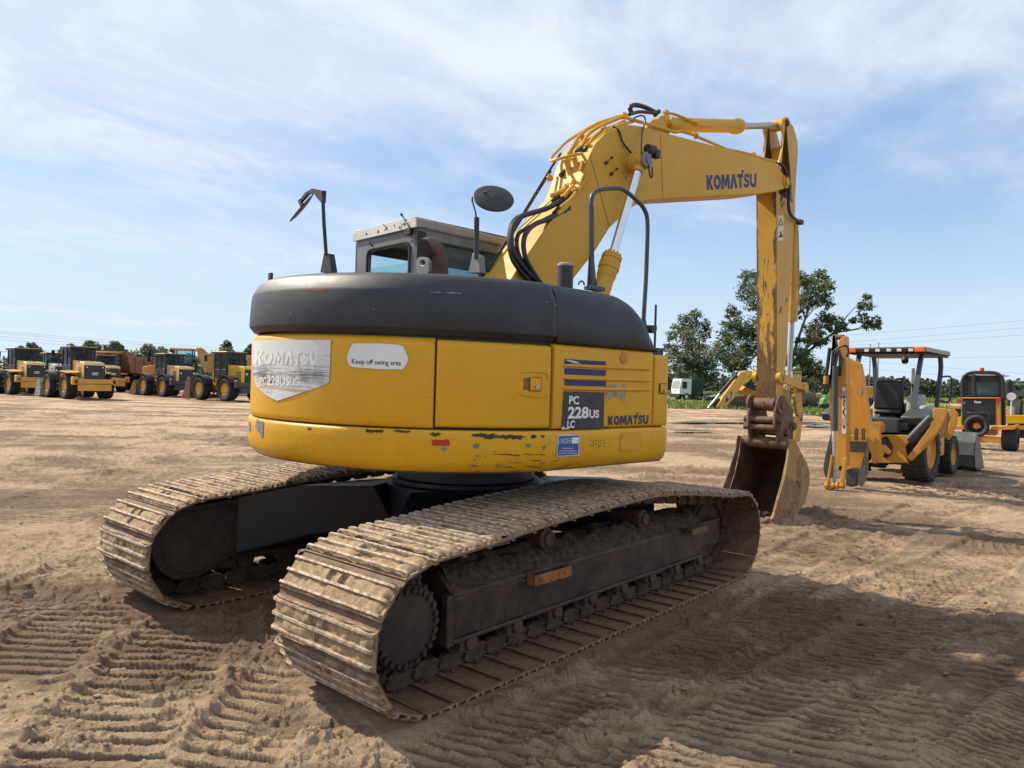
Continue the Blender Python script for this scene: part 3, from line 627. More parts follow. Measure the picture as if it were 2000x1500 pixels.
hose([(955, 528, .21), (1000, 458, .21), (1040, 392, .21), (1076, 334, .21)], .010); hose([(952, 530, .17), (1020, 420, .18), (1075, 330, .19), (1095, 300, .2)], .012)
hose([(1519, 317, -.2), (1530, 326, -.22), (1538, 345, -.22), (1541, 375, -.2), (1540, 400, -.19), (1545, 420, -.19), (1563, 434, -.16)], .020)
mb = MB(MU); c = Ux(1562, 434, -.14); mb.box(c, (.10, .07, .06)); mb.build('hose_block', M_black, EX, bevel=.005)
# ---- arm
hw = .135
armo = xz([(1516, 374), (1517, 500), (1517, 700), (1514, 784), (1520, 796), (1528, 792), (1531, 740), (1537, 700), (1541, 608), (1545, 540), (1551, 440), (1554, 400)], -hw)
topo = xz([(1553, 400), (1555, 350), (1559, 300), (1558, 276), (1550, 247), (1544, 240), (1541, 231), (1535, 228), (1529, 233), (1527, 243), (1531, 262), (1530, 285), (1524, 312), (1516, 330), (1516, 374)], -hw)
mb = MB(MU); mb.xz(armo, -hw, hw); arm = mb.build('arm', M_arm, EX, bevel=.006, smooth=25)
mb = MB(MU)
for y in (-hw, hw-.03): mb.xz(topo+[(armo[-1][0]-.02, armo[-1][1]-.3), (armo[0][0]+.05, armo[0][1]-.3)], y+.001, y+.031)
mb.xz([topo[0], topo[1], topo[2], (topo[2][0]-.04, topo[2][1]), (topo[1][0]-.04, topo[1][1]), (topo[0][0]-.04, topo[0][1]-.1)], -hw+.03, hw-.03)
mb.xz([(5.20, 4.60), (5.30, 4.85), (5.36, 4.85), (5.30, 4.4), (5.05, 4.1), (4.99, 4.1)], -hw+.032, hw-.032)
mb.build('arm_head_plates', M_arm, arm, bevel=.004)
# the worn back plate of the arm (what the bucket and soil rub)
A0 = armo[0]; A3 = armo[3]
mb = MB(MU); mb.prism([(A0[0]-.006, -hw, A0[1]), (A0[0]-.006, hw, A0[1]), (armo[2][0]-.006, hw, armo[2][1]), (A3[0]-.006, hw, A3[1]), (A3[0]-.006, -hw, A3[1]), (armo[2][0]-.006, -hw, armo[2][1])], (.010, 0, 0)); mb.build('wear_plate', M_armf, arm, bevel=.002)
pv = Ux(1535, 355, -.2); mb = MB(MU); mb.cyl((pv.x, -.235, pv.z), (pv.x, .235, pv.z), .055, n=20); mb.cyl((pv.x, -.215, pv.z), (pv.x, -.2, pv.z), .085, n=20); mb.build('arm_pin', M_boom, arm, bevel=.003)
c = Ux(1537, 240, -hw); mb = MB(MU); mb.cyl((c.x, -hw-.012, c.z), (c.x, -hw, c.z), .045, n=16); mb.build('head_pin', M_rustp, arm)
farm = lambda px, py: Ux(px, py, -hw-.002)
decal([(1519.5, 421), (1530.5, 421), (1530, 470), (1519, 470)], farm, 'warning_label', plain('cream warning label', (.62, .58, .42), .5), arm, T='U')
farm2 = lambda px, py: Ux(px, py, -hw-.004)
decal([(1525, 424), (1530, 440), (1520, 440)], farm2, 'warning_triangle', M_black, arm, T='U'); decal([(1525, 428), (1528, 438.5), (1522, 438.5)], lambda a, b: Ux(a, b, -hw-.006), 'warning_triangle_field', plain('warning yellow', (.6, .45, .05), .5), arm, T='U')
decal([(1524, 451), (1526, 451), (1527, 458), (1529, 458), (1529, 463), (1521, 464), (1521, 461), (1524, 459)], farm2, 'warning_pictogram', M_black, arm, T='U')
for P in ([(1524, 385), (1531, 377), (1529, 388), (1525, 398)], [(1526, 400), (1534, 390), (1530, 398), (1527, 408)], [(1523, 600), (1524, 600), (1527, 612), (1526, 612)], [(1527, 600), (1528, 601), (1522, 613), (1521, 612)]): decal(P, farm, 'scratch_mark', M_rustp, arm, T='U')
# bucket cylinder and linkage
b0, b1, b2_ = Ux(1551, 430, 0), Ux(1547.5, 628, 0), Ux(1539.5, 762, 0)
mb = MB(MU); mb.cyl(b0, b1, .058, n=22); d = (b1-b0).normalized(); mb.cyl(b1-d*.22, b1, .068, n=22); mb.cyl(b1-d*.55, b1-d*.5, .066, n=22); mb.tube(rnd([b0+Vector((.06, -.03, -.15)), b0+Vector((.085, -.04, -.6)), b1-d*.3+Vector((.085, -.04, 0)), b1-d*.1+Vector((.06, -.03, 0))], .05), .013, 8)
bc = mb.build('bucket_cylinder', M_arm, EX)
mb = MB(MU); mb.cyl(b1-d*.05, b2_, .032, n=20); mb.build('cylinder_rod', M_oldrod, bc)
l0, l1 = Ux(1523, 737, -.16), Ux(1569, 757, -.16)
for sg in (-1, 1):
    y = .165*sg; A, B = Vector((l0.x, y, l0.z)), Vector((l1.x, y, l1.z)); dd = (B-A).normalized(); pp = Vector((-dd.z, 0, dd.x))*.045
    mb = MB(MU); mb.prism([A+pp*1.3, B+pp, B-pp, A-pp*1.3], (0, .03*sg, 0)); mb.cyl(A+Vector((0, -.03, 0)), A+Vector((0, .03, 0)), .075, n=18); mb.cyl(B+Vector((0, -.04, 0)), B+Vector((0, .04, 0)), .07, n=18); mb.build('tilt_lever', M_arm, EX, bevel=.004)
B = Vector((l1.x, 0, l1.z)); e = Ux(1543, 862, 0)
mb = MB(MU)
for y in (-.10, .06): mb.xz([(B.x-.07, B.z+.03), (B.x+.06, B.z+.03), (B.x+.07, B.z-.05), (e.x+.16, (B.z+e.z)/2), (e.x+.09, e.z), (e.x-.06, e.z), (e.x-.0, (B.z+e.z)/2), (B.x-.12, B.z-.12)], y, y+.04)
mb.b2((e.x+.02, -.06, e.z+.1), (e.x+.12, .06, e.z+.34)); mb.cyl((B.x, -.2, B.z), (B.x, .2, B.z), .04, n=14)
mb.build('bucket_link', M_arm, EX, bevel=.004)
# arm foot and coupler
f0 = Ux(1514, 790, -hw); mb = MB(MU); mb.cyl((f0.x+.02, -hw-.01, f0.z), (f0.x+.02, hw+.01, f0.z), .085, n=22); mb.cyl((f0.x+.02, -hw-.085, f0.z), (f0.x+.02, -hw-.05, f0.z), .125, n=26); mb.cyl((f0.x+.02, hw+.05, f0.z), (f0.x+.02, hw+.085, f0.z), .125, n=26); mb.cyl((f0.x+.02, -.24, f0.z), (f0.x+.02, .24, f0.z), .05, n=14)
mb.b2((f0.x-.066, -.02, f0.z-.04), (f0.x-.05, .02, f0.z+.04)); mb.build('arm_foot', M_steel, EX, bevel=.005)
mb = MB(MU); cx_, cz_ = f0.x+.05, f0.z
for y in (-.20, .165): mb.xz([(cx_-.10, cz_+.03), (cx_+.05, cz_+.10), (cx_+.30, cz_-.05), (cx_+.38, cz_-.25), (cx_+.30, cz_-.40), (cx_-.05, cz_-.42), (cx_-.17, cz_-.30), (cx_-.16, cz_-.10)], y, y+.035)
for dx, dz, r in ((-.09, -.20, .045), (-.10, -.30, .04), (.28, -.28, .05), (.1, -.36, .05)): mb.cyl((cx_+dx, -.26, cz_+dz), (cx_+dx, .26, cz_+dz), r, n=16)
mb.b2((cx_-.02, -.16, cz_-.38), (cx_+.26, .16, cz_-.22)); mb.build('coupler', M_steel, EX, bevel=.006)
# bucket
bw = .335
M_bkt = worn('scraped bucket paint', (.36, .21, .06), rust=.42, scale=1.8, zgrad=(0, 1.2, .08), dust=.7, rough=.6, fade=.3, rusts=(.16, .085, .042), prim=(.25, .16, .08))
mouth = [(5.06, .99), (5.03, .76), (4.93, .50), (4.76, .20), (4.66, .02)]; back = [(5.20, 1.00), (5.30, .92), (5.44, .79), (5.60, .66), (5.68, .53), (5.69, .40), (5.64, .26), (5.55, .14), (5.40, .05), (5.20, .0), (4.95, -.03), (4.72, -.03)]
mb = MB(MU); mb.xz(mouth[::-1]+back, -bw, -bw+.022); side = mb.build('bucket', [M_bkt], EX, bevel=.003, smooth=25)
mb = MB(MU); mb.xz(mouth[::-1]+back, bw-.022, bw); mb.build('bucket_side', [M_steeld], side, bevel=.003, smooth=25)
shell = [(5.06, .97)]+back+[(4.60, -.02)]
inn = [(x-(x-5.15)*.045, z-(z-.48)*.045) for x, z in shell]
mb = MB(MU); sh = cr([(x, 0, z) for x, z in shell], 3); si = cr([(x, 0, z) for x, z in inn], 3)
mb.grid([[(p.x, y, p.z) for p in L] for L, y in ((sh, -bw+.02), (sh, bw-.02))]); mb.grid([[(p.x, y, p.z) for p in L] for L, y in ((si, -bw+.02), (si, bw-.02))])
for L, K in ((sh, si),):
    for a, b in ((0, 0), (-1, -1)): mb.add([(L[a].x, -bw+.02, L[a].z), (L[a].x, bw-.02, L[a].z), (K[b].x, bw-.02, K[b].z), (K[b].x, -bw+.02, K[b].z)], [(0, 1, 2, 3)])
mb.build('bucket_shell', M_steeld, side, smooth=50, fixn=True)
mb = MB(MU); mb.cyl((5.10, -bw+.02, .93), (5.10, bw-.02, .93), .075, n=18)
for y in (-.21, .175): mb.xz([(5.02, .92), (5.0, 1.15), (5.08, 1.28), (5.24, 1.30), (5.42, 1.16), (5.45, .95), (5.40, .80), (5.22, .93)], y, y+.035)
mb.cyl((5.36, -.24, 1.12), (5.36, .24, 1.12), .05, n=16); mb.build('bucket_ears', M_steel, side, bevel=.006)
mb = MB(MU); mb.prism([(4.70, -bw+.0, .0), (4.56, -bw, -.015), (4.56, -bw, -.04), (4.70, -bw, -.045)], (0, 2*bw, 0)); mb.build('cutting_edge', M_steel, side, bevel=.003)
for k in range(4):
    y = -bw+.06+k*(2*bw-.12)/3; mb = MB(MU); mb.add([(4.62, y-.05, .03), (4.62, y+.05, .03), (4.62, y+.05, -.05), (4.62, y-.05, -.05), (4.42, y-.03, -.0), (4.42, y+.03, -.0), (4.40, y+.03, -.02), (4.40, y-.03, -.02)], [(0, 1, 2, 3), (4, 7, 6, 5), (0, 4, 5, 1), (1, 5, 6, 2), (2, 6, 7, 3), (3, 7, 4, 0)]); mb.build('bucket_tooth', M_steel, side, bevel=.006)
fbk = lambda px, py: Ux(px, py, -bw-.002)
decal([(1555, 940), (1559, 938), (1563, 952), (1561, 953)], fbk, 'side_gouge', M_rustp, side, T='U')
mb = MB(MU); mb.xz([(x, z) for x, z in xz([(1541, 861), (1547, 861), (1545, 880), (1540, 915), (1530, 950), (1518, 990), (1511, 1013), (1507, 1013), (1513, 992), (1529, 939), (1537, 896)], -bw)], -bw-.018, -bw-.001); mb.build('side_cutter', M_bkt, side, bevel=.003)
mb = MB(MU); mb.xz([(5.06, .99), (5.02, .76), (4.92, .50), (4.75, .20), (4.66, .03), (4.60, .03), (4.60, .25), (4.78, .52), (4.94, .8), (4.99, 1.0)], bw-.001, bw+.016); mb.build('side_cutter', M_steel, side, bevel=.003)

# ---- cab
CAB = MB(MU)
def ring(mb, outer, inner, d):
    """a plate with a window: two outlines of equal length, swept by d"""
    n = len(outer); d = Vector(d); V = [Vector(p) for p in outer+inner]; V += [p+d for p in V]
    fs = []
    for i in range(n):
        j = (i+1) % n; fs += [(i, j, n+j, n+i), (2*n+i, 3*n+i, 3*n+j, 2*n+j), (i, 2*n+i, 2*n+j, j), (n+i, n+j, 3*n+j, 3*n+i)]
    mb.add(V, fs)
def rrect(a0, b0, a1, b1, r, n=4, mk=None):
    P = []
    for cx_, cy_, s in ((a1-r, b1-r, 0), (a0+r, b1-r, 90), (a0+r, b0+r, 180), (a1-r, b0+r, 270)):
        for k in range(n): a = R(s+90*k/(n-1)); P.append((cx_+r*math.cos(a), cy_+r*math.sin(a)))
    return [mk(*p) for p in P]
cx0, cx1, cy0, cy1, zr = -.27, 1.35, .40, 1.36, 2.885
w0, w1 = UX(720, 488, cx0), UX(800, 478, cx0)
mkb = lambda a, b: (cx0, a, b)
ring(CAB, rrect(cy0+.005, 1.60, cy1-.005, zr, .02, mk=mkb), rrect(min(w0.y, w1.y)+.0, 2.05, max(w0.y, w1.y), (w0.z+w1.z)/2, .06, mk=mkb), (.03, 0, 0))
mks = lambda a, b: (a, cy0, b)
ring(CAB, rrect(cx0, 1.60, cx1, zr, .02, mk=mks), rrect(cx0+.12, 1.95, cx1-.10, zr-.10, .05, mk=mks), (0, .03, 0))
mkl = lambda a, b: (a, cy1-.03, b)
ring(CAB, rrect(cx0, 1.60, cx1, zr, .02, mk=mkl), rrect(cx0+.12, 1.75, cx1-.10, zr-.10, .05, mk=mkl), (0, .03, 0))
CAB.b2((cx1-.06, cy0, 1.55), (cx1, cy0+.06, zr)); CAB.b2((cx1-.06, cy1-.06, 1.55), (cx1, cy1, zr)); CAB.b2((cx1-.06, cy0, 1.55), (cx1, cy1, 1.75))
cab = CAB.build('cab', M_cabg, EX, smooth=30)
mb = MB(MU); mb.prism([(cx0-.015, cy0-.02, zr), (cx0-.015, cy1+.02, zr), (cx1+.05, cy1+.02, zr-.02), (cx1+.05, cy0-.02, zr-.02)], (0, 0, .085)); mb.build('roof', M_rooft, cab, bevel=.02, seg=3)
mb = MB(MU); mb.prism([(cx0-.022, cy0-.01, zr+.004), (cx0-.022, cy1+.01, zr+.004), (cx0+.3, cy1, zr+.090), (cx1-.2, cy1, zr+.080), (cx1-.2, cy0, zr+.080), (cx0+.3, cy0, zr+.090)], (0, 0, .004))
mb = MB(MU); mb.b2((cx0-.024, cy0-.012, zr+.0), (cx0-.010, cy1+.015, zr+.080)); mb.b2((cx0-.02, cy0, zr+.084), (cx1, cy1, zr+.092)); mb.build('roof_cap', M_roofw, cab, bevel=.005)
mb = MB(MU)
for y, z, r in ((.55, .05, .016), (.62, .028, .010), (.70, .055, .008), (.95, .035, .014), (1.14, .04, .012)): mb.cyl((cx0-.026, y, zr+z), (cx0-.02, y, zr+z), r, n=12)
mb.build('roof_hole', M_black, cab)
mb = MB(MU); mb.box((cx0+.012, (w0.y+w1.y)/2, 2.3), (.006, abs(w0.y-w1.y)+.02, .62)); mb.build('rear_window', M_glass, cab)
mb = MB(MU); yo = rrect(min(w0.y, w1.y)-.012, 2.03, max(w0.y, w1.y)+.012, (w0.z+w1.z)/2+.012, .07, mk=lambda a, b: (cx0-.008, a, b)); mb.tube(yo, .011, 6, closed=True); mb.build('window_seal', M_black, cab)
mb = MB(MU); mb.box((.54, cy0+.015, 2.37), (1.42, .006, .86)); mb.build('side_window', M_glassd, cab)
mb = MB(MU); mb.box((.54, cy1-.015, 2.27), (1.42, .006, 1.06)); mb.build('door_window', M_glass, cab)
mb = MB(MU); mb.box((cx1-.03, (cy0+cy1)/2, 2.30), (.006, .86, 1.1)); mb.build('front_window', M_glass, cab)
mb = MB(MU); mb.box((.35, .9, 1.95), (.5, .5, .14)); mb.box((.14, .9, 2.22), (.12, .46, .55), Matrix.Rotation(-.12, 3, 'Y')); mb.box((.10, .9, 2.56), (.08, .24, .16)); mb.build('operator_seat', M_seat, cab, bevel=.03)
mb = MB(MU); mb.tube([(1.0, .9, 1.7), (.95, .75, 2.2), (.9, .7, 2.3)], .025, 8); mb.box((.55, .52, 2.05), (.5, .1, .1)); mb.build('control_column', M_black, cab, bevel=.01)
mb = MB(MU); a = UX(783.5, 418, cx0-.03); b = UX(801, 446, cx0-.03); mb.cyl(a, b, .006, n=6); mb.cyl(a, a+(b-a)*.08, .012, n=8); mb.box(UX(799, 452, cx0-.02), (.04, .07, .05)); mb.tube(cr([UX(800, 434, cx0-.04), UX(786, 438, cx0-.05), UX(784, 455, cx0-.03), UX(795, 462, cx0-.02)], 4), .003, 5); mb.build('antenna', M_black, cab)
mb = MB(MU); mb.tube([UX(748, 438, cx0-.03), UX(755, 444, cx0-.03), UX(750, 452, cx0-.02), UX(757, 462, cx0-.015)], .004, 5); mb.tube([UX(722, 475, cx0-.03), UX(728, 481, cx0-.02)], .01, 6); mb.build('loose_wire', M_black, cab)
mb = MB(MU); mb.b2((cx0+.12, cy0-.012, zr-.105), (cx1-.1, cy0-.002, zr-.085)); mb.b2((cx0+.0, cy0-.006, 2.0), (cx0+.09, cy0-.001, zr-.02)); mb.build('window_trim', M_black, cab, bevel=.002)
# ---- hood furniture
P = lambda x, y, q=-1.15: UX(x, y, q)
mb = MB(MU); mb.prism([P(625, 532), P(648, 532), P(642, 495), P(632, 495)], (.05, 0, 0)); ml = mb.build('mirror', M_black, EX, bevel=.004)
mb = MB(MU); mb.tube([P(637, 497), P(633, 440), P(630, 374)], .014, 8); mb.prism([P(633, 372), P(610, 367), P(596, 375), P(585, 390), P(588, 394), P(602, 378), P(612, 378), P(627, 396), P(632, 396)], (.02, 0, 0)); mb.build('mirror_post', M_black, ml, bevel=.002)
c = MU@P(589, 406.5); nrm = (RT*.77-UP*.60*-1+FW*.10); dm_ = (MU@P(590, 406)-CAM).dot(FW); a_, b_ = Wd(566, 433, dm_), Wd(612, 379, dm_); dr = (b_-a_); vd_ = ((a_+b_)/2-CAM).normalized(); nrm = dr.cross(vd_).normalized()+vd_*.05
mb = MB(); mb.lathe((a_+b_)/2, nrm, [(0, -.018), (dr.length*.30, -.014), (dr.length*.5, -.003), (dr.length*.5, .003), (0, .006)], 32); mb.build('mirror_disc', M_black, ml)
mb = MB(); mb.cyl(MU@P(586, 392), MU@P(591, 404), .018, n=10); mb.build('mirror_joint', M_black, ml)
P = lambda x, y, q=-.85: UX(x, y, q)
mb = MB(MU); mb.prism([P(914, 533), P(938, 533), P(935, 500), P(923, 494)], (.05, 0, 0)); mr = mb.build('mirror', M_cabg, EX, bevel=.004)
mb = MB(MU); mb.tube([P(930.5, 505), P(931, 425)], .017, 8); mb.tube(rnd([P(930, 425), P(929, 415), P(922, 392), P(923, 384), P(954, 373)], .02), .006, 6); mb.build('mirror_post', M_hood, mr)
c = MU@P(964, 387, -.80); d_ = c-CAM; dep = d_.dot(FW); rr = 40.5/FPX*dep
nrm = (-FW*.75+UP*.62+RT*.14).normalized()
mb = MB(); mb.lathe(c, nrm, [(0, .022), (rr*.3, .021), (rr*.8, .012), (rr*.97, .004), (rr, -.002), (rr*.98, -.008), (0, -.006)], 40); mb.build('mirror_disc', M_black, mr)
mb = MB(); q = MU@P(955, 376, -.82); mb.cyl(q, q+nrm*-.05, .02, n=10); mb.cyl(q-nrm*.01+RT*.0, q+UP*-.02, .016, n=8); mb.build('mirror_joint', M_steel, mr)
# handrail
P = lambda x, y, q=-1.2: Ux(x, y, q)
mb = MB(MU); pts = rnd([P(1155, 566), P(1154, 402), P(1156, 381), P(1166, 372), P(1178, 369), P(1213, 367), P(1230, 379), P(1255, 402), P(1264, 420), P(1265, 450), P(1262, 540), P(1256, 640)], .05, 3)
mb.tube(pts, .0165, 12); mb.tube([P(1155, 560), P(1154.5, 402)], .021, 12); hr = mb.build('handrail', M_slate, EX)
mb = MB(MU); mb.box(P(1158, 563)+Vector((.02, 0, 0)), (.16, .07, .03)); mb.add([P(1146, 562), P(1166, 562), P(1160, 500), P(1150, 500)], [(0, 1, 2, 3)]); mb.prism([P(1165, 561), P(1168, 554), P(1163, 545), P(1160, 507), P(1158, 507), P(1158, 561)], (0, .02, 0)); mb.build('rail_foot', M_slate, hr, bevel=.006)
mb = MB(MU); mb.tube(cr([P(1130, 556, -1.25), P(1131, 552, -1.25), P(1136, 549, -1.25), P(1140, 552, -1.25), P(1141, 557, -1.25)], 4), .006, 6); mb.build('lifting_loop', M_black, EX)
mb = MB(MU); mb.tube([P(1256, 602), P(1262, 640), P(1267, 660), P(1268, 684)], .009, 6); mb.box(P(1272, 643), (.06, .05, .06)); mb.box(P(1277, 641), (.03, .04, .04)); mb.tube([P(1281, 595), P(1278.5, 690)], .010, 6); mb.cyl(P(1270, 678), P(1276, 690), .016, n=8); mb.build('lamp_bracket', M_black, EX, bevel=.003)
mb = MB(MU); c = P(1104, 556, -1.25); h_ = P(1104, 514, -1.25).z; rr = 15.2/FPX*((MU@c-CAM).dot(FW)); mb.cyl((c.x, c.y, 2.2), (c.x, c.y, h_-.02), rr, n=26); ex_ = mb.build('air_intake', M_hood, EX, smooth=40)
mb = MB(MU); mb.lathe((c.x, c.y, h_-.022), (0, 0, 1), [(rr+.004, 0), (rr+.004, .014), (rr-.006, .022), (0, .024)], 26); mb.build('intake_cap', M_rooft, ex_)
mb = MB(MU); ring(mb, rrect(0, -.3, 1, 1, .38, 5, mk=lambda a, b: tuple(UX(812+26*a, 530-28*b, -.95))), rrect(.34, .42, .70, .80, .17, 5, mk=lambda a, b: tuple(UX(812+26*a, 530-28*b, -.95))), (.022, 0, 0)); mb.build('lifting_eye', M_cabg, EX, bevel=.004)
mb = MB(MU); q = [UX(829, 486, -.66), UX(841, 484, -.60), UX(853, 500, -.55), UX(857, 545, -.52)]; mb.tube(cr(q, 6), .075, 18); ex2 = mb.build('exhaust_pipe', plain('rusted exhaust', (.10, .055, .04), .8, var=.4, scale=12), EX, smooth=50)
d = (cr(q, 6)[0]-cr(q, 6)[1]).normalized(); mb = MB(MU); mb.cyl(q[0]+d*.001, q[0]+d*.004, .064, n=18); mb.build('exhaust_bore', M_black, ex2)  # the pipe's dark inside put in as a flat black disc
mb = MB(MU); mb.box(UX(528.5, 540, -1.1), (.02, .05, .06)); mb.build('hood_latch', M_black, EX)

# ================= undercarriage (not swung)
SPR, IDL = (-1.83, .36), (1.83, .345)
def pathpts():
    P = []
    for a in np.linspace(-90, -270, 60): P.append((SPR[0]+.31*math.cos(R(a)), SPR[1]+.31*math.sin(R(a))))
    top = cr([(-1.83, 0, .67), (-1.4, 0, .695), (-.88, 0, .735), (-.07, 0, .768), (.42, 0, .772), (1.08, 0, .708), (1.55, 0, .648), (1.83, 0, .64)], 20)
    P += [(p.x, p.z) for p in top[1:]]
    for a in np.linspace(90, -90, 60)[1:]: P.append((IDL[0]+.295*math.cos(R(a)), IDL[1]+.295*math.sin(R(a))))
    for x in np.linspace(1.83, -1.83, 80)[1:]: P.append((x, .05))
    return np.array(P)
PP = pathpts(); pl = np.concatenate([[0], np.cumsum(np.linalg.norm(np.diff(PP, axis=0), axis=1))]); NSH = 49; PIT = pl[-1]/NSH
def at_s(s): s = s % pl[-1]; return np.array([np.interp(s, pl, PP[:, 0]), np.interp(s, pl, PP[:, 1])])
mt, t, b = newmat('sandy track shoe steel'); oc = t.node('ShaderNodeTexCoord').outputs['Object']
n_ = t.noise(oc, 18, 6, .65); zz_ = t.node('ShaderNodeSeparateXYZ', {0: oc}).outputs[2]
c = t.mix(t.ramp(n_, .35, .65), (.17, .105, .062), (.38, .265, .165))
edge = t.ramp(zz_, .084, .093)
c = t.mix(t.ramp(zz_, .0605, .0595), c, t.mix(t.ramp(t.noise(oc, 10, 6, .7), .3, .7), (.10, .056, .034), (.21, .125, .078)))
c = t.mix(t.math('MULTIPLY', edge, t.ramp(t.noise(oc, 30, 4), .38, .62, .15, .9)), c, (.56, .47, .38))
t.put(b.inputs['Base Color'], c); b.inputs['Roughness'].default_value = .75; b.inputs['Specular IOR Level'].default_value = .3
t.put(b.inputs['Metallic'], t.math('MULTIPLY', edge, .12))
t.put(b.inputs['Normal'], t.node('ShaderNodeBump', {'Strength': .5, 'Distance': .004, 'Height': t.noise(oc, 70, 6, .7)}).outputs[0]); M_shoe = mt
mt, t, b = newmat('packed sand'); oc = t.node('ShaderNodeTexCoord').outputs['Object']
c = t.mix(t.ramp(t.noise(oc, 14, 6, .65), .35, .68), (.40, .265, .150), (.68, .485, .290))
t.put(b.inputs['Base Color'], c); b.inputs['Roughness'].default_value = .95
t.put(b.inputs['Normal'], t.node('ShaderNodeBump', {'Strength': 1.0, 'Distance': .02, 'Height': t.math('ADD', t.noise(oc, 60, 8, .75), t.math('MULTIPLY', t.noise(oc, 220, 3), .5))}).outputs[0]); M_mud = mt
SW = .4125
def shoe_mb(seed):
    mb = MB(); h = PIT/2; r_ = random.Random(seed)
    # plate with three grouser bars, tapering bar tips
    prof = [(-h, .052), (-h, .064), (-h+.010, .068), (-.078, .094), (-.066, .095), (-.058, .070), (-.012, .066), (-.006, .095), (.008, .095), (.014, .067), (.060, .068), (.068, .095), (.080, .094), (h-.010, .068), (h+.002, .050), (h+.026, .046), (h+.027, .039), (h+.002, .040), (h-.012, .052)]
    ys = [-SW, -SW+.010, -SW+.03, 0, SW-.03, SW-.010, SW]
    rows = []
    for y in ys:
        k = .62 if abs(y) > SW-.005 else (.9 if abs(y) > SW-.02 else 1.0)
        rows.append([(x, y, .068+(z-.068)*k if z > .068 else z) for x, z in prof])
    mb.grid(rows, closed=True); mb.add([rows[0][i] for i in range(len(prof))], [tuple(range(len(prof)))]); mb.add([rows[-1][i] for i in range(len(prof))], [tuple(range(len(prof)))])
    # bolts on the inner side
    mb.cm = 1; nx, ny = 14, 64; gr = []
    for i in range(nx):
        row = []
        for j in range(ny):
            x = -h+.004+(2*h-.008)*i/(nx-1); y = -SW+.012+(2*SW-.024)*j/(ny-1)
            p = Vector((x*9+seed*7.3, y*9, seed*3.1)); q = mnoise.fractal(p, .7, 2.1, 5)
            big = mnoise.noise(Vector((y*2.6+seed*5, seed*1.7, x*2)))
            near = min(abs(x+.072), abs(x-.001), abs(x-.074)); cover = min(1, near/.016)
            z = .062+(.0225+.015*q+.016*big)*(.55+.45*cover)
            if abs(abs(y)-.05) < .022 and abs(x-.034) < .020: z = .045
            if abs(y) < .022 and abs(x+.035) < .016 and seed % 2: z = .045
            z -= max(0, abs(y)-(SW-.035))*.8
            row.append((x, y, min(z, .096)))
        gr.append(row)
    mb.grid(gr); mb.cm = 0
    return mb
NV = 5; shoe_vars = []
slot = None
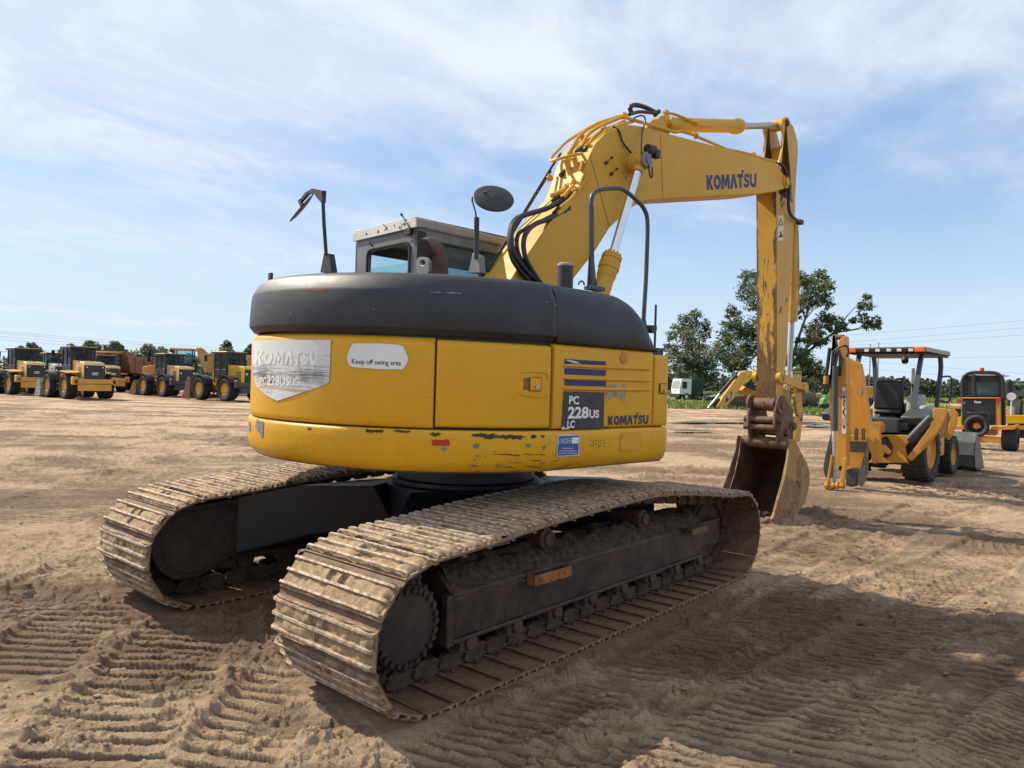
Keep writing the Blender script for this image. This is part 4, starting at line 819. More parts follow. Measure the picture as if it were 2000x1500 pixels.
for side in (-1, 1):
    yc = 1.19*side; nm = 'crawler_track'
    # chain (rails, bushings) is the part, shoes are its sub-parts
    mb = MB()
    for k in range(NSH):
        s0 = (k+.5)*PIT+.035; a, b_ = at_s(s0-PIT/2), at_s(s0+PIT/2); tv = (b_-a)/np.linalg.norm(b_-a); nv = np.array([-tv[1], tv[0]]); 
        mid = (a+b_)/2
        M_ = Matrix(((tv[0], 0, nv[0], mid[0]), (0, 1, 0, yc), (tv[1], 0, nv[1], mid[1]), (0, 0, 0, 1)))
        for y in (-.105, .075):
            mb.prism([(-PIT*.53, y, -.02), (-PIT*.30, y, -.048), (PIT*.30, y, -.048), (PIT*.53, y, -.02), (PIT*.50, y, .030), (PIT*.2, y, .052), (-PIT*.2, y, .052), (-PIT*.50, y, .030)], (0, .03, 0), T=M_)
        mb.cyl((-PIT/2, -.075, 0), (-PIT/2, .075, 0), .030, n=10, T=M_); mb.cyl((-PIT/2, -.125, 0), (-PIT/2, .125, 0), .019, n=8, T=M_)
        for yy in (-.14, -.06, .06, .14): mb.cyl((.03, yy, .03), (.03, yy, .053), .014, n=6, T=M_)
    lab = 'near right-hand track' if side < 0 else 'far left-hand track'
    ch = mb.build('crawler_track', M_link, EX, bevel=0, smooth=30)
    for k in range(NSH):
        s0 = (k+.5)*PIT+.035; a, b_ = at_s(s0-PIT/2), at_s(s0+PIT/2); tv = (b_-a)/np.linalg.norm(b_-a); nv = np.array([-tv[1], tv[0]]); mid = (a+b_)/2
        # path runs bottom-rear-top-front: outward normal is to the left of travel reversed
        M_ = Matrix(((tv[0], 0, nv[0], mid[0]), (0, 1, 0, yc), (tv[1], 0, nv[1], mid[1]), (0, 0, 0, 1)))
        if len(shoe_vars) < NV: o = shoe_mb(len(shoe_vars)+1).build('track_shoe', [M_shoe, M_mud], ch, bevel=0, smooth=40); shoe_vars.append(o.data)
        else:
            o = bpy.data.objects.new('track_shoe', shoe_vars[(k*3+side) % NV]); COL.objects.link(o); o.parent = ch
        o.matrix_local = M_
    # frame
    io = 1 if side > 0 else -1
    def Y(v): return yc+v*side                                    # v>0 outward
    sec = [(.20, .20), (.20, .455), (.075, .56), (-.12, .56), (-.20, .46), (-.20, .20)]
    mb = MB(); mb.prism([(-1.50, Y(v), z) for v, z in sec], (2.95, 0, 0)); mb.prism([(1.38, Y(v*.8), .22+(z-.2)*.85) for v, z in sec], (.22, 0, 0)); mb.b2((1.3, Y(-.17), .24), (1.86, Y(-.12), .46)); mb.b2((1.3, Y(.12), .24), (1.86, Y(.17), .46))
    mb.b2((-1.50, Y(.199), .19), (1.45, Y(.225), .215)); mb.b2((-1.55, Y(.16), .18), (-1.49, Y(.215), .46)); mb.b2((-1.75, Y(-.2), .16), (-1.45, Y(-.1), .60))
    fr = mb.build('track_frame', M_frame, EX, bevel=.008)
    # dirt lying on the frame's shoulder
    gr = []
    for i in range(90):
        x = -1.48+2.9*i/89; row = []
        for j in range(12):
            u = j/11; v = .205-.31*u; z = .455+(.105*min(1, u*2.4)); z += .018+.045*mnoise.fractal(Vector((x*5, u*4+side, 3)), .8, 2, 5)*(1-abs(u-.5)); 
            z -= .05*max(0, 1-u*6)+.05*max(0, (u-.8)*5)
            row.append((x, Y(v), z))
        gr.append(row)
    mb = MB(); mb.grid(gr); mb.build('frame_dirt', plain('dark clotted dirt', (.075, .046, .030), .95, var=.6, scale=26, bump=1.0, bscale=60), fr, smooth=60)
    # rollers, idler, sprocket
    for x in np.linspace(-1.36, 1.40, 8):
        mb = MB(); mb.lathe((x, Y(-.16), .185), (0, side, 0), [(0, 0), (.06, 0), (.06, .04), (.105, .04), (.105, .06), (.085, .065), (.085, .12), (.07, .13), (.07, .19), (.085, .20), (.085, .255), (.105, .26), (.105, .28), (.06, .28), (.06, .33), (0, .33)], 20)
        mb.b2((x-.07, Y(.16), .12), (x+.07, Y(.20), .22)); mb.cyl((x, Y(.19), .165), (x, Y(.225), .165), .04, n=12); mb.build('track_roller', M_link, fr, bevel=.004)
    for x in (-.62, .56):
        mb = MB(); zc = float(np.interp(x, [p.x for p in [Vector((-.88, 0, 0)), Vector((1.08, 0, 0))]], [.735, .708]))-.125
        mb.lathe((x, Y(-.12), zc+.02), (0, side, 0), [(0, 0), (.055, 0), (.06, .10), (.07, .12), (.07, .27), (.05, .28), (.045, .30), (0, .30)], 18); mb.b2((x-.05, Y(-.12), .52), (x+.05, Y(-.02), zc)); mb.build('carrier_roller', M_link, fr, bevel=.003)
    for x0, x1 in ((-.40, .0), (.65, 1.0)):
        mb = MB(); mb.b2((x0+.1, Y(-.16), .16), (x1, Y(-.13), .24)); mb.b2((x0+.1, Y(.12), .14), (x1, Y(.15), .24)); mb.build('track_guide', M_link, fr, bevel=.004)
    mb = MB(); mb.lathe((IDL[0], Y(-.10), IDL[1]), (0, side, 0), [(0, 0), (.12, 0), (.13, .03), (.20, .035), (.245, .03), (.245, .05), (.275, .055), (.275, .145), (.245, .15), (.245, .17), (.20, .165), (.13, .17), (.12, .20), (0, .20)], 40); mb.build('idler', M_link, fr)
    mb = MB(); pts = []
    for k in range(21*4):
        a = 2*math.pi*k/(21*4); r_ = .315 if k % 4 in (0, 1) else .275; pts.append((SPR[0]+r_*math.cos(a), SPR[1]+r_*math.sin(a)))
    mb.xz(pts, yc-.03, yc+.03); mb.cyl((SPR[0], Y(-.22), SPR[1]), (SPR[0], Y(.12), SPR[1]), .20, n=36); mb.build('sprocket', M_link, fr, bevel=.003)
    mb = MB(); mb.lathe((SPR[0], Y(.05), SPR[1]), (0, side, 0), [(.235, 0), (.235, .11), (.225, .125), (.215, .13), (.212, .155), (.204, .165), (.12, .172), (0, .175)], 48)
    for k in range(26):
        a = 2*math.pi*k/26+.03*math.sin(k*5); c_ = Vector((SPR[0]+.186*math.cos(a), Y(.205), SPR[1]+.186*math.sin(a))); mb.cyl(c_, c_+Vector((0, side*.03, 0)), .0165, n=6)
        a += .12; c_ = Vector((SPR[0]+.226*math.cos(a), Y(.155), SPR[1]+.226*math.sin(a))); mb.cyl(c_, c_+Vector((0, side*.03, 0)), .014, n=6)
    for k in range(12):
        a = 2*math.pi*k/12; c_ = Vector((SPR[0]+.262*math.cos(a), Y(.06), SPR[1]+.262*math.sin(a))); mb.cyl(c_, c_+Vector((0, side*.03, 0)), .016, n=6)
    mb.build('final_drive', M_cover, fr, smooth=40)
    # travel motor cover on the inner side
    ol = [(-1.50, .69), (-1.85, .675)]+[(-1.85+.27*math.cos(R(a)), .415+.265*math.sin(R(a))) for a in range(95, 272, 12)]+[(-1.78, .155), (-1.49, .29)]
    mb = MB(); mb.xz(ol, Y(-.21), Y(-.285))
    o2 = [(x*.86+(-1.68)*.14, z*.84+.42*.16) for x, z in ol]; mb.xz(o2, Y(-.280), Y(-.293)); mb.build('motor_cover', M_cover, fr, bevel=.006)
    # carbody legs
    for fx in (-1, 1):
        a = [(fx*1.50, .90*side, .70), (fx*1.50, .90*side, .27), (fx*.80, .90*side, .27), (fx*.80, .90*side, .66)]
        q = [(fx*.78, .22*side, .80), (fx*.60, .16*side, .46), (fx*.15, .42*side, .46), (fx*.20, .46*side, .80)]
        mid = [tuple(a[i][j]*.55+q[i][j]*.45+(.05 if j == 2 else 0) for j in range(3)) for i in range(4)]
        rows = [a, mid, q]; mb = MB(); mb.grid([r+[r[0]] for r in rows]); mb.add(a, [(0, 1, 2, 3)]); mb.add(q, [(0, 1, 2, 3)]); mb.build('carbody_leg', M_xframe, EX, bevel=.02, seg=3)
    mb = MB(); mb.b2((-1.52, Y(-.27), .24), (-1.46, Y(-.20), .72)); mb.build('leg_flange', M_cover, EX, bevel=.006)
mb = MB(); s1_, s2_ = Vector((-.86, -1.41, .40)), Vector((-.48, -1.41, .40))
mb.b2((-.87, -1.385, .39), (-.855, -1.445, .455)); mb.b2((-.515, -1.385, .39), (-.50, -1.445, .455)); mb.b2((-.87, -1.445, .39), (-.50, -1.454, .455)); mb.cyl((-.80, -1.45, .42), (-.80, -1.46, .42), .012, n=8); mb.cyl((-.57, -1.45, .42), (-.57, -1.46, .42), .012, n=8); mb.build('boarding_step', plain('rusty orange step', (.26, .10, .03), .75, var=.4, scale=14, dust=.2), EX, bevel=.004)
mb = MB(); mb.b2((1.12, -1.395, .42), (1.40, -1.47, .47)); mb.build('boarding_step', M_steel, EX, bevel=.004)
mb = MB(); mb.cyl((0, 0, .44), (0, 0, .80), .66, n=48); mb.cyl((0, 0, .80), (0, 0, .84), .60, n=48); mb.cyl((0, 0, .84), (0, 0, .97), .56, n=48); mb.cyl((0, 0, .97), (0, 0, 1.05), .62, n=48); mb.build('swing_circle', M_xframe, EX, bevel=.006)
mb = MB(MU); mb.b2((-1.2, -.5, .995), (1.0, .5, 1.055)); mb.build('revolving_frame', M_black, EX)
# ================================================================== GROUND
mt, t, b = newmat('dry rutted sand')
gp_ = t.node('ShaderNodeNewGeometry').outputs['Position']
rot = t.node('ShaderNodeMapping', {'Vector': gp_}); rot.inputs['Rotation'].default_value = (0, 0, R(49)); rv = rot.outputs[0]
streaks = t.noise(t.scale(rv, (.05, .55, 1)), 1.0, 8, .65, .6)
blot = t.noise(gp_, .45, 8, .62, .5); fine = t.noise(gp_, 9, 8, .7); gr_ = t.noise(gp_, 160, 4, .75)
z_ = t.node('ShaderNodeSeparateXYZ', {0: gp_}).outputs[2]
f = t.math('ADD', t.math('MULTIPLY', blot, .5), t.math('ADD', t.math('MULTIPLY', streaks, .45), t.math('MULTIPLY', fine, .22)))
c = t.mix(t.ramp(f, .52, .65), (.72, .515, .330), (.26, .168, .105))
c = t.mix(t.math('MULTIPLY', t.ramp(fine, .5, .75), .35), c, (.68, .53, .36))
c = t.mix(t.ramp(t.noise(gp_, 5.5, 9, .72, .4), .54, .64, 0, .42), c, (.22, .142, .086))
c = t.mix(t.math('MULTIPLY', t.ramp(gr_, .38, .66), .55), c, (.26, .175, .11))
c = t.mix(t.ramp(z_, -.045, -.078, 0, .62), c, (.20, .14, .095))  # low slots darkened: damp sand plus deepened shade put into the colour
t.put(b.inputs['Base Color'], c); b.inputs['Roughness'].default_value = .93; b.inputs['Specular IOR Level'].default_value = .25
hh = t.math('ADD', t.math('MULTIPLY', t.noise(gp_, 30, 10, .72), 1.0), t.math('MULTIPLY', t.noise(gp_, 260, 4, .7), .35))
b1_ = t.node('ShaderNodeBump', {'Strength': 1.0, 'Distance': .050, 'Height': hh})
b2_n = t.node('ShaderNodeBump', {'Strength': .8, 'Distance': .16, 'Height': t.noise(t.scale(rv, (.35, 2.2, 1)), 1.6, 9, .66, .5), 'Normal': b1_.outputs[0]})
t.put(b.inputs['Normal'], b2_n.outputs[0]); M_sand = mt

def vnoise(X, Y, seed):                                           # smooth value noise
    xi = np.floor(X).astype(np.int64); yi = np.floor(Y).astype(np.int64); fx = X-xi; fy = Y-yi
    fx = fx*fx*fx*(fx*(fx*6-15)+10); fy = fy*fy*fy*(fy*(fy*6-15)+10)
    def h(a, b_):
        n = (a*374761393+b_*668265263+seed*1442695041) & 0xffffffff; n = ((n ^ (n >> 13))*1274126177) & 0xffffffff; return ((n ^ (n >> 16)) & 0xffff)/65535.0
    return (h(xi, yi)*(1-fx)+h(xi+1, yi)*fx)*(1-fy)+(h(xi, yi+1)*(1-fx)+h(xi+1, yi+1)*fx)*fy
def fbm(X, Y, seed, o=4, g=.5):
    a = 1; s_ = np.zeros_like(X); n = 0
    for k in range(o): s_ += a*vnoise(X, Y, seed+k*17); n += a; a *= g; X = X*2.03+11.7; Y = Y*2.03+5.3
    return s_/n
def sstep(x, a, b_): u = np.clip((x-a)/(b_-a), 0, 1); return u*u*(3-2*u)
cr_, sr_ = math.cos(R(49)), math.sin(R(49))
# crawler prints: (centre line start/end, bar direction start/end) in picture points, width, pitch, depth
BANDS = [((150, 1490), (420, 1170), (177, 1290), (373, 1296), .62, .115, .060),
         ((420, 1490), (560, 1300), (440, 1400), (600, 1420), .45, .105, .036),
         ((20, 1200), (200, 1090), (20, 1150), (190, 1140), .70, .11, .042),
         ((1020, 1490), (1640, 1120), (1500, 1190), (1640, 1206), .58, .078, .052),
         ((1330, 1490), (1960, 1110), (1500, 1420), (1680, 1455), .60, .085, .040),
         ((1860, 1500), (2020, 1260), (1890, 1400), (1990, 1430), .34, .062, .045),
         ((1500, 1140), (1830, 985), (1560, 1100), (1680, 1110), .70, .085, .034),
         ((1680, 1180), (2010, 1040), (1700, 1130), (1850, 1140), .70, .085, .030),
         ((880, 1490), (1250, 1290), (1000, 1400), (1100, 1420), .40, .09, .018),
         ((0, 1010), (560, 850), (100, 960), (300, 962), 1.6, .16, .026),
         ((1560, 1052), (2030, 985), (1700, 1010), (1850, 1020), .8, .13, .022),
         ((700, 1495), (1180, 1330), (1000, 1400), (1100, 1418), .30, .085, .030),
         ((1560, 1490), (2040, 1180), (1700, 1400), (1850, 1425), .5, .10, .030),
         ((0, 1330), (170, 1180), (20, 1260), (150, 1262), .55, .11, .040),
         ((1480, 1110), (1700, 1010), (1520, 1080), (1620, 1088), .5, .085, .030),
         ((0, 930), (480, 840), (100, 900), (300, 905), 1.6, .2, .028)]
def height(X, Y):
    u = X*cr_-Y*sr_; v = X*sr_+Y*cr_                              # u along the picture's left-right, v into the view
    H = (fbm(X*.35, Y*.35, 3, 3)-.5)*.09
    H += (fbm(X*1.6, Y*1.6, 11, 4, .55)-.5)*.055
    rough = sstep(fbm(X*.5+9, Y*.5, 23, 3), .42, .62)
    H += ((fbm(u*.55, v*4.5, 31, 4, .55)-.5)*.085+(fbm(u*1.3, v*12, 37, 3, .6)-.5)*.035)*(.35+.65*rough)
    cl = fbm(X*9, Y*9, 41, 4, .6); H += np.minimum(np.clip(cl-.55, 0, 1)*.20, .016+.02*fbm(X*5, Y*5, 43, 2))*(.25+.75*rough)+(fbm(X*16, Y*16, 61, 5, .72)-.5)*.022; c2 = fbm(X*20+3, Y*20, 47, 3, .6); H += np.minimum(np.clip(c2-.60, 0, 1)*.11, .012)*rough
    for (a, b_, p, q, w, pit, dep) in BANDS:
        A, B, P_, Q = G(*a), G(*b_), G(*p), G(*q); d = (B-A); L = math.hypot(d.x, d.y); dx, dy = d.x/L, d.y/L
        e = (Q-P_); le = math.hypot(e.x, e.y); nx, ny = -e.y/le, e.x/le
        s_ = (X-A.x)*dx+(Y-A.y)*dy; lat = -(X-A.x)*dy+(Y-A.y)*dx
        wob = (fbm(X*1.3, Y*1.3, 77, 2)-.5)*.10
        m_ = (1-sstep(np.abs(lat+wob), w/2-.04, w/2+.03))*sstep(s_, -.3, .2)*(1-sstep(s_, L-.1, L+.4))
        keep = sstep(fbm(X*1.7, Y*1.7, int(abs(a[0]))+5, 3), .33, .50)
        ph = (X*nx+Y*ny+(fbm(X*2, Y*2, 91, 3)-.5)*.03)/pit; fr_ = ph-np.floor(ph)
        bar = 1-sstep(np.abs(fr_-.5), .11, .22)                    # narrow pressed slots between crumbling ribs
        crumb = .6+.8*(fbm(X*14, Y*14, 52, 3)-.0)
        H = H*(1-.5*m_*keep)-dep*m_*keep*bar*crumb-m_*.010+.020*np.exp(-((np.abs(lat+wob)-w/2-.05)/.05)**2)*sstep(s_, 0, .3)*(1-sstep(s_, L-.2, L))*(.5+crumb)*.5
    # mounds pushed up beside the bucket and along old ruts
    for (px, py, rx, h_) in ((1600, 1000, .34, .10), (1560, 1012, .22, .07), (1660, 1020, .30, .07), (1660, 1090, .16, .09), (1700, 1072, .10, .06), (1755, 1055, .12, .04)):
        c_ = G(px, py); rr = np.hypot(X-c_.x, Y-c_.y)/rx; H += h_*np.exp(-rr*rr*1.6)*(.5+fbm(X*7, Y*7, 66, 4, .65))
    A, B = G(1000, 1500), G(1500, 1235); d = (B-A); L = math.hypot(d.x, d.y); s_ = ((X-A.x)*d.x+(Y-A.y)*d.y)/L; lat = (-(X-A.x)*d.y+(Y-A.y)*d.x)/L
    H += np.exp(-(lat/.045)**2)*np.clip(fbm(X*12, Y*12, 88, 3, .6)-.42, 0, 1)*.22*sstep(s_, 0, .2)*(1-sstep(s_, L-.2, L))
    H -= .036
    # under and beside the tracks the sand is pressed level with the shoes
    for yc in (-1.19, 1.19):
        ins = (1-sstep(np.abs(Y-yc), .42, .56))*(1-sstep(np.abs(X), 1.95, 2.25)); H = H*(1-ins)+(-.034)*ins
        rim = np.exp(-((np.abs(Y-yc)-.50)/.06)**2)*(1-sstep(np.abs(X), 1.9, 2.2)); H += rim*.022*(fbm(X*8, Y*8, 14, 3)+.1)
    dist = np.hypot(X-CAM.x, Y-CAM.y); H *= 1-.75*sstep(dist, 25, 70)
    return H
# a single sheet: rings round the camera's foot point, fine in front, coarse behind, out to the horizon
rad = [1.2]
while rad[-1] < 70: rad.append(rad[-1]+max(.0085, .0052+rad[-1]**2/2300))
while rad[-1] < 3500: rad.append(rad[-1]*1.12)
rad = np.array(rad)
fwd = YAW; fa = np.linspace(-R(41), R(41), 980); co_ = np.linspace(R(41), 2*math.pi-R(41), 110)[1:-1]; ang = fwd+np.concatenate([fa, co_])
RR, AA = np.meshgrid(rad, ang, indexing='ij'); X = CAM.x+RR*np.cos(AA); Y = CAM.y+RR*np.sin(AA); Z = height(X, Y)
nr, na = X.shape; V = np.stack([X, Y, Z], -1).reshape(-1, 3)
i0 = (np.arange(nr-1)[:, None]*na+np.arange(na)[None, :]); i1 = (np.arange(nr-1)[:, None]*na+(np.arange(na)[None, :]+1) % na)
F = np.stack([i0, i0+na, i1+na, i1], -1).reshape(-1, 4)
cc = len(V); V = np.vstack([V, [[CAM.x, CAM.y, -.04]]])
me = bpy.data.meshes.new('ground'); fanF = np.stack([np.full(na, cc), np.arange(na), (np.arange(na)+1) % na], -1)
me.vertices.add(len(V)); me.vertices.foreach_set('co', V.ravel())
loops = np.concatenate([F.ravel(), fanF.ravel()]); me.loops.add(len(loops)); me.loops.foreach_set('vertex_index', loops.astype(np.int32))
ls = np.concatenate([np.arange(len(F))*4, len(F)*4+np.arange(na)*3]); me.polygons.add(len(ls)); me.polygons.foreach_set('loop_start', ls.astype(np.int32))
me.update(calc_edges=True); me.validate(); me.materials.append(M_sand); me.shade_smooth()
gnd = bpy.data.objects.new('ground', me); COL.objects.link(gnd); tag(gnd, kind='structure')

# loose clods
mb = MB(); n_cl = 0
def hgt(x, y): return float(height(np.array([x]), np.array([y]))[0])
ico = bmesh.new(); bmesh.ops.create_icosphere(ico, subdivisions=1, radius=1); IV = [v.co.copy() for v in ico.verts]; IF = [tuple(v.index for v in f.verts) for f in ico.faces]; ico.free()
CP = []
for k in range(2600):
    py = random.uniform(960, 1500)**1.0; px = random.uniform(-100, 2100); g_ = G(px, py)
    if abs(abs(g_.y)-1.19) < .47 and abs(g_.x) < 2.3: continue
    CP.append((g_.x, g_.y))
lane = [(G(1000, 1500), G(1500, 1235), .05, 60), (G(60, 1480), G(260, 1280), .15, 30), (G(1560, 1000), G(1720, 1030), .2, 50)]
for a, b_, w, n in lane:
    for k in range(n): q = a.lerp(b_, random.random()); CP.append((q.x+random.gauss(0, w), q.y+random.gauss(0, w)))
CPn = np.array(CP); HZ = height(CPn[:, 0], CPn[:, 1]); MASK = fbm(CPn[:, 0]*1.1, CPn[:, 1]*1.1, 99, 3)
for (x, y), z, mk in zip(CP, HZ, MASK):
    if mk < .47 and random.random() < .8: continue
    r_ = .004+.016*random.random()**3.2; M_ = Matrix.Translation((x, y, z+r_*.15))@Matrix.Rotation(random.uniform(0, 6), 4, 'Z')@Matrix.Diagonal((r_*random.uniform(.8, 1.6), r_*random.uniform(.7, 1.2), r_*random.uniform(.5, .9), 1))
    mb.add([v*random.uniform(.75, 1.2) for v in IV], IF, T=M_)
o = mb.build('dirt_clods', M_sand, None, smooth=30, fixn=False); tag(o, 'small crumbled clods of sand scattered over the yard', 'clods', kind='stuff')

# water lying in the wheel ruts
mt, t, b = newmat('muddy puddle water'); b.inputs['Base Color'].default_value = (.09, .075, .06, 1); b.inputs['Roughness'].default_value = .22; M_water = mt
for (px, py, rx, ry) in ((1400, 826, 90, 1.6), (1560, 828, 45, 3.0), (1350, 842, 45, 1.5), (1655, 826, 60, 1.2), (1600, 834, 30, 1.4), (1470, 820, 50, .8)):
    P = []
    for k in range(28):
        a = 2*math.pi*k/28; q = 1+random.uniform(-.35, .35); g_ = G(px+math.cos(a)*rx*q, py+math.sin(a)*ry*q); P.append((g_.x, g_.y, .035))
    mb = MB(); mb.add(P, [tuple(range(28))]); tag(mb.build('puddle', M_water, None, smooth=0), kind='structure')
# wet soil around
# ================================================================== GRASS AND WOODS
def leafmat(name, a, b_, trans=.25, rough=.6):
    mt, t, bs = newmat(name); g_ = t.node('ShaderNodeNewGeometry')
    n = t.noise(g_.outputs['Position'], .8, 3); rp = g_.outputs['Random Per Island']
    c = t.mix(t.math('ADD', t.math('MULTIPLY', rp, .7), t.math('MULTIPLY', n, .4), 0, True), a, b_)
    t.put(bs.inputs['Base Color'], c); bs.inputs['Roughness'].default_value = rough
    tr = t.node('ShaderNodeBsdfTranslucent', {'Color': t.mix(.5, c, (.12, .17, .02))}); mx = t.node('ShaderNodeMixShader', {0: trans, 1: bs.outputs[0], 2: tr.outputs[0]})
    t.l.new(mx.outputs[0], [n_ for n_ in t.n if n_.type == 'OUTPUT_MATERIAL'][0].inputs[0]); return mt
M_leaf = leafmat('dark broad leaves', (.028, .046, .016), (.105, .135, .040))
M_leaf2 = leafmat('greyish green leaves', (.08, .10, .06), (.19, .21, .12))
M_leaf3 = leafmat('haze lightened green leaves', (.07, .09, .045), (.16, .19, .085))  # lightened so that distance haze sits in the leaf colour
M_pine = leafmat('pine foliage', (.030, .045, .025), (.075, .095, .05))
M_grass = leafmat('short grass', (.10, .15, .03), (.22, .27, .06), .2)
M_weed = leafmat('tall yellow weeds', (.10, .13, .03), (.34, .31, .08), .3)
M_bark = plain('grey bark', (.09, .075, .06), .9, var=.3, scale=4)
mt, t, b = newmat('grass sheet'); gp_ = t.node('ShaderNodeNewGeometry').outputs['Position']
c = t.mix(t.ramp(t.noise(gp_, .25, 7, .65), .35, .65), (.11, .155, .035), (.22, .26, .075)); c = t.mix(t.ramp(t.noise(gp_, .06, 4), .55, .7, 0, .5), c, (.30, .27, .11))
t.put(b.inputs['Base Color'], c); b.inputs['Roughness'].default_value = .9; t.put(b.inputs['Normal'], t.node('ShaderNodeBump', {'Strength': 1, 'Distance': .2, 'Height': t.noise(gp_, 6, 6)}).outputs[0]); M_gsh = mt
edge_px = [(1230, 797), (1300, 797), (1350, 798), (1420, 799), (1500, 803), (1560, 808), (1610, 813), (1680, 815), (1760, 812), (1840, 806), (1900, 803), (2100, 800), (2400, 806)]
E0 = []
for (x0, y0), (x1, y1) in zip(edge_px, edge_px[1:]):
    for k in range(24): u = k/24; g_ = G(x0+(x1-x0)*u, y0+(y1-y0)*u+random.uniform(-.6, .6)); E0.append(g_)
mb = MB(); near = [(p.x, p.y, .05) for p in E0]; far = [(CAM.x+(p.x-CAM.x)/math.hypot(p.x-CAM.x, p.y-CAM.y)*900, CAM.y+(p.y-CAM.y)/math.hypot(p.x-CAM.x, p.y-CAM.y)*900, .05) for p in E0]
low = [(x, y, -.1) for x, y, _ in near]; mb.grid([low, near, far]); tag(mb.build('grass_field', M_gsh, None, smooth=60), kind='structure')
def blades(name, n, pos, hfun, wfun, mt, lab, cat, lean=.35):
    mb = MB()
    for k in range(n):
        p, sc = pos(); h = hfun()*sc; w = wfun()*sc; a = random.uniform(0, math.pi); dx, dy = math.cos(a)*w, math.sin(a)*w; lx, ly = random.gauss(0, lean)*h, random.gauss(0, lean)*h
        mb.add([(p[0]-dx, p[1]-dy, p[2]), (p[0]+dx, p[1]+dy, p[2]), (p[0]+dx*.3+lx, p[1]+dy*.3+ly, p[2]+h), (p[0]-dx*.3+lx, p[1]-dy*.3+ly, p[2]+h)], [(0, 1, 2, 3)])
    o = mb.build(name, mt, None, smooth=0, fixn=False); return tag(o, lab, cat, kind='stuff')
def posg():
    p = random.choice(E0); d = Vector((p.x-CAM.x, p.y-CAM.y)); q = d*(1+abs(random.gauss(0, .25))); return (CAM.x+q.x+random.gauss(0, .3), CAM.y+q.y+random.gauss(0, .3), .03), 1
blades('grass', 9000, posg, lambda: random.uniform(.08, .28), lambda: random.uniform(.05, .14), M_grass, 'short green grass along the far edge of the sandy yard', 'grass')
def posw():
    px = random.uniform(1290, 2150); d = random.uniform(140, 185); q = Wd(px, 750, d); return (q.x, q.y, 0), 1
blades('weeds', 12000, posw, lambda: random.uniform(.5, 1.1), lambda: random.uniform(.12, .35), M_weed, 'tall yellow-green weeds growing in front of the pine woods', 'weeds', .15)
def leaves(mb, c, r, n, s, flat=.85):
    n = int(n*1.0)
    """leaf-sized quads gathered in small clumps through a crown lobe"""
    ncl = max(5, int(n/16)); 
    for j in range(ncl):
        d = Vector((random.gauss(0, 1), random.gauss(0, 1), random.gauss(0, 1))).normalized()*r*(random.random()**.45)
        d.z *= flat; cc_ = c+d; rc = r*random.uniform(.10, .24)
        for k in range(16):
            p = cc_+Vector((random.gauss(0, rc), random.gauss(0, rc), random.gauss(0, rc*.7))); a = Vector((random.gauss(0, 1), random.gauss(0, 1), random.gauss(0, 1))).normalized(); b_ = a.orthogonal().normalized(); q = s*random.uniform(.5, 1.25)
            a *= q; b_ *= q*.62; mb.add([p-a, p-b_, p+a, p+b_], [(0, 1, 2, 3)])
def big_tree(base, depth, blobs, limbs, label, z0, k0, leaf=.20, dens=1.0, tr=.34, cfun=None):
    """blobs and limbs given where the crown's lobes stand; each lobe gets its own distance"""
    bx = Wd(base[0], base[1], depth); root = empty('tree', (bx.x, bx.y, 0), 0, label, 'tree', 'large broad-leaved trees beyond the yard')
    T = Matrix.Translation((-bx.x, -bx.y, 0)); mb = MB(T); B3 = []
    for (x, y, r_) in blobs:
        X_, Y_ = cfun(x, y); rr = 1.1*r_*k0/FPX*depth; dd = random.uniform(-1, 1)*depth*.035; c_ = Wd(X_, Y_, depth+dd); B3.append((c_, rr)); leaves(mb, c_, rr*1.02, int(dens*95*(rr/1.0)**2/(leaf/.2)**1.2), leaf)
    mb.build('crown', M_leaf, root, smooth=0, fixn=False)
    mt_ = MB(T); b0 = Vector((bx.x, bx.y, -.2)); fork = Wd(*cfun(*limbs[0]), depth); mt_.tube(cr([b0, b0.lerp(fork, .5)+Vector((.15, .1, 0)), fork], 5), [tr*(1-.35*i/10) for i in range(11)], 8)
    for c_, rr in B3:
        if random.random() < .8:
            q = limbs[min(range(len(limbs)), key=lambda i: (Wd(*cfun(*limbs[i]), depth)-c_).length)]; s_ = Wd(*cfun(*q), depth)
            st = fork.lerp(s_, .8); m_ = st.lerp(c_, .5)+Vector((random.gauss(0, .25), random.gauss(0, .25), random.gauss(0, .2))); P = cr([st, m_, c_], 4); mt_.tube(P, [max(.02, tr*.28*(1-i/len(P))) for i in range(len(P))], 5)
    for q in limbs[1:]:
        s_ = Wd(*cfun(*q), depth); P = cr([fork, fork.lerp(s_, .5)+Vector((0, 0, .2)), s_], 5); mt_.tube(P, [tr*.62*(1-.55*i/len(P)) for i in range(len(P))], 6)
    mt_.build('trunk', M_bark, root, smooth=60)
z4 = lambda x, y: (1290+.225*x, 500+.225*y)
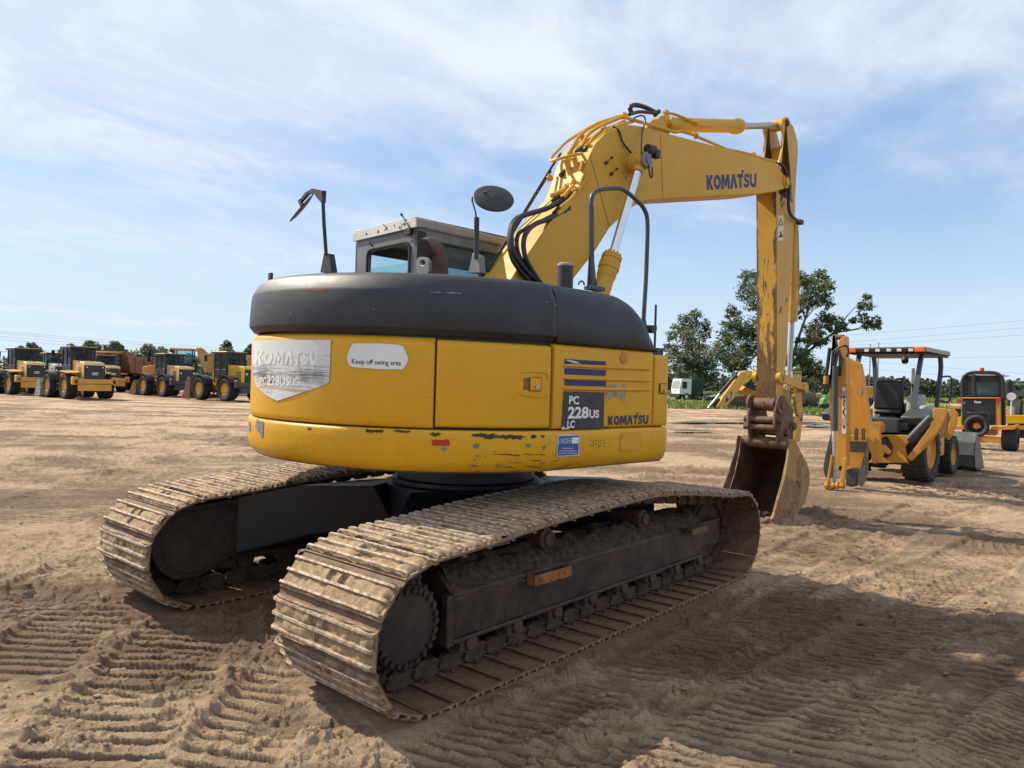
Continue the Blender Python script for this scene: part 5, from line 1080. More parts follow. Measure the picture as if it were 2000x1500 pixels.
big_tree((1540, 790), 87, [(770, 190, 75), (740, 310, 85), (800, 430, 60), (620, 490, 70), (630, 590, 80), (720, 660, 100), (560, 720, 85), (500, 850, 100), (640, 870, 105), (760, 810, 90), (720, 950, 75), (600, 960, 70), (900, 260, 130), (960, 450, 120), (900, 640, 130), (950, 850, 130), (1230, 210, 85), (1400, 170, 65), (1330, 290, 100), (1450, 270, 65), (1250, 390, 95), (1430, 390, 75), (1200, 500, 45), (1430, 560, 80), (1510, 560, 70), (1330, 640, 85), (1500, 640, 60), (1600, 610, 45), (1240, 740, 60), (1340, 730, 75), (1420, 740, 50), (1680, 560, 40), (1740, 535, 50), (1780, 430, 60), (1785, 360, 42), (1820, 590, 60), (1885, 600, 45), (1875, 545, 35), (1230, 880, 90), (1290, 960, 100), (1200, 1000, 90), (1330, 1020, 85), (1260, 1100, 75), (1380, 1000, 45), (1120, 1050, 80)],
         [(1120, 960), (1150, 700), (1290, 450), (900, 500), (740, 620), (1380, 700), (1620, 590), (1300, 850), (820, 800)], 'wide spreading dark green tree standing behind the upright arm of the large excavator', 500, .225, cfun=z4, dens=4.0, leaf=.18)
big_tree((1365, 782), 109, [(290, 520, 60), (200, 560, 65), (150, 640, 65), (280, 620, 80), (380, 590, 45), (410, 640, 40), (100, 700, 55), (240, 720, 90), (370, 690, 55), (120, 820, 75), (240, 840, 95), (350, 800, 65), (80, 880, 50), (200, 950, 95), (330, 930, 90), (430, 940, 75), (410, 1040, 80), (300, 1060, 90), (180, 1050, 70), (120, 980, 55), (60, 800, 40)],
         [(330, 980), (250, 760), (340, 720), (160, 850), (200, 640)], 'slender dark green tree standing behind the white yard truck', 500, .225, cfun=z4, dens=3.6, tr=.3, leaf=.18)
def small_tree(px, top, w, depth, label, mt, conical=False, n=900, base=748):
    b0 = Wd(px, 750, depth); H = Wd(px, top, depth).z; rw = w*.85/FPX*depth; root = empty('tree', (b0.x, b0.y, 0), 0, label, 'tree', 'small trees behind the parked loaders'); mb = MB()
    nb = 7
    for k in range(nb):
        u = (k+.5)/nb; rr = rw*((1-u)*1.1+.12 if conical else (1-abs(u-.45)*1.1))*.85; leaves(mb, Vector((random.gauss(0, rw*.25), random.gauss(0, rw*.25), H*(.22+.74*u))), max(.35, rr), n//nb, .30)
    mb.build('crown', mt, root, smooth=0, fixn=False); m2 = MB(); m2.tube([(0, 0, -.2), (.1, 0, H*.5), (0, .1, H*.9)], [.18, .12, .04], 6); m2.build('trunk', M_bark, root)
ST = [(40, 676, 18, 140, 'thin ragged sapling at the far left edge of the treeline', 0), (63, 670, 26, 150, 'round crowned tree behind the leftmost loaders', 0), (132, 672, 22, 150, 'faint pale tree above the silver-hooded loader', 1), (166, 667, 30, 140, 'round topped tree right behind the cab of the large rear-facing loader', 0), (188, 672, 22, 150, 'small tree to the right of the rear-facing loader cab', 0), (206, 674, 20, 150, 'grey-green bushy tree in the gap beside the orange cab', 1), (220, 666, 22, 130, 'tall narrow tree, tallest of those left of the brown dump bed', 1), (236, 672, 15, 130, 'thin leaning tree above the brown dump bed', 1), (265, 690, 24, 140, 'low tree above the open gap between the loaders', 1), (283, 677, 38, 135, 'broad pale green tree in the open gap between the loaders', 1), (316, 678, 24, 150, 'rounded dark tree just left of the black and yellow loader cab', 0), (340, 678, 12, 140, 'small pointed pine above the black and yellow loader cab', 0), (371, 692, 22, 140, 'thin sparse tree left of the orange dump truck', 1), (441, 665, 24, 130, 'dark upright tree behind the loader nearest the excavator', 0), (486, 670, 16, 130, 'tree half hidden by the counterweight of the large excavator', 0)]
for px, tp, w, d, lb, kd in ST: small_tree(px, tp, w, d, lb, [M_leaf3, M_leaf2][kd], conical=kd == 0 and w < 16, n=4200)
mb = MB()
for k in range(260):
    px = random.uniform(-260, 640); d = random.uniform(135, 165); c_ = Wd(px, 750, d); c_.z = random.uniform(.5, 4.3); leaves(mb, c_, random.uniform(1.3, 2.3), 200, .34)
tag(mb.build('scrub', M_leaf2, None, smooth=0, fixn=False), 'low pale green scrub filling the gaps behind the parked loaders', 'scrub', kind='stuff')
mb = MB()
for k in range(620):
    px = random.uniform(1180, 2300); d = random.uniform(430, 560); c_ = Wd(px, 750, d); H = random.uniform(10.5, 15.5)+1.5*math.sin(px*.013); w = random.uniform(2.2, 4.0)
    for j in range(3): u = j/3; leaves(mb, Vector((c_.x, c_.y, H*(.25+.7*u))), w*(1.05-u*.55), 34, 1.05, 1.1)
tag(mb.build('pine_woods', M_pine, None, smooth=0, fixn=False), 'long line of distant pine woods along the horizon at the right', 'woods', kind='stuff')
# ---- power lines and poles
M_wire = plain('power line', (.10, .105, .11), .6)
def wire(a, b_, da, db, sag, lab, r_=.022):
    A, B = Wd(*a, da), Wd(*b_, db); P = [A.lerp(B, u)-Vector((0, 0, 4*u*(1-u)*sag)) for u in np.linspace(0, 1, 25)]; mb = MB(); mb.tube(P, r_, 5)
    tag(mb.build('power_line', M_wire, None), lab, 'power line', 'overhead power lines')
for k, (a, b_, lb) in enumerate((((-700, 588), (760, 702), 'uppermost overhead wire sloping down over the loaders at the left'), ((-700, 591), (760, 707), 'second overhead wire down over the loaders at the left'), ((-700, 598), (760, 712), 'third overhead wire down over the loaders at the left'), ((-700, 602), (760, 720), 'lowest overhead wire sloping down over the loaders at the left'))): wire(a, b_, 90, 150, .4, lb, .014)
for k, (a, b_, lb) in enumerate((((1200, 690), (2500, 580), 'uppermost wire in the sky right of the spreading tree'), ((1200, 702), (2500, 596), 'second wire from the top in the sky at the right'), ((1200, 700), (2500, 620), 'wire just above the backhoe canopy, third from the top at the right'), ((1200, 704), (2500, 686), 'dark level wire passing just behind the backhoe canopy'), ((1500, 690), (2500, 762), 'wire sloping down to the right above the road broom'), ((1500, 704), (2500, 778), 'lowest wire sloping down to the right above the road broom'))): wire(a, b_, 190, 190, .5, lb, .022)
for px, top, lb in ((1698, 672, 'left of two thin utility poles behind the backhoe canopy'), (1714, 669, 'right of two thin utility poles behind the backhoe canopy')):
    q = Wd(px, 750, 190); H = Wd(px, top, 190).z; r_ = empty('utility_pole', (q.x, q.y, 0), 0, lb, 'utility pole', 'utility poles'); mb = MB(); mb.cyl((0, 0, 0), (0, 0, H), .17, .11, 8); mb.build('pole', plain('weathered pole', (.16, .17, .15), .8), r_); mb = MB(); mb.box((0, 0, H-1.4), (.1, 1.6, .1), Matrix.Rotation(YAW, 3, 'Z')); mb.build('crossarm', MATS['weathered pole'], r_)
# ================================================================== OTHER MACHINES
def local_text(txt, o, ux, uy, w, h, mt, parent, name='letters', bold=.04):
    me = textmesh(txt, bold, .92); co = np.zeros(len(me.vertices)*3); me.vertices.foreach_get('co', co); co = co.reshape(-1, 3); lo, hi = co.min(0), co.max(0); O, ux, uy = Vector(o), Vector(ux), Vector(uy)
    for v in me.vertices: v.co = O+ux*((v.co.x-lo[0])/(hi[0]-lo[0])*w)+uy*((v.co.y-lo[1])/(hi[1]-lo[1])*h)
    me.name = name; me.materials.clear(); me.materials.append(mt); ob = bpy.data.objects.new(name, me); COL.objects.link(ob); ob.parent = parent; return ob
def wheel(parent, x, y, r, w, rimmt, side, lug=True, n=26, rim=.52):
    """tyre with lugs, dished rim; side = +1/-1 outward y"""
    mb = MB(); h = w/2; mb.lathe((x, y, r), (0, 1, 0), [(r*rim, -h*.8), (r*.62, -h*.95), (r*.86, -h), (r*.955, -h*.82), (r*.965, 0), (r*.955, h*.82), (r*.86, h), (r*.62, h*.95), (r*rim, h*.8)], n*2)
    if lug:
        for k in range(n):
            a = 2*math.pi*k/n
            for s_ in (-1, 1):
                a2 = a+(math.pi/n if s_ > 0 else 0); M_ = Matrix.Translation((x, y, r))@Matrix.Rotation(a2, 4, 'Y')
                mb.prism([(-.05*r, s_*h*.02, r*.93), (.05*r, s_*h*.02, r*.93), (.05*r+.10*r, s_*h*.98, r*.90), (-.05*r+.10*r, s_*h*.98, r*.90)], (0, 0, r*.075), T=M_)
    o = mb.build('wheel', M_rub, parent, smooth=35)
    mb = MB(); c = (x, y, r); d = side
    mb.lathe(c, (0, d, 0), [(r*rim, -h*.8), (r*rim, h*.80), (r*rim*.92, h*.86), (r*rim*.86, h*.60), (r*rim*.5, h*.45), (r*rim*.42, h*.62), (r*rim*.20, h*.66), (0, h*.66)], 28); mb.build('rim', rimmt, o); return o
def loader(g, head, label, pal=M_ply, hoodcol=None, kind='cat', bucket='bucket', fender=M_black, sc=.92, front=True, canopy=True, grp='wheel loaders parked in rows at the left'):
    """articulated wheel loader; g = ground point of its rear left wheel"""
    M_ = Matrix.Rotation(head, 3, 'Z'); off = M_@Vector((-1.55, 1.05, 0))*sc; root = empty('wheel_loader', (g.x-off.x, g.y-off.y, 0), head, label, 'wheel loader', grp); root.scale = (sc,)*3
    H = hoodcol or pal
    mb = MB(); mb.xz([(-2.72, 1.10), (-2.72, 2.12), (-2.55, 2.28), (-.7, 2.42), (-.7, 1.10)], -.60, .60); hd = mb.build('engine_hood', H, root, bevel=.06, seg=3)
    for s_ in (-1, 1):
        mb = MB()
        for k in range(6): mb.b2((-2.3, s_*.60, 1.35+k*.11), (-1.7, s_*.612, 1.40+k*.11))
        mb.build('side_vent', M_black, hd)
    mb = MB(); mb.b2((-2.78, -.60, 1.10), (-2.71, .60, 2.10)); gl = mb.build('grille', M_black, root, bevel=.03)
    mb = MB()
    for k in range(9): mb.b2((-2.795, -.52, 1.2+k*.09), (-2.775, .52, 1.235+k*.09))
    mb.build('grille_bars', M_slate, gl)
    if kind == 'cat':
        local_text('CAT', (-2.80, .17, 1.50), (0, -1, 0), (0, 0, 1), .36, .17, M_white, gl, 'grille_letters', .05)
        for y in (-.45, .45): mb = MB(); mb.cyl((-2.80, y, 1.98), (-2.77, y, 1.98), .045, n=12); mb.build('tail_lamp', M_lens, gl)
    else:
        for y in (-.5, .5): mb = MB(); mb.cyl((-2.82, y, 1.80), (-2.77, y, 1.80), .07, n=12); mb.build('tail_lamp', M_lens, gl)
    cwm = pal if kind == 'cat' else M_slate
    mb = MB(); mb.prism([(-2.95, -1.22, .95), (-2.95, 1.22, .95), (-2.75, 1.28, .95), (-2.2, .8, .95), (-2.2, -.8, .95), (-2.75, -1.28, .95)], (0, 0, .30)); mb.prism([(-2.90, -.95, .52), (-2.90, .95, .52), (-2.3, .8, .52), (-2.3, -.8, .52)], (0, 0, .43))
    mb.b2((-2.95, -1.28, .90), (-2.6, -.95, 1.38)); mb.b2((-2.95, .95, .90), (-2.6, 1.28, 1.38)); cwt = mb.build('counterweight', cwm, root, bevel=.04)
    for y in (-1.1, 1.1): mb = MB(); mb.cyl((-2.98, y, 1.12), (-2.94, y, 1.12), .07, n=12); mb.build('tail_lamp', M_red, cwt)
    mb = MB(); mb.b2((-2.3, -.42, .55), (-.1, .42, 1.15)); mb.b2((-.2, -.3, .5), (1.9, .3, 1.0)); mb.cyl((-1.55, -1.0, .77), (-1.55, 1.0, .77), .16, n=12); mb.cyl((1.55, -1.0, .77), (1.55, 1.0, .77), .16, n=12); mb.build('chassis', M_black, root, bevel=.02)
    mb = MB(); mb.xz([(.3, .9), (.35, 1.9), (.8, 2.0), (1.1, 1.5), (2.0, 1.1), (2.0, .7), (.3, .7)], -.45, .45); mb.build('front_frame', pal, root, bevel=.03)
    # fenders, steps, exhaust
    for s_ in (-1, 1):
        mb = MB()
        if fender is M_black:
            A = [(-1.55+.93*math.cos(R(a)), .77+.93*math.sin(R(a))) for a in range(150, 9, -14)]; B = [(-1.55+.87*math.cos(R(a)), .77+.87*math.sin(R(a))) for a in range(10, 151, 14)]; mb.xz(A+B, s_*.72, s_*1.34)
            mb.build('rear_fender', M_black, root, smooth=30)
        else: mb.prism([(-2.3, s_*.62, 1.62), (-2.3, s_*1.34, 1.58), (-.85, s_*1.34, 1.68), (-.85, s_*.62, 1.72)], (0, 0, .05)); mb.build('rear_fender', pal, root, bevel=.01)
        A = [(1.55+.93*math.cos(R(a)), .77+.93*math.sin(R(a))) for a in range(160, 59, -12)]; B = [(1.55+.88*math.cos(R(a)), .77+.88*math.sin(R(a))) for a in range(60, 161, 12)]; mb = MB(); mb.xz(A+B, s_*.74, s_*1.34); mb.build('front_fender', M_black, root, smooth=30)
    mb = MB(); mb.tube([(-.75, 1.30, .5), (-.75, 1.30, 1.7)], .025, 6); mb.tube([(-.35, 1.30, .5), (-.35, 1.30, 1.7)], .025, 6)
    for z in (.55, .9, 1.25, 1.6): mb.b2((-.75, 1.26, z), (-.35, 1.34, z+.04))
    mb.tube([(-.8, 1.2, 1.7), (-.8, 1.2, 2.5), (-.2, 1.2, 2.5), (-.2, 1.2, 1.7)], .022, 6); mb.build('ladder', M_black, root)
    mb = MB(); mb.b2((-.95, .6, 1.60), (.15, 1.34, 1.68)); mb.build('platform', M_black, root); mb = MB(); mb.b2((-.95, -1.34, 1.60), (.15, -.6, 1.68)); mb.build('platform', M_black, root)
    # cab
    cb = MB(); x0, x1 = -.80, .70
    cb.b2((x0, -.72, 1.55), (x1, .72, 2.10))
    for x, y in ((x0, -.72), (x0, .66), (x1-.07, -.72), (x1-.07, .66), (-.1, -.72), (-.1, .66)): cb.b2((x, y, 2.05), (x+.09, y+.07, 3.22))
    cab_ = cb.build('cab', M_black, root, bevel=.015)
    mb = MB(); mb.b2((x0-.12, -.80, 3.25), (x1+.12, .80, 3.29)); mb.build('cab_roof', H if kind == 'cat' else pal, cab_, bevel=.03)
    mb = MB(); mb.b2((x0-.15, -.83, 3.14), (x1+.15, .83, 3.25)); mb.build('roof_rim', M_black, cab_)
    for a, b_ in (((x0+.03, -.66, 2.1), (x0+.036, .66, 3.2)), ((x1-.03, -.66, 2.1), (x1-.024, .66, 3.2)), ((x0+.05, .68, 2.1), (x1-.05, .686, 3.2)), ((x0+.05, -.686, 2.1), (x1-.05, -.68, 3.2))): mb = MB(); mb.b2(a, b_); mb.build('cab_window', M_glassf, cab_)
    mb = MB(); mb.b2((-.4, -.25, 2.0), (-.25, .25, 2.85)); mb.b2((-.4, -.25, 2.0), (.1, .25, 2.15)); mb.build('seat', M_seat, cab_, bevel=.04)
    mb = MB(); mb.tube([(x1, .75, 3.0), (x1+.25, 1.15, 3.0)], .018, 6); mb.b2((x1+.22, 1.08, 2.62), (x1+.27, 1.28, 3.02)); mb.build('mirror', M_black, cab_, bevel=.01)
    mb = MB(); mb.cyl((-1.5, -.25, 2.3), (-1.5, -.25, 2.75), .08, n=12); mb.build('exhaust_stack', M_black, root); mb = MB(); mb.cyl((-1.15, .25, 2.3), (-1.15, .25, 2.55), .11, n=14); mb.build('air_filter', M_black, root)
    for x, s_ in ((-1.55, 1), (-1.55, -1), (1.55, 1), (1.55, -1)): wheel(root, x, s_*1.05, .77, .60, pal, s_)
    for s_ in (-1, 1):
        mb = MB(); mb.xz([(.45, 1.95), (.62, 2.05), (1.6, 1.55), (2.75, .62), (2.72, .38), (2.5, .40), (1.4, 1.25), (.45, 1.75)], s_*.40, s_*.50); mb.build('lift_arm', pal, root, bevel=.02)
        mb = MB(); mb.cyl((.7, s_*.55, 1.0), (1.5, s_*.55, 1.35), .08, n=10); mb.cyl((1.5, s_*.55, 1.35), (1.95, s_*.55, 1.2), .04, n=8); mb.build('lift_cylinder', pal, root)
    mb = MB(); mb.xz([(1.3, 1.75), (1.5, 1.85), (1.85, 1.05), (1.8, .6), (1.65, .6), (1.6, 1.1)], -.08, .08); mb.cyl((.6, 0, 1.8), (1.35, 0, 1.75), .075, n=10); mb.build('tilt_linkage', pal, root, bevel=.01)
    if bucket == 'bucket':
        L = [(3.85, .05), (3.0, .02), (2.70, .12), (2.58, .45), (2.62, .85), (2.85, 1.18)]; I = [(x+.04, z+.04) for x, z in L[::-1]]; I[-1] = (3.85, .07); mb = MB(); mb.xz(L+I, -1.35, 1.35)
        for y in (-1.35, 1.33): mb.xz([(3.85, .05), (3.0, .02), (2.70, .12), (2.58, .45), (2.62, .85), (2.85, 1.18), (3.1, 1.1)], y, y+.03)
        mb.build('bucket', M_steel if kind != 'cat' else plain('scraped bucket', (.30, .24, .16), .6, var=.3, dust=.4), root, smooth=25)
    elif bucket == 'grey':
        L = [(3.85, .05), (3.0, .02), (2.70, .12), (2.58, .45), (2.62, .85), (2.85, 1.18)]; I = [(x+.04, z+.04) for x, z in L[::-1]]; I[-1] = (3.85, .07); mb = MB(); mb.xz(L+I, -1.35, 1.35)
        for y in (-1.35, 1.33): mb.xz([(3.85, .05), (3.0, .02), (2.70, .12), (2.58, .45), (2.62, .85), (2.85, 1.18), (3.2, 1.1)], y, y+.03)
        mb.build('bucket', plain('worn grey bucket', (.27, .27, .25), .55, var=.3, dust=.3), root, smooth=25)
    else:
        M_gr = plain('rusty grapple', (.13, .065, .05), .75, var=.3, dust=.3); mb = MB()
        for y in (-1.3, 1.24): mb.xz([(3.8, .02), (2.75, .0), (2.6, .3), (2.65, 1.4), (3.0, 1.55), (3.2, 1.1), (3.5, .4)], y, y+.06)
        mb.b2((2.62, -1.3, 1.25), (2.72, 1.3, 1.5)); mb.b2((2.62, -1.3, .1), (2.72, 1.3, .35)); gq = mb.build('fork_grapple', M_gr, root, bevel=.01)
        for k in range(9): mb = MB(); y = -1.1+k*.275; mb.xz([(3.8, .04), (2.7, .04), (2.66, 1.45), (2.76, 1.45), (2.84, .18), (3.8, .10)], y, y+.06); mb.build('tine', M_gr, gq)
    return root
H0 = R(92)
M_hl = worn('pale yellow hood paint', (.70, .44, .17), rust=.05, rough=.4, dust=.25, chips=0); M_sil = plain('silver grey hood paint', (.46, .44, .42), .45, var=.2, dust=.2)
loader(G(-62, 765), H0, 'yellow wheel loader cut off by the left edge of the picture', M_ply, M_hl, fender=M_ply)
loader(G(24, 771), H0, 'yellow wheel loader seen from behind, second from the left, beside the upright grey bucket', M_ply, M_hl, fender=M_ply)
loader(G(86, 764), R(88), 'wheel loader with a silver-topped hood standing in the gap between two yellow loaders', M_ply, M_sil, kind='k', fender=M_ply, bucket='bucket')
loader(G(133, 779), R(90), 'largest yellow wheel loader, black rear grille and wide rear bumper fully in view', M_ply, M_hl, fender=M_ply, bucket='grey', sc=.94)
loader(G(186, 765), R(88), 'wheel loader mostly hidden behind the large rear-facing loader, only grille edge and cab corner showing', M_ply, M_hl, fender=M_ply)
loader(G(322, 775), R(92), 'yellow loader with black rear hood, black fenders and a tan bucket beside the open gap', M_ply, M_hl, kind='k', bucket='bucket', sc=.93)
loader(G(444, 784), R(94), 'yellow wheel loader nearest the excavator with a rusty fork grapple and big brown tyres', worn('bright yellow loader paint', (.60, .37, .03), rust=.03, dust=.2, chips=0), None, kind='k', bucket='grapple', sc=.95)
def dump(g, head, label, cabc, bedc, sc=1.0, rise=0):
    root = empty('dump_truck', (g.x, g.y, 0), head, label, 'dump truck', 'articulated dump trucks behind the loaders'); root.scale = (sc,)*3
    mb = MB(); mb.xz([(-4.6, 1.9), (-4.9, 2.7), (-4.7, 3.0), (.5, 3.0), (.9, 3.4), (1.3, 3.4), (.7, 1.6), (-3.2, 1.35)], -1.35, 1.35); bd = mb.build('dump_bed', bedc, root, bevel=.04)
    for k in range(5): mb = MB(); x = -3.8+k*1.0; mb.b2((x, 1.35, 1.75), (x+.12, 1.43, 2.95)); mb.build('bed_rib', bedc, bd); mb = MB(); mb.b2((x, -1.43, 1.75), (x+.12, -1.35, 2.95)); mb.build('bed_rib', bedc, bd)
    mb = MB(); mb.b2((-4.0, -.5, .8), (3.6, .5, 1.3)); mb.build('chassis', M_black, root)
    mb = MB(); mb.xz([(2.6, 1.2), (2.6, 2.3), (4.4, 2.0), (4.8, 1.9), (4.9, 1.0), (2.6, 1.0)], -.9, .9); mb.build('engine_hood', cabc, root, bevel=.05)
    mb = MB(); mb.b2((1.5, -.95, 1.5), (2.8, .95, 2.25)); 
    for x, y in ((1.5, -.95), (1.5, .87), (2.72, -.95), (2.72, .87)): mb.b2((x, y, 2.2), (x+.08, y+.08, 3.2))
    cb = mb.build('cab', M_black, root, bevel=.02); mb = MB(); mb.b2((1.4, -1.0, 3.2), (2.95, 1.0, 3.32)); mb.build('cab_roof', cabc, cb, bevel=.03)
    for a, b_ in (((1.54, .92, 2.25), (2.76, .93, 3.18)), ((1.54, -.93, 2.25), (2.76, -.92, 3.18)), ((2.76, -.9, 2.25), (2.77, .9, 3.18))): mb = MB(); mb.b2(a, b_); mb.build('cab_window', M_glass, cb)
    for x in (-3.1, -1.4, 3.6):
        for s_ in (-1, 1): wheel(root, x, s_*1.05, .78, .6, cabc, s_, lug=False)
    return root
q = Wd(243, 750, 63); dump(Vector((q.x, q.y, 0)), R(205), 'brown rusty dump bed standing in the gap right of the large rear-facing loader', M_orange, M_brown)
q = Wd(420, 750, 61); dump(Vector((q.x, q.y, 0)), R(150), 'orange-brown dump truck with pale glass cab behind the grapple loader', M_orange, plain('tan orange bed', (.42, .24, .08), .6, var=.2, dust=.3), 1.12)

# ---------------- backhoe
O = Vector((10.9, -.42, 0)); hd_ = R(-3)
BH = empty('backhoe_loader', O, 0, 'orange-yellow backhoe loader with open grey canopy parked right of the large excavator bucket', 'backhoe loader')
TB = Matrix.Translation(-O)                                          # outlines traced in world space become local to the machine
class WB(MB):
    def __init__(s): super().__init__(TB)
def zz3(x, y): return (1590+.22*x, 640+.22*y)
def sil(pts, x, th, name, mt, parent=BH, bevel=.008, conv=zz3):
    """part traced on the plane x = const of the world, th metres deep"""
    mb = WB(); mb.prism([Wx(*conv(*p), x) for p in pts], (th, 0, 0)); return mb.build(name, mt, parent, bevel=bevel)
TL = Matrix.Rotation(hd_, 4, 'Z')
def LB(): m_ = MB(TL); return m_
def bw_(x, yo, r_, w, s_, lab):
    mb_p = empty('tmp', (0, 0, 0))
    o = wheel(BH, x, yo, r_, w, M_orange, s_, n=20, rim=.60 if r_ > .5 else .55); bpy.data.objects.remove(mb_p)
    o.data.transform(TL); o.children[0].data.transform(TL); return o
bw_(0, -.70, .58, .42, -1, 'rear'); bw_(0, .44, .58, .42, 1, 'rear'); bw_(1.92, -.70, .40, .28, -1, 'f'); bw_(1.92, .60, .40, .28, 1, 'f')
# hoe boom, dipper, cylinders
sil([(285, 255), (340, 285), (415, 320), (432, 400), (470, 640), (505, 850), (580, 935), (590, 1080), (560, 1190), (530, 1210), (470, 1010), (440, 880), (370, 600), (300, 400)], 9.2, .10, 'boom_plate', M_orange)
sil([(285, 480), (440, 480), (450, 700), (470, 900), (470, 960), (285, 960)], 9.55, .05, 'boom_web', M_orange)
dp = sil([(215, 120), (240, 95), (268, 70), (276, 80), (282, 260), (290, 600), (285, 1100), (280, 1230), (195, 1230), (195, 600), (215, 300)], 8.75, .22, 'dipper', M_orange)
sil([(160, 75), (175, 60), (188, 75), (205, 200), (190, 330), (165, 330), (150, 420), (135, 560), (140, 760), (155, 900), (158, 500), (150, 280)], 8.75, .1, 'dipper_lug', plain('faded rusty orange', (.30, .13, .04), .7, var=.3))
mb = WB(); mb.cyl(Wx(*zz3(170, 85), 8.8), Wx(*zz3(265, 85), 8.8), .045, n=14); mb.build('dipper_pin', M_steel, BH)
a, b_ = Wx(*zz3(188, 340), 8.62), Wx(*zz3(186, 915), 8.62); mb = WB(); mb.cyl(a, b_, .048, n=16); hc = mb.build('bucket_cylinder', M_slate, BH)
c = Wx(*zz3(178, 1370), 8.62); mb = WB(); mb.cyl(b_, c, .026, n=12); mb.build('cylinder_rod', M_oldrod, hc)
a, b_ = Wx(*zz3(140, 180), 8.7), Wx(*zz3(108, 430), 8.7); mb = WB(); mb.cyl(a, b_, .03, n=12); mb.build('dipper_cylinder', M_black, BH)
mb = WB(); mb.cyl(b_, Wx(*zz3(103, 500), 8.7), .04, n=10); mb.build('cylinder_eye', M_orange, BH)
for P in ([(170, 330), (165, 230), (200, 190), (250, 165), (290, 165), (305, 210), (290, 260)], [(190, 350), (180, 250), (215, 200), (230, 240), (225, 430)], [(215, 220), (245, 260), (240, 330), (235, 430)], [(175, 200), (205, 215), (200, 300), (180, 330)]):
    mb = WB(); mb.tube(cr([Wx(*zz3(*q_), 8.66) for q_ in P], 5), .017, 8); mb.build('hydraulic_hose', M_hose, BH)
decalW = lambda x: (lambda px, py: TB@Wx(px, py, x))
def dW(pts, x, name, mt, parent=BH, conv=zz3):
    me_ = MB(TB); V_ = [Wx(*conv(*p), x) for p in pts]; me_.add(V_, [tuple(range(len(V_)))]); return me_.build(name, mt, parent, smooth=0)
dW([(250, 525), (278, 530), (285, 700), (284, 935), (262, 945), (248, 930), (247, 700)], 8.745, 'side_plate_decal', M_white, dp)
A, B, C, D = zz3(253, 900), zz3(253, 560), zz3(277, 560), zz3(277, 900)
lettering('CASE', ((A[0], A[1]), (B[0], B[1]), (C[0], C[1]), (D[0], D[1])), decalW(8.742), 'dipper_letters', M_slate, dp, .03)
dW([(405, 510), (420, 520), (428, 560), (415, 605), (400, 590), (398, 545)], 9.195, 'boom_emblem', M_ltgrey)
# linkage at the foot of the dipper, hoe bucket
for P in ([(150, 1130), (162, 1140), (128, 1400), (100, 1400), (112, 1340)], [(262, 1160), (285, 1150), (290, 1175), (262, 1400), (232, 1410), (230, 1350)]): sil(P, 8.55, .06, 'bucket_link', M_orange)
mb = WB(); mb.cyl(Wx(*zz3(100, 1400), 8.6), Wx(*zz3(275, 1405), 8.6), .04, n=14)
for x_ in (112, 170, 205, 255): mb.cyl(Wx(*zz3(x_-12, 1400), 8.6), Wx(*zz3(x_+12, 1401), 8.6), .06, n=14)
mb.build('link_pin', M_orange, BH)
M_hb = plain('black hoe bucket steel', (.045, .043, .042), .55, var=.4, dust=.35)
bk = sil([(150, 930), (158, 1100), (165, 1330), (120, 1350), (92, 1310), (80, 1240), (95, 1150)], 8.9, .03, 'bucket', M_hb)
sil([(475, 960), (440, 1180), (390, 1300), (385, 1390), (420, 1412), (455, 1370), (478, 1290), (482, 1100)], 8.95, .03, 'bucket_side', plain('scuffed bucket side', (.16, .13, .11), .6, var=.4, dust=.3), bk)
sil([(285, 955), (470, 955), (450, 1110), (400, 1300), (285, 1300)], 9.45, .03, 'bucket_back', M_orange, bk)
sil([(285, 1000), (465, 1010), (455, 1110), (285, 1100)], 9.35, .03, 'bucket_floor', M_hb, bk)
sil([(275, 1270), (330, 1245), (385, 1290), (390, 1400), (330, 1415), (280, 1400)], 8.95, .35, 'bucket_heel', M_hb, bk, bevel=.03)
for x_ in (300, 370, 432): sil([(x_-14, 1000), (x_-16, 910), (x_-6, 890), (x_+6, 890), (x_+16, 910), (x_+14, 1000)], 9.1, .06, 'bucket_tooth', M_steel, bk)
# rear frame and swing tower
sil([(555, 950), (850, 955), (850, 1000), (800, 1060), (830, 1200), (480, 1200), (520, 1150), (560, 1080)], 10.05, .10, 'rear_frame', M_orange)
sil([(590, 975), (650, 965), (695, 1040), (695, 1120), (640, 1160), (600, 1140), (585, 1060)], 10.03, .015, 'frame_opening', M_black)  # shade of the opening put in as a flat black panel
mb = WB()
for p in ((600, 1110), (640, 1080), (660, 1100), (620, 1060)): mb.cyl(Wx(*zz3(*p), 9.95), Wx(*zz3(*p), 10.02), .05, n=10)
mb.build('swing_cylinder', M_orange, BH)
sil([(500, 840), (560, 835), (590, 860), (590, 930), (540, 945), (505, 900)], 9.8, .3, 'swing_tower', M_orange)
mb = WB(); mb.cyl(Wx(*zz3(560, 1060), 9.6), Wx(*zz3(560, 1190), 9.6), .09, n=18); mb.build('king_post', M_orange, BH)
# stabiliser at the right, half raised
sil([(1050, 725), (1100, 712), (1165, 715), (1180, 735), (1150, 830), (1075, 960), (960, 1090), (860, 1185), (822, 1150), (900, 1060), (1030, 880), (1060, 800)], 10.0, .12, 'stabilizer_arm', M_orange)
sil([(1185, 730), (1235, 722), (1270, 760), (1262, 850), (1215, 960), (1190, 1000), (1150, 960), (1200, 860)], 10.5, .12, 'stabilizer_pad', M_orange)
sil([(1100, 800), (1180, 740), (1200, 800), (1170, 930), (1120, 980), (1095, 900)], 10.25, .1, 'pad_web', M_brown)
mb = WB(); mb.cyl(Wx(*zz3(835, 1000), 9.9), Wx(*zz3(1040, 790), 9.9), .062, n=16); mb.build('stabilizer_cylinder', M_slate, BH)
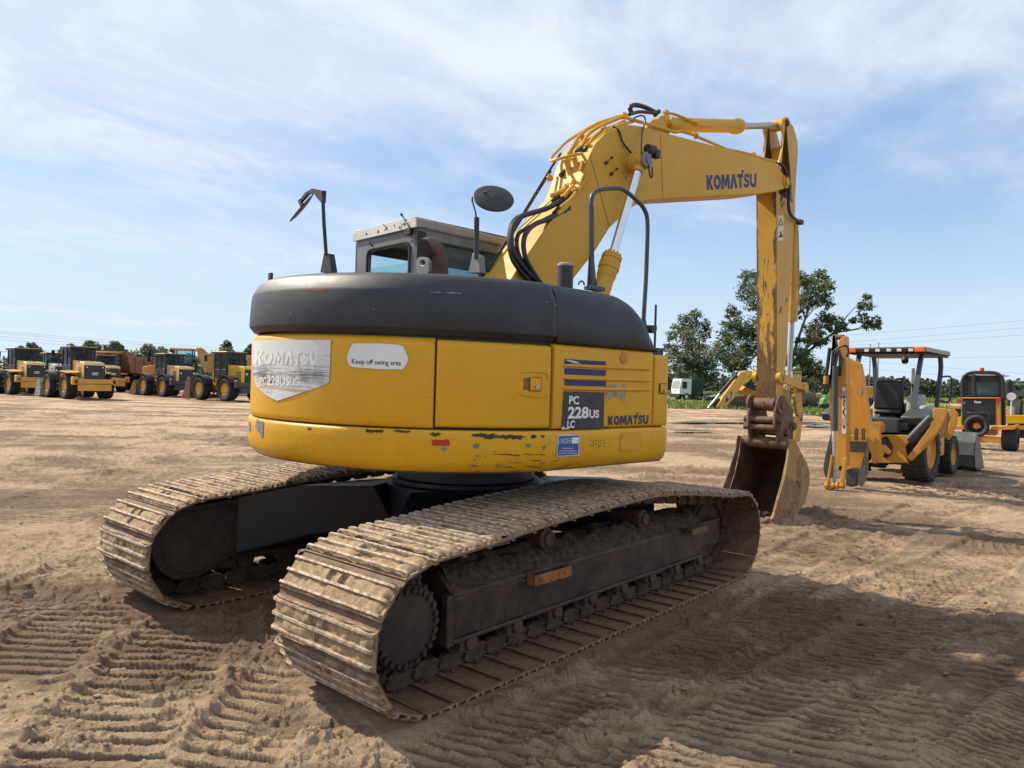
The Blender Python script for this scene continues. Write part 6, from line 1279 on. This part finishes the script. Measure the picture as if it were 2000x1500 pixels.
# body, platform, hood, fenders in the machine's own frame
mb = LB(); mb.b2((-.55, -.62, .95), (.55, .62, 1.10)); mb.prism([(-.70, -.50, .90), (-.70, .60, .90), (-.2, .6, .9), (-.2, -.5, .9)], (0, 0, .26)); mb.build('platform', M_slate, BH, bevel=.02)
mb = LB(); mb.xz([(.55, .85), (.55, 1.45), (1.0, 1.50), (2.2, 1.32), (2.45, 1.1), (2.45, .7), (.55, .7)], -.33, .33); mb.build('engine_hood', M_ltgrey, BH, bevel=.05, seg=3)
mb = LB(); mb.xz([(-.5, 1.05), (-.62, 1.20), (-.1, 1.34), (.5, 1.36), (.7, 1.05)], -.92, -.50); mb.xz([(-.5, 1.05), (-.62, 1.20), (-.1, 1.34), (.5, 1.36), (.7, 1.05)], .50, .92); mb.build('rear_fender', M_slate, BH, bevel=.04)
mb = LB(); mb.b2((-.3, -.3, .5), (2.6, .3, .85)); mb.cyl((0, -.6, .58), (0, .6, .58), .13, n=12); mb.cyl((1.92, -.6, .42), (1.92, .6, .42), .09, n=12); mb.b2((.7, -.78, .42), (1.35, -.45, .85)); mb.build('chassis', M_orange, BH, bevel=.02)
for s_ in (-1, 1):
    mb = LB(); mb.xz([(.75, 1.30), (.95, 1.38), (2.3, .85), (3.1, .35), (3.05, .2), (2.9, .22), (2.15, .68), (.8, 1.16)], s_*.42-.035, s_*.42+.035); mb.build('loader_arm', M_orange, BH, bevel=.01)
mb = LB(); L = [(3.95, .03), (3.3, .0), (3.08, .1), (3.0, .35), (3.05, .62), (3.2, .80)]; I = [(x+.03, z+.03) for x, z in L[::-1]]; mb.xz(L+I, -.97, .97)
for y in (-.97, .95): mb.xz(L+[(3.5, .6)], y, y+.02)
mb.build('loader_bucket', plain('dark green-grey bucket', (.075, .09, .09), .5, var=.25, dust=.3), BH, smooth=25)
# canopy
zc_ = 2.40; x0, x1 = -.02, 1.78
cnp = LB(); cnp.b2((x0, -.74, zc_), (x1, .64, zc_+.09)); cnp.b2((x0+.02, -.72, zc_-.035), (x1-.02, .62, zc_)); cn = cnp.build('canopy', M_black, BH, bevel=.02)
mb = LB(); mb.b2((x0+.04, -.745, zc_+.02), (x1-.02, -.735, zc_+.086)); mb.b2((x0+.02, -.72, zc_+.088), (x1, .62, zc_+.10)); mb.build('canopy_trim', M_ltgrey, cn)
for y in (-.50, -.30, -.12, .08, .28): mb = LB(); mb.b2((x0-.012, y-.04, zc_+.012), (x0+.01, y+.04, zc_+.066)); mb.build('rear_work_lamp', M_lens, cn, bevel=.006)
for y in (-.65, .56): mb = LB(); mb.b2((x0-.03, y-.085, zc_+.0), (x0+.09, y+.085, zc_+.095)); mb.build('amber_lamp', M_amber, cn, bevel=.015)
for (bx, by, tx, ty) in ((-.10, -.55, .20, -.60), (-.10, .50, .20, .52), (1.35, -.60, 1.45, -.66), (1.35, .50, 1.45, .58)):
    mb = LB(); pts = rnd([(bx, by, 1.05), (tx, ty, zc_-.22), (tx+(-.10 if bx > 1 else .12), ty, zc_+.0)], .15); mb.tube(pts, .052, 4); mb.build('canopy_post', M_slate, cn, smooth=30)
mb = LB(); mb.tube(cr([(1.45, -.66, 1.5), (1.55, -.80, 1.5), (1.56, -.82, 1.95), (1.45, -.68, 1.98)], 4), .018, 6); mb.build('grab_rail', M_black, BH)
mb = LB(); mb.cyl((-.02, -.40, zc_-.12), (-.08, -.42, zc_-.18), .06, n=14); mb.box((.0, -.38, zc_-.06), (.03, .03, .12)); mb.build('work_lamp', M_black, cn)
mb = LB(); mb.b2((.32, -.28, 1.28), (.44, .24, 1.86)); mb.b2((.32, -.28, 1.20), (.80, .24, 1.32)); mb.b2((.35, -.2, 1.05), (.7, .16, 1.2)); st = mb.build('operator_seat', M_seat, BH, bevel=.09, seg=4)
mb = LB(); mb.b2((.10, .36, 1.50), (.18, .48, 1.92)); mb.build('seat_armrest', M_seat, st, bevel=.04)
mb = LB(); mb.xz([(.3, 1.05), (.35, 1.60), (.62, 1.62), (.75, 1.05)], -.62, -.34); mb.xz([(-.1, 1.05), (.15, 1.42), (.5, 1.36), (.6, 1.05)], -.88, -.62); mb.build('control_console', M_ltgrey, BH, bevel=.05, seg=3)
mb = LB(); mb.tube([(1.3, 0, 1.2), (1.15, 0, 1.72)], .03, 8); pts = [(1.14+.03*math.sin(a), .19*math.cos(a), 1.74+.19*math.sin(a)) for a in np.linspace(0, 6.28, 21)[:-1]]; mb.tube(pts, .014, 6, closed=True); mb.build('steering_wheel', M_black, BH)
for y, h_ in ((-.18, 1.72), (-.12, 1.68), (-.25, 1.66), (-.42, 1.78), (-.48, 1.72)): mb = LB(); mb.tube([(.55, y, 1.3), (.45, y, h_)], .010, 6); mb.cyl((.45, y, h_-.03), (.45, y, h_+.03), .022, n=8); mb.build('control_lever', M_black, BH)
mb = LB(); mb.cyl((1.6, -.12, 1.35), (1.6, -.12, 2.15), .035, n=12); mb.build('exhaust_stack', M_oldrod, BH)

# ---------------- road broom tractor
O2 = Vector((22.2, -.2, 0)); SWP = empty('road_broom', O2, 0, 'orange road broom tractor with black engine cover and a spare wheel on its back', 'road broom')
T2 = Matrix.Translation(-O2)
def zs(x, y): return (1840+.1333*x, 700+.1333*y)
def s2(pts, x, th, name, mt, parent=SWP, bevel=.01):
    mb = MB(T2); mb.prism([Wx(*zs(*p), x) for p in pts], (th, 0, 0)); return mb.build(name, mt, parent, bevel=bevel)
s2([(285, 590), (780, 590), (780, 980), (285, 980)], 22.2, 1.0, 'engine_cover', M_black, bevel=.03)
s2([(370, 790), (690, 790), (690, 805), (370, 805)], 22.17, .02, 'cover_trim', M_slate); s2([(680, 800), (692, 800), (692, 900), (680, 900)], 22.17, .02, 'cover_trim', M_slate)
s2([(283, 572), (850, 572), (850, 590), (283, 590)], 22.15, 1.1, 'cover_lip', M_orange2)
s2([(783, 592), (850, 592), (855, 980), (783, 980)], 22.22, .8, 'side_cover', M_orange)
s2([(175, 985), (330, 990), (330, 1040), (180, 1040)], 22.1, .3, 'frame_beam', M_orange2); s2([(715, 1000), (1040, 985), (1110, 960), (1115, 990), (1050, 1045), (715, 1050)], 22.1, .3, 'frame_beam', M_orange2)
s2([(330, 1050), (770, 1050), (770, 1130), (330, 1100)], 22.4, .8, 'frame', M_orange2); s2([(380, 1130), (920, 1160), (915, 1235), (560, 1235), (380, 1160)], 22.3, .2, 'axle_beam', M_orange2)
c_ = Wx(*zs(505, 990), 22.0); rr = (Wx(*zs(505, 825), 22.0)-c_).length
mb = MB(T2); mb.lathe(c_, (1, 0, 0), [(rr*.60, -.05), (rr*.80, -.10), (rr*.97, -.06), (rr, 0), (rr*.97, .09), (rr*.80, .12), (rr*.6, .1)], 36); sp2 = mb.build('spare_wheel', M_rub, SWP)
mb = MB(T2); mb.lathe(c_, (-1, 0, 0), [(rr*.62, -.08), (rr*.60, -.02), (rr*.5, -.06), (rr*.33, -.05), (rr*.3, 0)], 30); mb.build('rim', M_black, sp2); mb = MB(T2); mb.cyl(c_+Vector((-.02, 0, 0)), c_+Vector((.06, 0, 0)), rr*.27, n=20); mb.build('hub', M_orange2, sp2, bevel=.01)
cb2 = s2([(300, 235), (900, 235), (900, 265), (300, 265)], 22.6, .1, 'cab', M_black)
for P in ([(300, 265), (370, 265), (370, 570), (300, 570)], [(830, 265), (895, 265), (905, 570), (830, 570)], [(370, 265), (830, 265), (830, 335), (370, 335)], [(370, 545), (830, 545), (830, 570), (370, 570)]): s2(P, 22.6, .12, 'cab_frame', M_black, cb2)
s2([(365, 330), (835, 330), (835, 550), (365, 550)], 22.66, .01, 'rear_window', M_glassd, cb2)
s2([(300, 235), (900, 235), (900, 570), (300, 570)], 24.0, .05, 'front_wall', M_black, cb2); s2([(440, 350), (820, 350), (800, 540), (440, 540)], 23.96, .02, 'front_window', plain('reflecting green glass', (.08, .13, .10), .15), cb2)
s2([(310, 236), (895, 228), (895, 250), (310, 258)], 22.55, 1.5, 'cab_roof', M_white, cb2)
mb = MB(T2); mb.tube(rnd([Wx(*zs(298, 600), 22.5), Wx(*zs(298, 205), 22.5), Wx(*zs(895, 205), 22.5), Wx(*zs(905, 980), 22.5)], .35, 6), .055, 10); mb.build('roll_bar', M_black, SWP)
mb = MB(T2); mb.cyl(Wx(*zs(480, 545), 22.45), Wx(*zs(465, 235), 22.45), .055, n=12); mb.build('exhaust_stack', M_black, SWP)
mb = MB(T2); mb.cyl(Wx(*zs(585, 190), 22.7), Wx(*zs(585, 135), 22.7), .06, n=14); mb.build('beacon', plain('red beacon', (.65, .06, .03), .3), SWP, bevel=.02); mb = MB(T2); mb.cyl(Wx(*zs(590, 208), 22.7), Wx(*zs(590, 188), 22.7), .16, n=14); mb.build('beacon_base', M_black, SWP)
for x, y, r_ in ((245, 620, .055), (820, 610, .065)): c_ = Wx(*zs(x, y), 22.1); mb = MB(T2); mb.cyl(c_, c_+Vector((.08, 0, 0)), r_, n=18); mb.build('tail_lamp', M_red, SWP)
decS = lambda px, py: T2@Wx(px, py, 22.17)
q4 = [zs(472, 618), zs(572, 618), zs(572, 655), zs(472, 655)]; lettering('Rosco', q4, decS, 'maker_letters', M_white, SWP, .03)
q4 = [zs(292, 632), zs(338, 632), zs(338, 672), zs(292, 672)]; lettering('33', q4, decS, 'number_letters', M_ltgrey, SWP, .03)
for pc, dy in (((1000, 1200), 0), ((420, 1180), 0)):
    a, b_ = Wx(*zs(pc[0]-70, pc[1]), 22.6), Wx(*zs(pc[0]+70, pc[1]), 22.6); r_ = .37; mb = MB(T2); a.z = b_.z = r_-.03; mb.lathe(a.lerp(b_, .5), (0, 1, 0), [(r_*.5, -.2), (r_*.9, -.2), (r_, -.14), (r_, .14), (r_*.9, .2), (r_*.5, .2), (r_*.5, -.2)], 30); mb.build('wheel', M_rub, SWP)
# yellow attachment and the vehicle beyond it at the right edge
O3 = Wx(*zs(1010, 1000), 24.5); O3.z = 0
PL = empty('equipment_trailer', O3, 0, 'low bright yellow deck trailer at the right edge behind the road broom', 'trailer'); T3 = Matrix.Translation(-O3)
def s3(pts, x, th, name, mt, parent, T, bevel=.01): mb = MB(T); mb.prism([Wx(*zs(*p), x) for p in pts], (th, 0, 0)); return mb.build(name, mt, parent, bevel=bevel)
M_by = worn('bright yellow deck paint', (.75, .42, .01), rust=.12, dust=.1)
s3([(910, 835), (1500, 825), (1500, 950), (1240, 955), (910, 955)], 24.5, .3, 'deck_side', M_by, PL, T3); s3([(1100, 990), (1500, 985), (1500, 1050), (1105, 1045)], 24.5, .3, 'lower_rail', M_orange2, PL, T3); s3([(1100, 1045), (1500, 1045), (1500, 1160), (1120, 1170)], 24.8, .4, 'running_gear', M_black, PL, T3)
s3([(180, 870), (280, 850), (285, 990), (175, 1000)], 24.6, .3, 'deck_end', M_by, PL, T3)
s3([(920, 750), (960, 705), (1035, 712), (1040, 825), (925, 830)], 25.0, .4, 'tool_locker', plain('cream locker', (.50, .42, .26), .6, dust=.3), PL, T3)
c_ = Wx(*zs(1015, 558), 24.5); mb = MB(T3); mb.cyl(c_, c_+Vector((.03, 0, 0)), .13, n=20); mb.cyl(c_+Vector((.04, -.0, -.9)), c_+Vector((.04, 0, 0)), .02, n=6); mb.build('round_mirror', M_white, PL)
mb = MB(T3); mb.cyl(Wx(*zs(985, 525), 25.5), Wx(*zs(985, 358), 25.5), .13, n=14); mb.cyl(Wx(*zs(985, 820), 25.5), Wx(*zs(985, 525), 25.5), .06, n=10); mb.build('muffler', M_black, PL)
O4 = Wx(*zs(1100, 900), 34); O4.z = 0
TR = empty('roofed_tractor', O4, 0, 'dark tractor with green roof panel cut off by the right edge of the picture', 'tractor'); T4 = Matrix.Translation(-O4)
s3([(1045, 375), (1400, 355), (1400, 385), (1045, 390)], 34, 1.6, 'roof', plain('green roof', (.06, .22, .09), .5), TR, T4)
s3([(1035, 490), (1400, 480), (1400, 560), (1040, 545)], 33.9, .8, 'rear_frame', M_slate, TR, T4); s3([(1055, 720), (1400, 710), (1400, 810), (1060, 815)], 33.8, .8, 'lower_body', M_slate, TR, T4); s3([(1050, 570), (1090, 570), (1100, 720), (1060, 720)], 33.9, .6, 'post', M_black, TR, T4); s3([(1160, 390), (1175, 390), (1175, 720), (1160, 720)], 34.2, .1, 'post', M_black, TR, T4); s3([(1060, 390), (1072, 390), (1072, 500), (1060, 500)], 34.2, .1, 'post', M_black, TR, T4)
for x_ in (1090, 1300): c_ = Wx(*zs(x_, 830), 34); c_.z = .75; mb = MB(T4); mb.lathe(c_, (0, 1, 0), [(.3, -.25), (.68, -.25), (.75, -.18), (.75, .18), (.68, .25), (.3, .25), (.3, -.25)], 24); mb.build('wheel', M_rub, TR)
# small crates of lumber / trailer tongue left of the broom
O5 = Wx(*zs(180, 700), 27); O5.z = 0
TT = empty('flatbed_trailer', O5, 0, 'small orange flatbed trailer seen between the backhoe and the road broom', 'trailer'); T5 = Matrix.Translation(-O5)
s3([(95, 640), (120, 640), (120, 740), (95, 740)], 27, .1, 'headboard_post', M_orange, TT, T5); s3([(100, 665), (275, 668), (275, 695), (100, 692)], 27, .1, 'headboard', M_lens, TT, T5); s3([(120, 700), (275, 705), (275, 740), (120, 730)], 26.8, .6, 'deck', M_orange, TT, T5); s3([(110, 740), (275, 745), (275, 1000), (200, 1000), (180, 800), (110, 800)], 27.3, .1, 'frame', M_black, TT, T5)

# ---------------- far machines on the grass
def fslab(root_o, pts, dep, th, name, mt, parent, conv, bevel=0.0):
    """part outlined at its own distance, with real thickness away from the viewer"""
    fh = Vector((FW.x, FW.y, 0)).normalized(); mb = MB(Matrix.Translation(-root_o)); mb.prism([Wd(*conv(*p), dep) for p in pts], fh*th); return mb.build(name, mt, parent, bevel=bevel)
za = lambda x, y: (1290+.105*x, 680+.105*y)
q = Wd(1400, 797, 60); q.z = 0; FX = empty('old_excavator', q, 0, 'smaller yellow excavator with its boom lowered onto the grass behind the large excavator arm', 'excavator')
bm_ = fslab(q, [(1050, 1085), (1110, 1000), (1170, 890), (1290, 740), (1400, 600), (1440, 520), (1500, 450), (1600, 415), (1700, 420), (1780, 470), (1790, 560), (1700, 560), (1620, 640), (1520, 700), (1440, 800), (1330, 940), (1230, 1050), (1190, 1110), (1060, 1110)], 60, .55, 'boom', M_ply, FX, za)
fslab(q, [(1340, 790), (1320, 900), (1240, 990), (1210, 1010), (1220, 930)], 59.98, .015, 'boom_badge', M_black, FX, za)
lettering('CAT', [za(1250, 880), za(1310, 850), za(1308, 915), za(1248, 950)], lambda px, py: Wd(px, py, 59.96)-q, 'badge_letters', M_white, FX, .05)
M_ = Matrix.Translation(-q)
mb = MB(M_); mb.cyl(Wd(*za(1410, 500), 60.2), Wd(*za(1100, 850), 60.0), .14, n=14); mb.build('boom_cylinder', M_black, FX); mb = MB(M_); mb.cyl(Wd(*za(1100, 850), 60), Wd(*za(890, 1115), 60), .09, n=12); mb.build('cylinder_rod', M_oldrod, FX)
fslab(q, [(980, 1010), (1090, 930), (1120, 960), (1060, 1090), (1000, 1120), (930, 1110)], 60.3, .4, 'arm', M_black, FX, za)
for P in ([(1340, 935), (1380, 890), (1600, 870), (1800, 880), (1850, 1110), (1560, 1130), (1300, 1100), (1250, 1060), (1270, 1010)],): fslab(q, P, 61.0, .9, 'crawler_track', M_steel, FX, za, .1)
for k in range(9): fslab(q, [(1380+k*52, 1000+k*2), (1400+k*52, 1000+k*2), (1400+k*52, 1110), (1380+k*52, 1110)], 60.95, .06, 'track_shoe', M_black, FX, za)
fslab(q, [(1500, 780), (1560, 730), (1640, 680), (1720, 690), (1800, 660), (1800, 880), (1600, 870), (1560, 820)], 61.5, 2.2, 'revolving_deck', M_orange, FX, za, .05)
fslab(q, [(1560, 560), (1620, 540), (1760, 680), (1800, 700), (1800, 800), (1620, 720), (1540, 690)], 60.7, .5, 'hoses', M_black, FX, za)
zb4 = lambda x, y: (1290+.225*x, 500+.225*y)
fslab(q, [(1145, 1000), (1225, 1002), (1225, 1080), (1215, 1160), (1145, 1150)], 64, 1.6, 'engine_box', plain('faded tan paint', (.50, .34, .15), .6, var=.2), FX, zb4)
for k in range(3): fslab(q, [(1150+k*26, 1012), (1168+k*26, 1012), (1168+k*26, 1024), (1150+k*26, 1024)], 63.98, .015, 'vent', M_black, FX, zb4)
mb = MB(M_); 
for z_, r_ in ((440, .16), (500, .2), (555, .14)): c_ = Wd(*za(1765, z_), 59.7); mb.cyl(c_, c_+FW*.3, r_, n=12)
mb.build('pin_boss', plain('bright yellow boss', (.70, .42, .02), .5), FX)
# water tank behind the bucket linkage
q = Wd(1580, 790, 66); q.z = 0; WT = empty('tank_trailer', q, 0, 'rusty brown tank trailer on one big tyre behind the bucket linkage', 'tank trailer'); M_ = Matrix.Translation(-q)
mb = MB(M_); mb.cyl(Wd(1562, 777, 66), Wd(1582, 778, 68), .62, n=22); mb.cyl(Wd(1582, 778, 68), Wd(1584, 778, 68.2), .62, .5, n=22); mb.build('tank', plain('rusty tank', (.10, .05, .035), .7, var=.3), WT); mb = MB(M_); c_ = Wd(1568, 790, 66); c_.z = .5; mb.cyl(c_, c_+FW*.5, .55, n=20); mb.build('wheel', M_rub, WT)
q = Wd(1603, 782, 70); q.z = 0; RI = empty('farm_implement', q, 0, 'low dark red farm implement lying on the grass beside the rusty tank', 'farm implement'); M_ = Matrix.Translation(-q); M_dr = plain('dark red implement paint', (.14, .02, .02), .6, var=.4)
mb = MB(M_); 
for k in range(7): a = Wd(1586+k*4.6, 776+random.uniform(-5, 3), 70+k*.1); mb.cyl((a.x, a.y, .1), (a.x, a.y, a.z), .06, n=6)
mb.build('tine_row', M_dr, RI); fslab(q, [(1586, 777), (1616, 776), (1617, 782), (1600, 785), (1586, 784)], 70, .8, 'frame', M_dr, RI, lambda a, b_: (a, b_))
mb = MB(M_)
for x_ in (1590, 1612): c_ = Wd(x_, 790, 69.8); c_.z = .35; mb.cyl(c_, c_+FW*.2, .4, n=14)
mb.build('wheel', M_black, RI)
q = Wd(1611, 790, 62); q.z = 0; GT = empty('garden_tractor', q, 0, 'small light green tractor half hidden behind the hoe of the backhoe', 'tractor'); M_ = Matrix.Translation(-q); M_gn = plain('light green paint', (.12, .30, .12), .5, var=.2)
fslab(q, [(1607, 788), (1608, 780), (1612, 777), (1618, 777), (1618, 792), (1607, 793)], 62, .8, 'hood', M_gn, GT, lambda a, b_: (a, b_), .04); fslab(q, [(1612, 772), (1618, 772), (1618, 777), (1612, 777)], 62.3, .7, 'cowl', M_gn, GT, lambda a, b_: (a, b_)); 
for x_ in (1607, 1617): mb = MB(M_); c_ = Wd(x_, 795, 61.8); c_.z = .28; mb.cyl(c_, c_+FW*.25, .32, n=14); mb.build('wheel', M_black, GT)
q = Wd(1715, 765, 75); q.z = 0; SC = empty('orange_scraper', q, 0, 'low orange machine on the grass seen under the backhoe canopy behind the seat', 'scraper')
fslab(q, [(1688, 755), (1730, 754), (1740, 760), (1740, 778), (1690, 778)], 75, 1.5, 'body', M_orange, SC, lambda a, b_: (a, b_), .05); fslab(q, [(1692, 778), (1740, 778), (1738, 790), (1694, 790)], 75.2, 1.2, 'blade', M_steel, SC, lambda a, b_: (a, b_))
mb = MB(Matrix.Translation(-q))
for x_ in (1700, 1732): c_ = Wd(x_, 785, 74.9); c_.z = .45; mb.cyl(c_, c_+FW*.4, .5, n=16)
mb.build('wheel', M_rub, SC)
# scattered dark implements near the yard truck
q = Wd(1392, 785, 85); q.z = 0; JP = empty('implement_frame', q, 0, 'low black implement frame on the grass between the yard truck and the fallen boom', 'farm implement')
fslab(q, [(1378, 778), (1390, 772), (1400, 772), (1402, 780), (1380, 783)], 85, .8, 'frame', M_black, JP, lambda a, b_: (a, b_)); fslab(q, [(1386, 773), (1398, 771), (1399, 774), (1388, 776)], 84.9, .4, 'cover', M_lens, JP, lambda a, b_: (a, b_))
# ---------------- white yard truck
q = Wd(1331, 782, 97); q.z = 0; ha = R(149); YT = empty('yard_truck', q, ha, 'white single-cab yard truck parked on the grass under the slender tree', 'yard truck')
mb = MB(); mb.xz([(.9, .75), (1.0, 1.55), (.75, 2.75), (.65, 2.85), (-.75, 2.85), (-.8, 2.75), (-.8, .75)], -1.1, 1.1); yc_ = mb.build('cab', plain('white truck paint', (.72, .73, .73), .4, var=.05, dust=.1), YT, bevel=.06, seg=3)
mb = MB(); mb.prism([(1.0, -.95, 1.55), (1.0, .95, 1.55), (.78, .95, 2.55), (.78, -.95, 2.55)], (.015, 0, 0)); mb.build('windshield', plain('pale windshield', (.28, .30, .31), .12), yc_)
mb = MB(); mb.b2((-.1, 1.1, 1.55), (.60, 1.115, 2.45)); mb.b2((-.1, -1.115, 1.55), (.60, -1.1, 2.45)); mb.build('side_window', plain('dark side window', (.02, .025, .03), .12), yc_)
mb = MB(); mb.b2((.85, -1.2, .35), (1.15, 1.2, .85)); mb.build('front_bumper', M_black, YT, bevel=.04); mb = MB(); mb.b2((-4.6, -.45, .6), (.8, .45, .95)); mb.b2((-1.6, -.9, .95), (-1.1, .9, 1.5)); mb.build('chassis', M_black, YT)
mb = MB(); mb.b2((.92, -.15, 1.25), (1.01, .15, 1.32)); mb.build('front_badge', M_black, YT)
for x in (-.1, -3.3):
    for s_ in (-1, 1): wheel(YT, x, s_*.95, .5, .35, M_white, s_, lug=False, n=12)
q2 = Wd(1352, 782, 101); q2.z = 0; GB = empty('dump_container', q2, ha, 'dark green box container right behind the white yard truck cab', 'container'); mb = MB(); mb.b2((-1.0, -1.1, .9), (1.0, 1.1, 2.9)); gb = mb.build('box', plain('dark green box', (.025, .055, .045), .6, var=.2), GB, bevel=.03)
for k in range(5): mb = MB(); mb.b2((-.9+k*.42, 1.1, .95), (-.84+k*.42, 1.16, 2.85)); mb.build('rib', MATS['dark green box'], gb)
mb = MB(); mb.b2((-.9, -.9, 0), (.9, .9, .9)); mb.build('stand', M_black, GB)
q3 = Wd(1374, 780, 104); q3.z = 0; WB_ = empty('fuel_tank', q3, R(149), 'small pale grey box tank on the grass right of the dark green container', 'tank'); mb = MB(); mb.b2((-.5, -.4, .35), (.5, .4, 1.05)); mb.build('box', plain('pale grey box', (.34, .36, .36), .5, dust=.2), WB_, bevel=.04); mb = MB(); mb.b2((-.55, -.4, .0), (-.45, .4, .36)); mb.b2((.45, -.4, 0), (.55, .4, .36)); mb.build('skids', M_black, WB_)
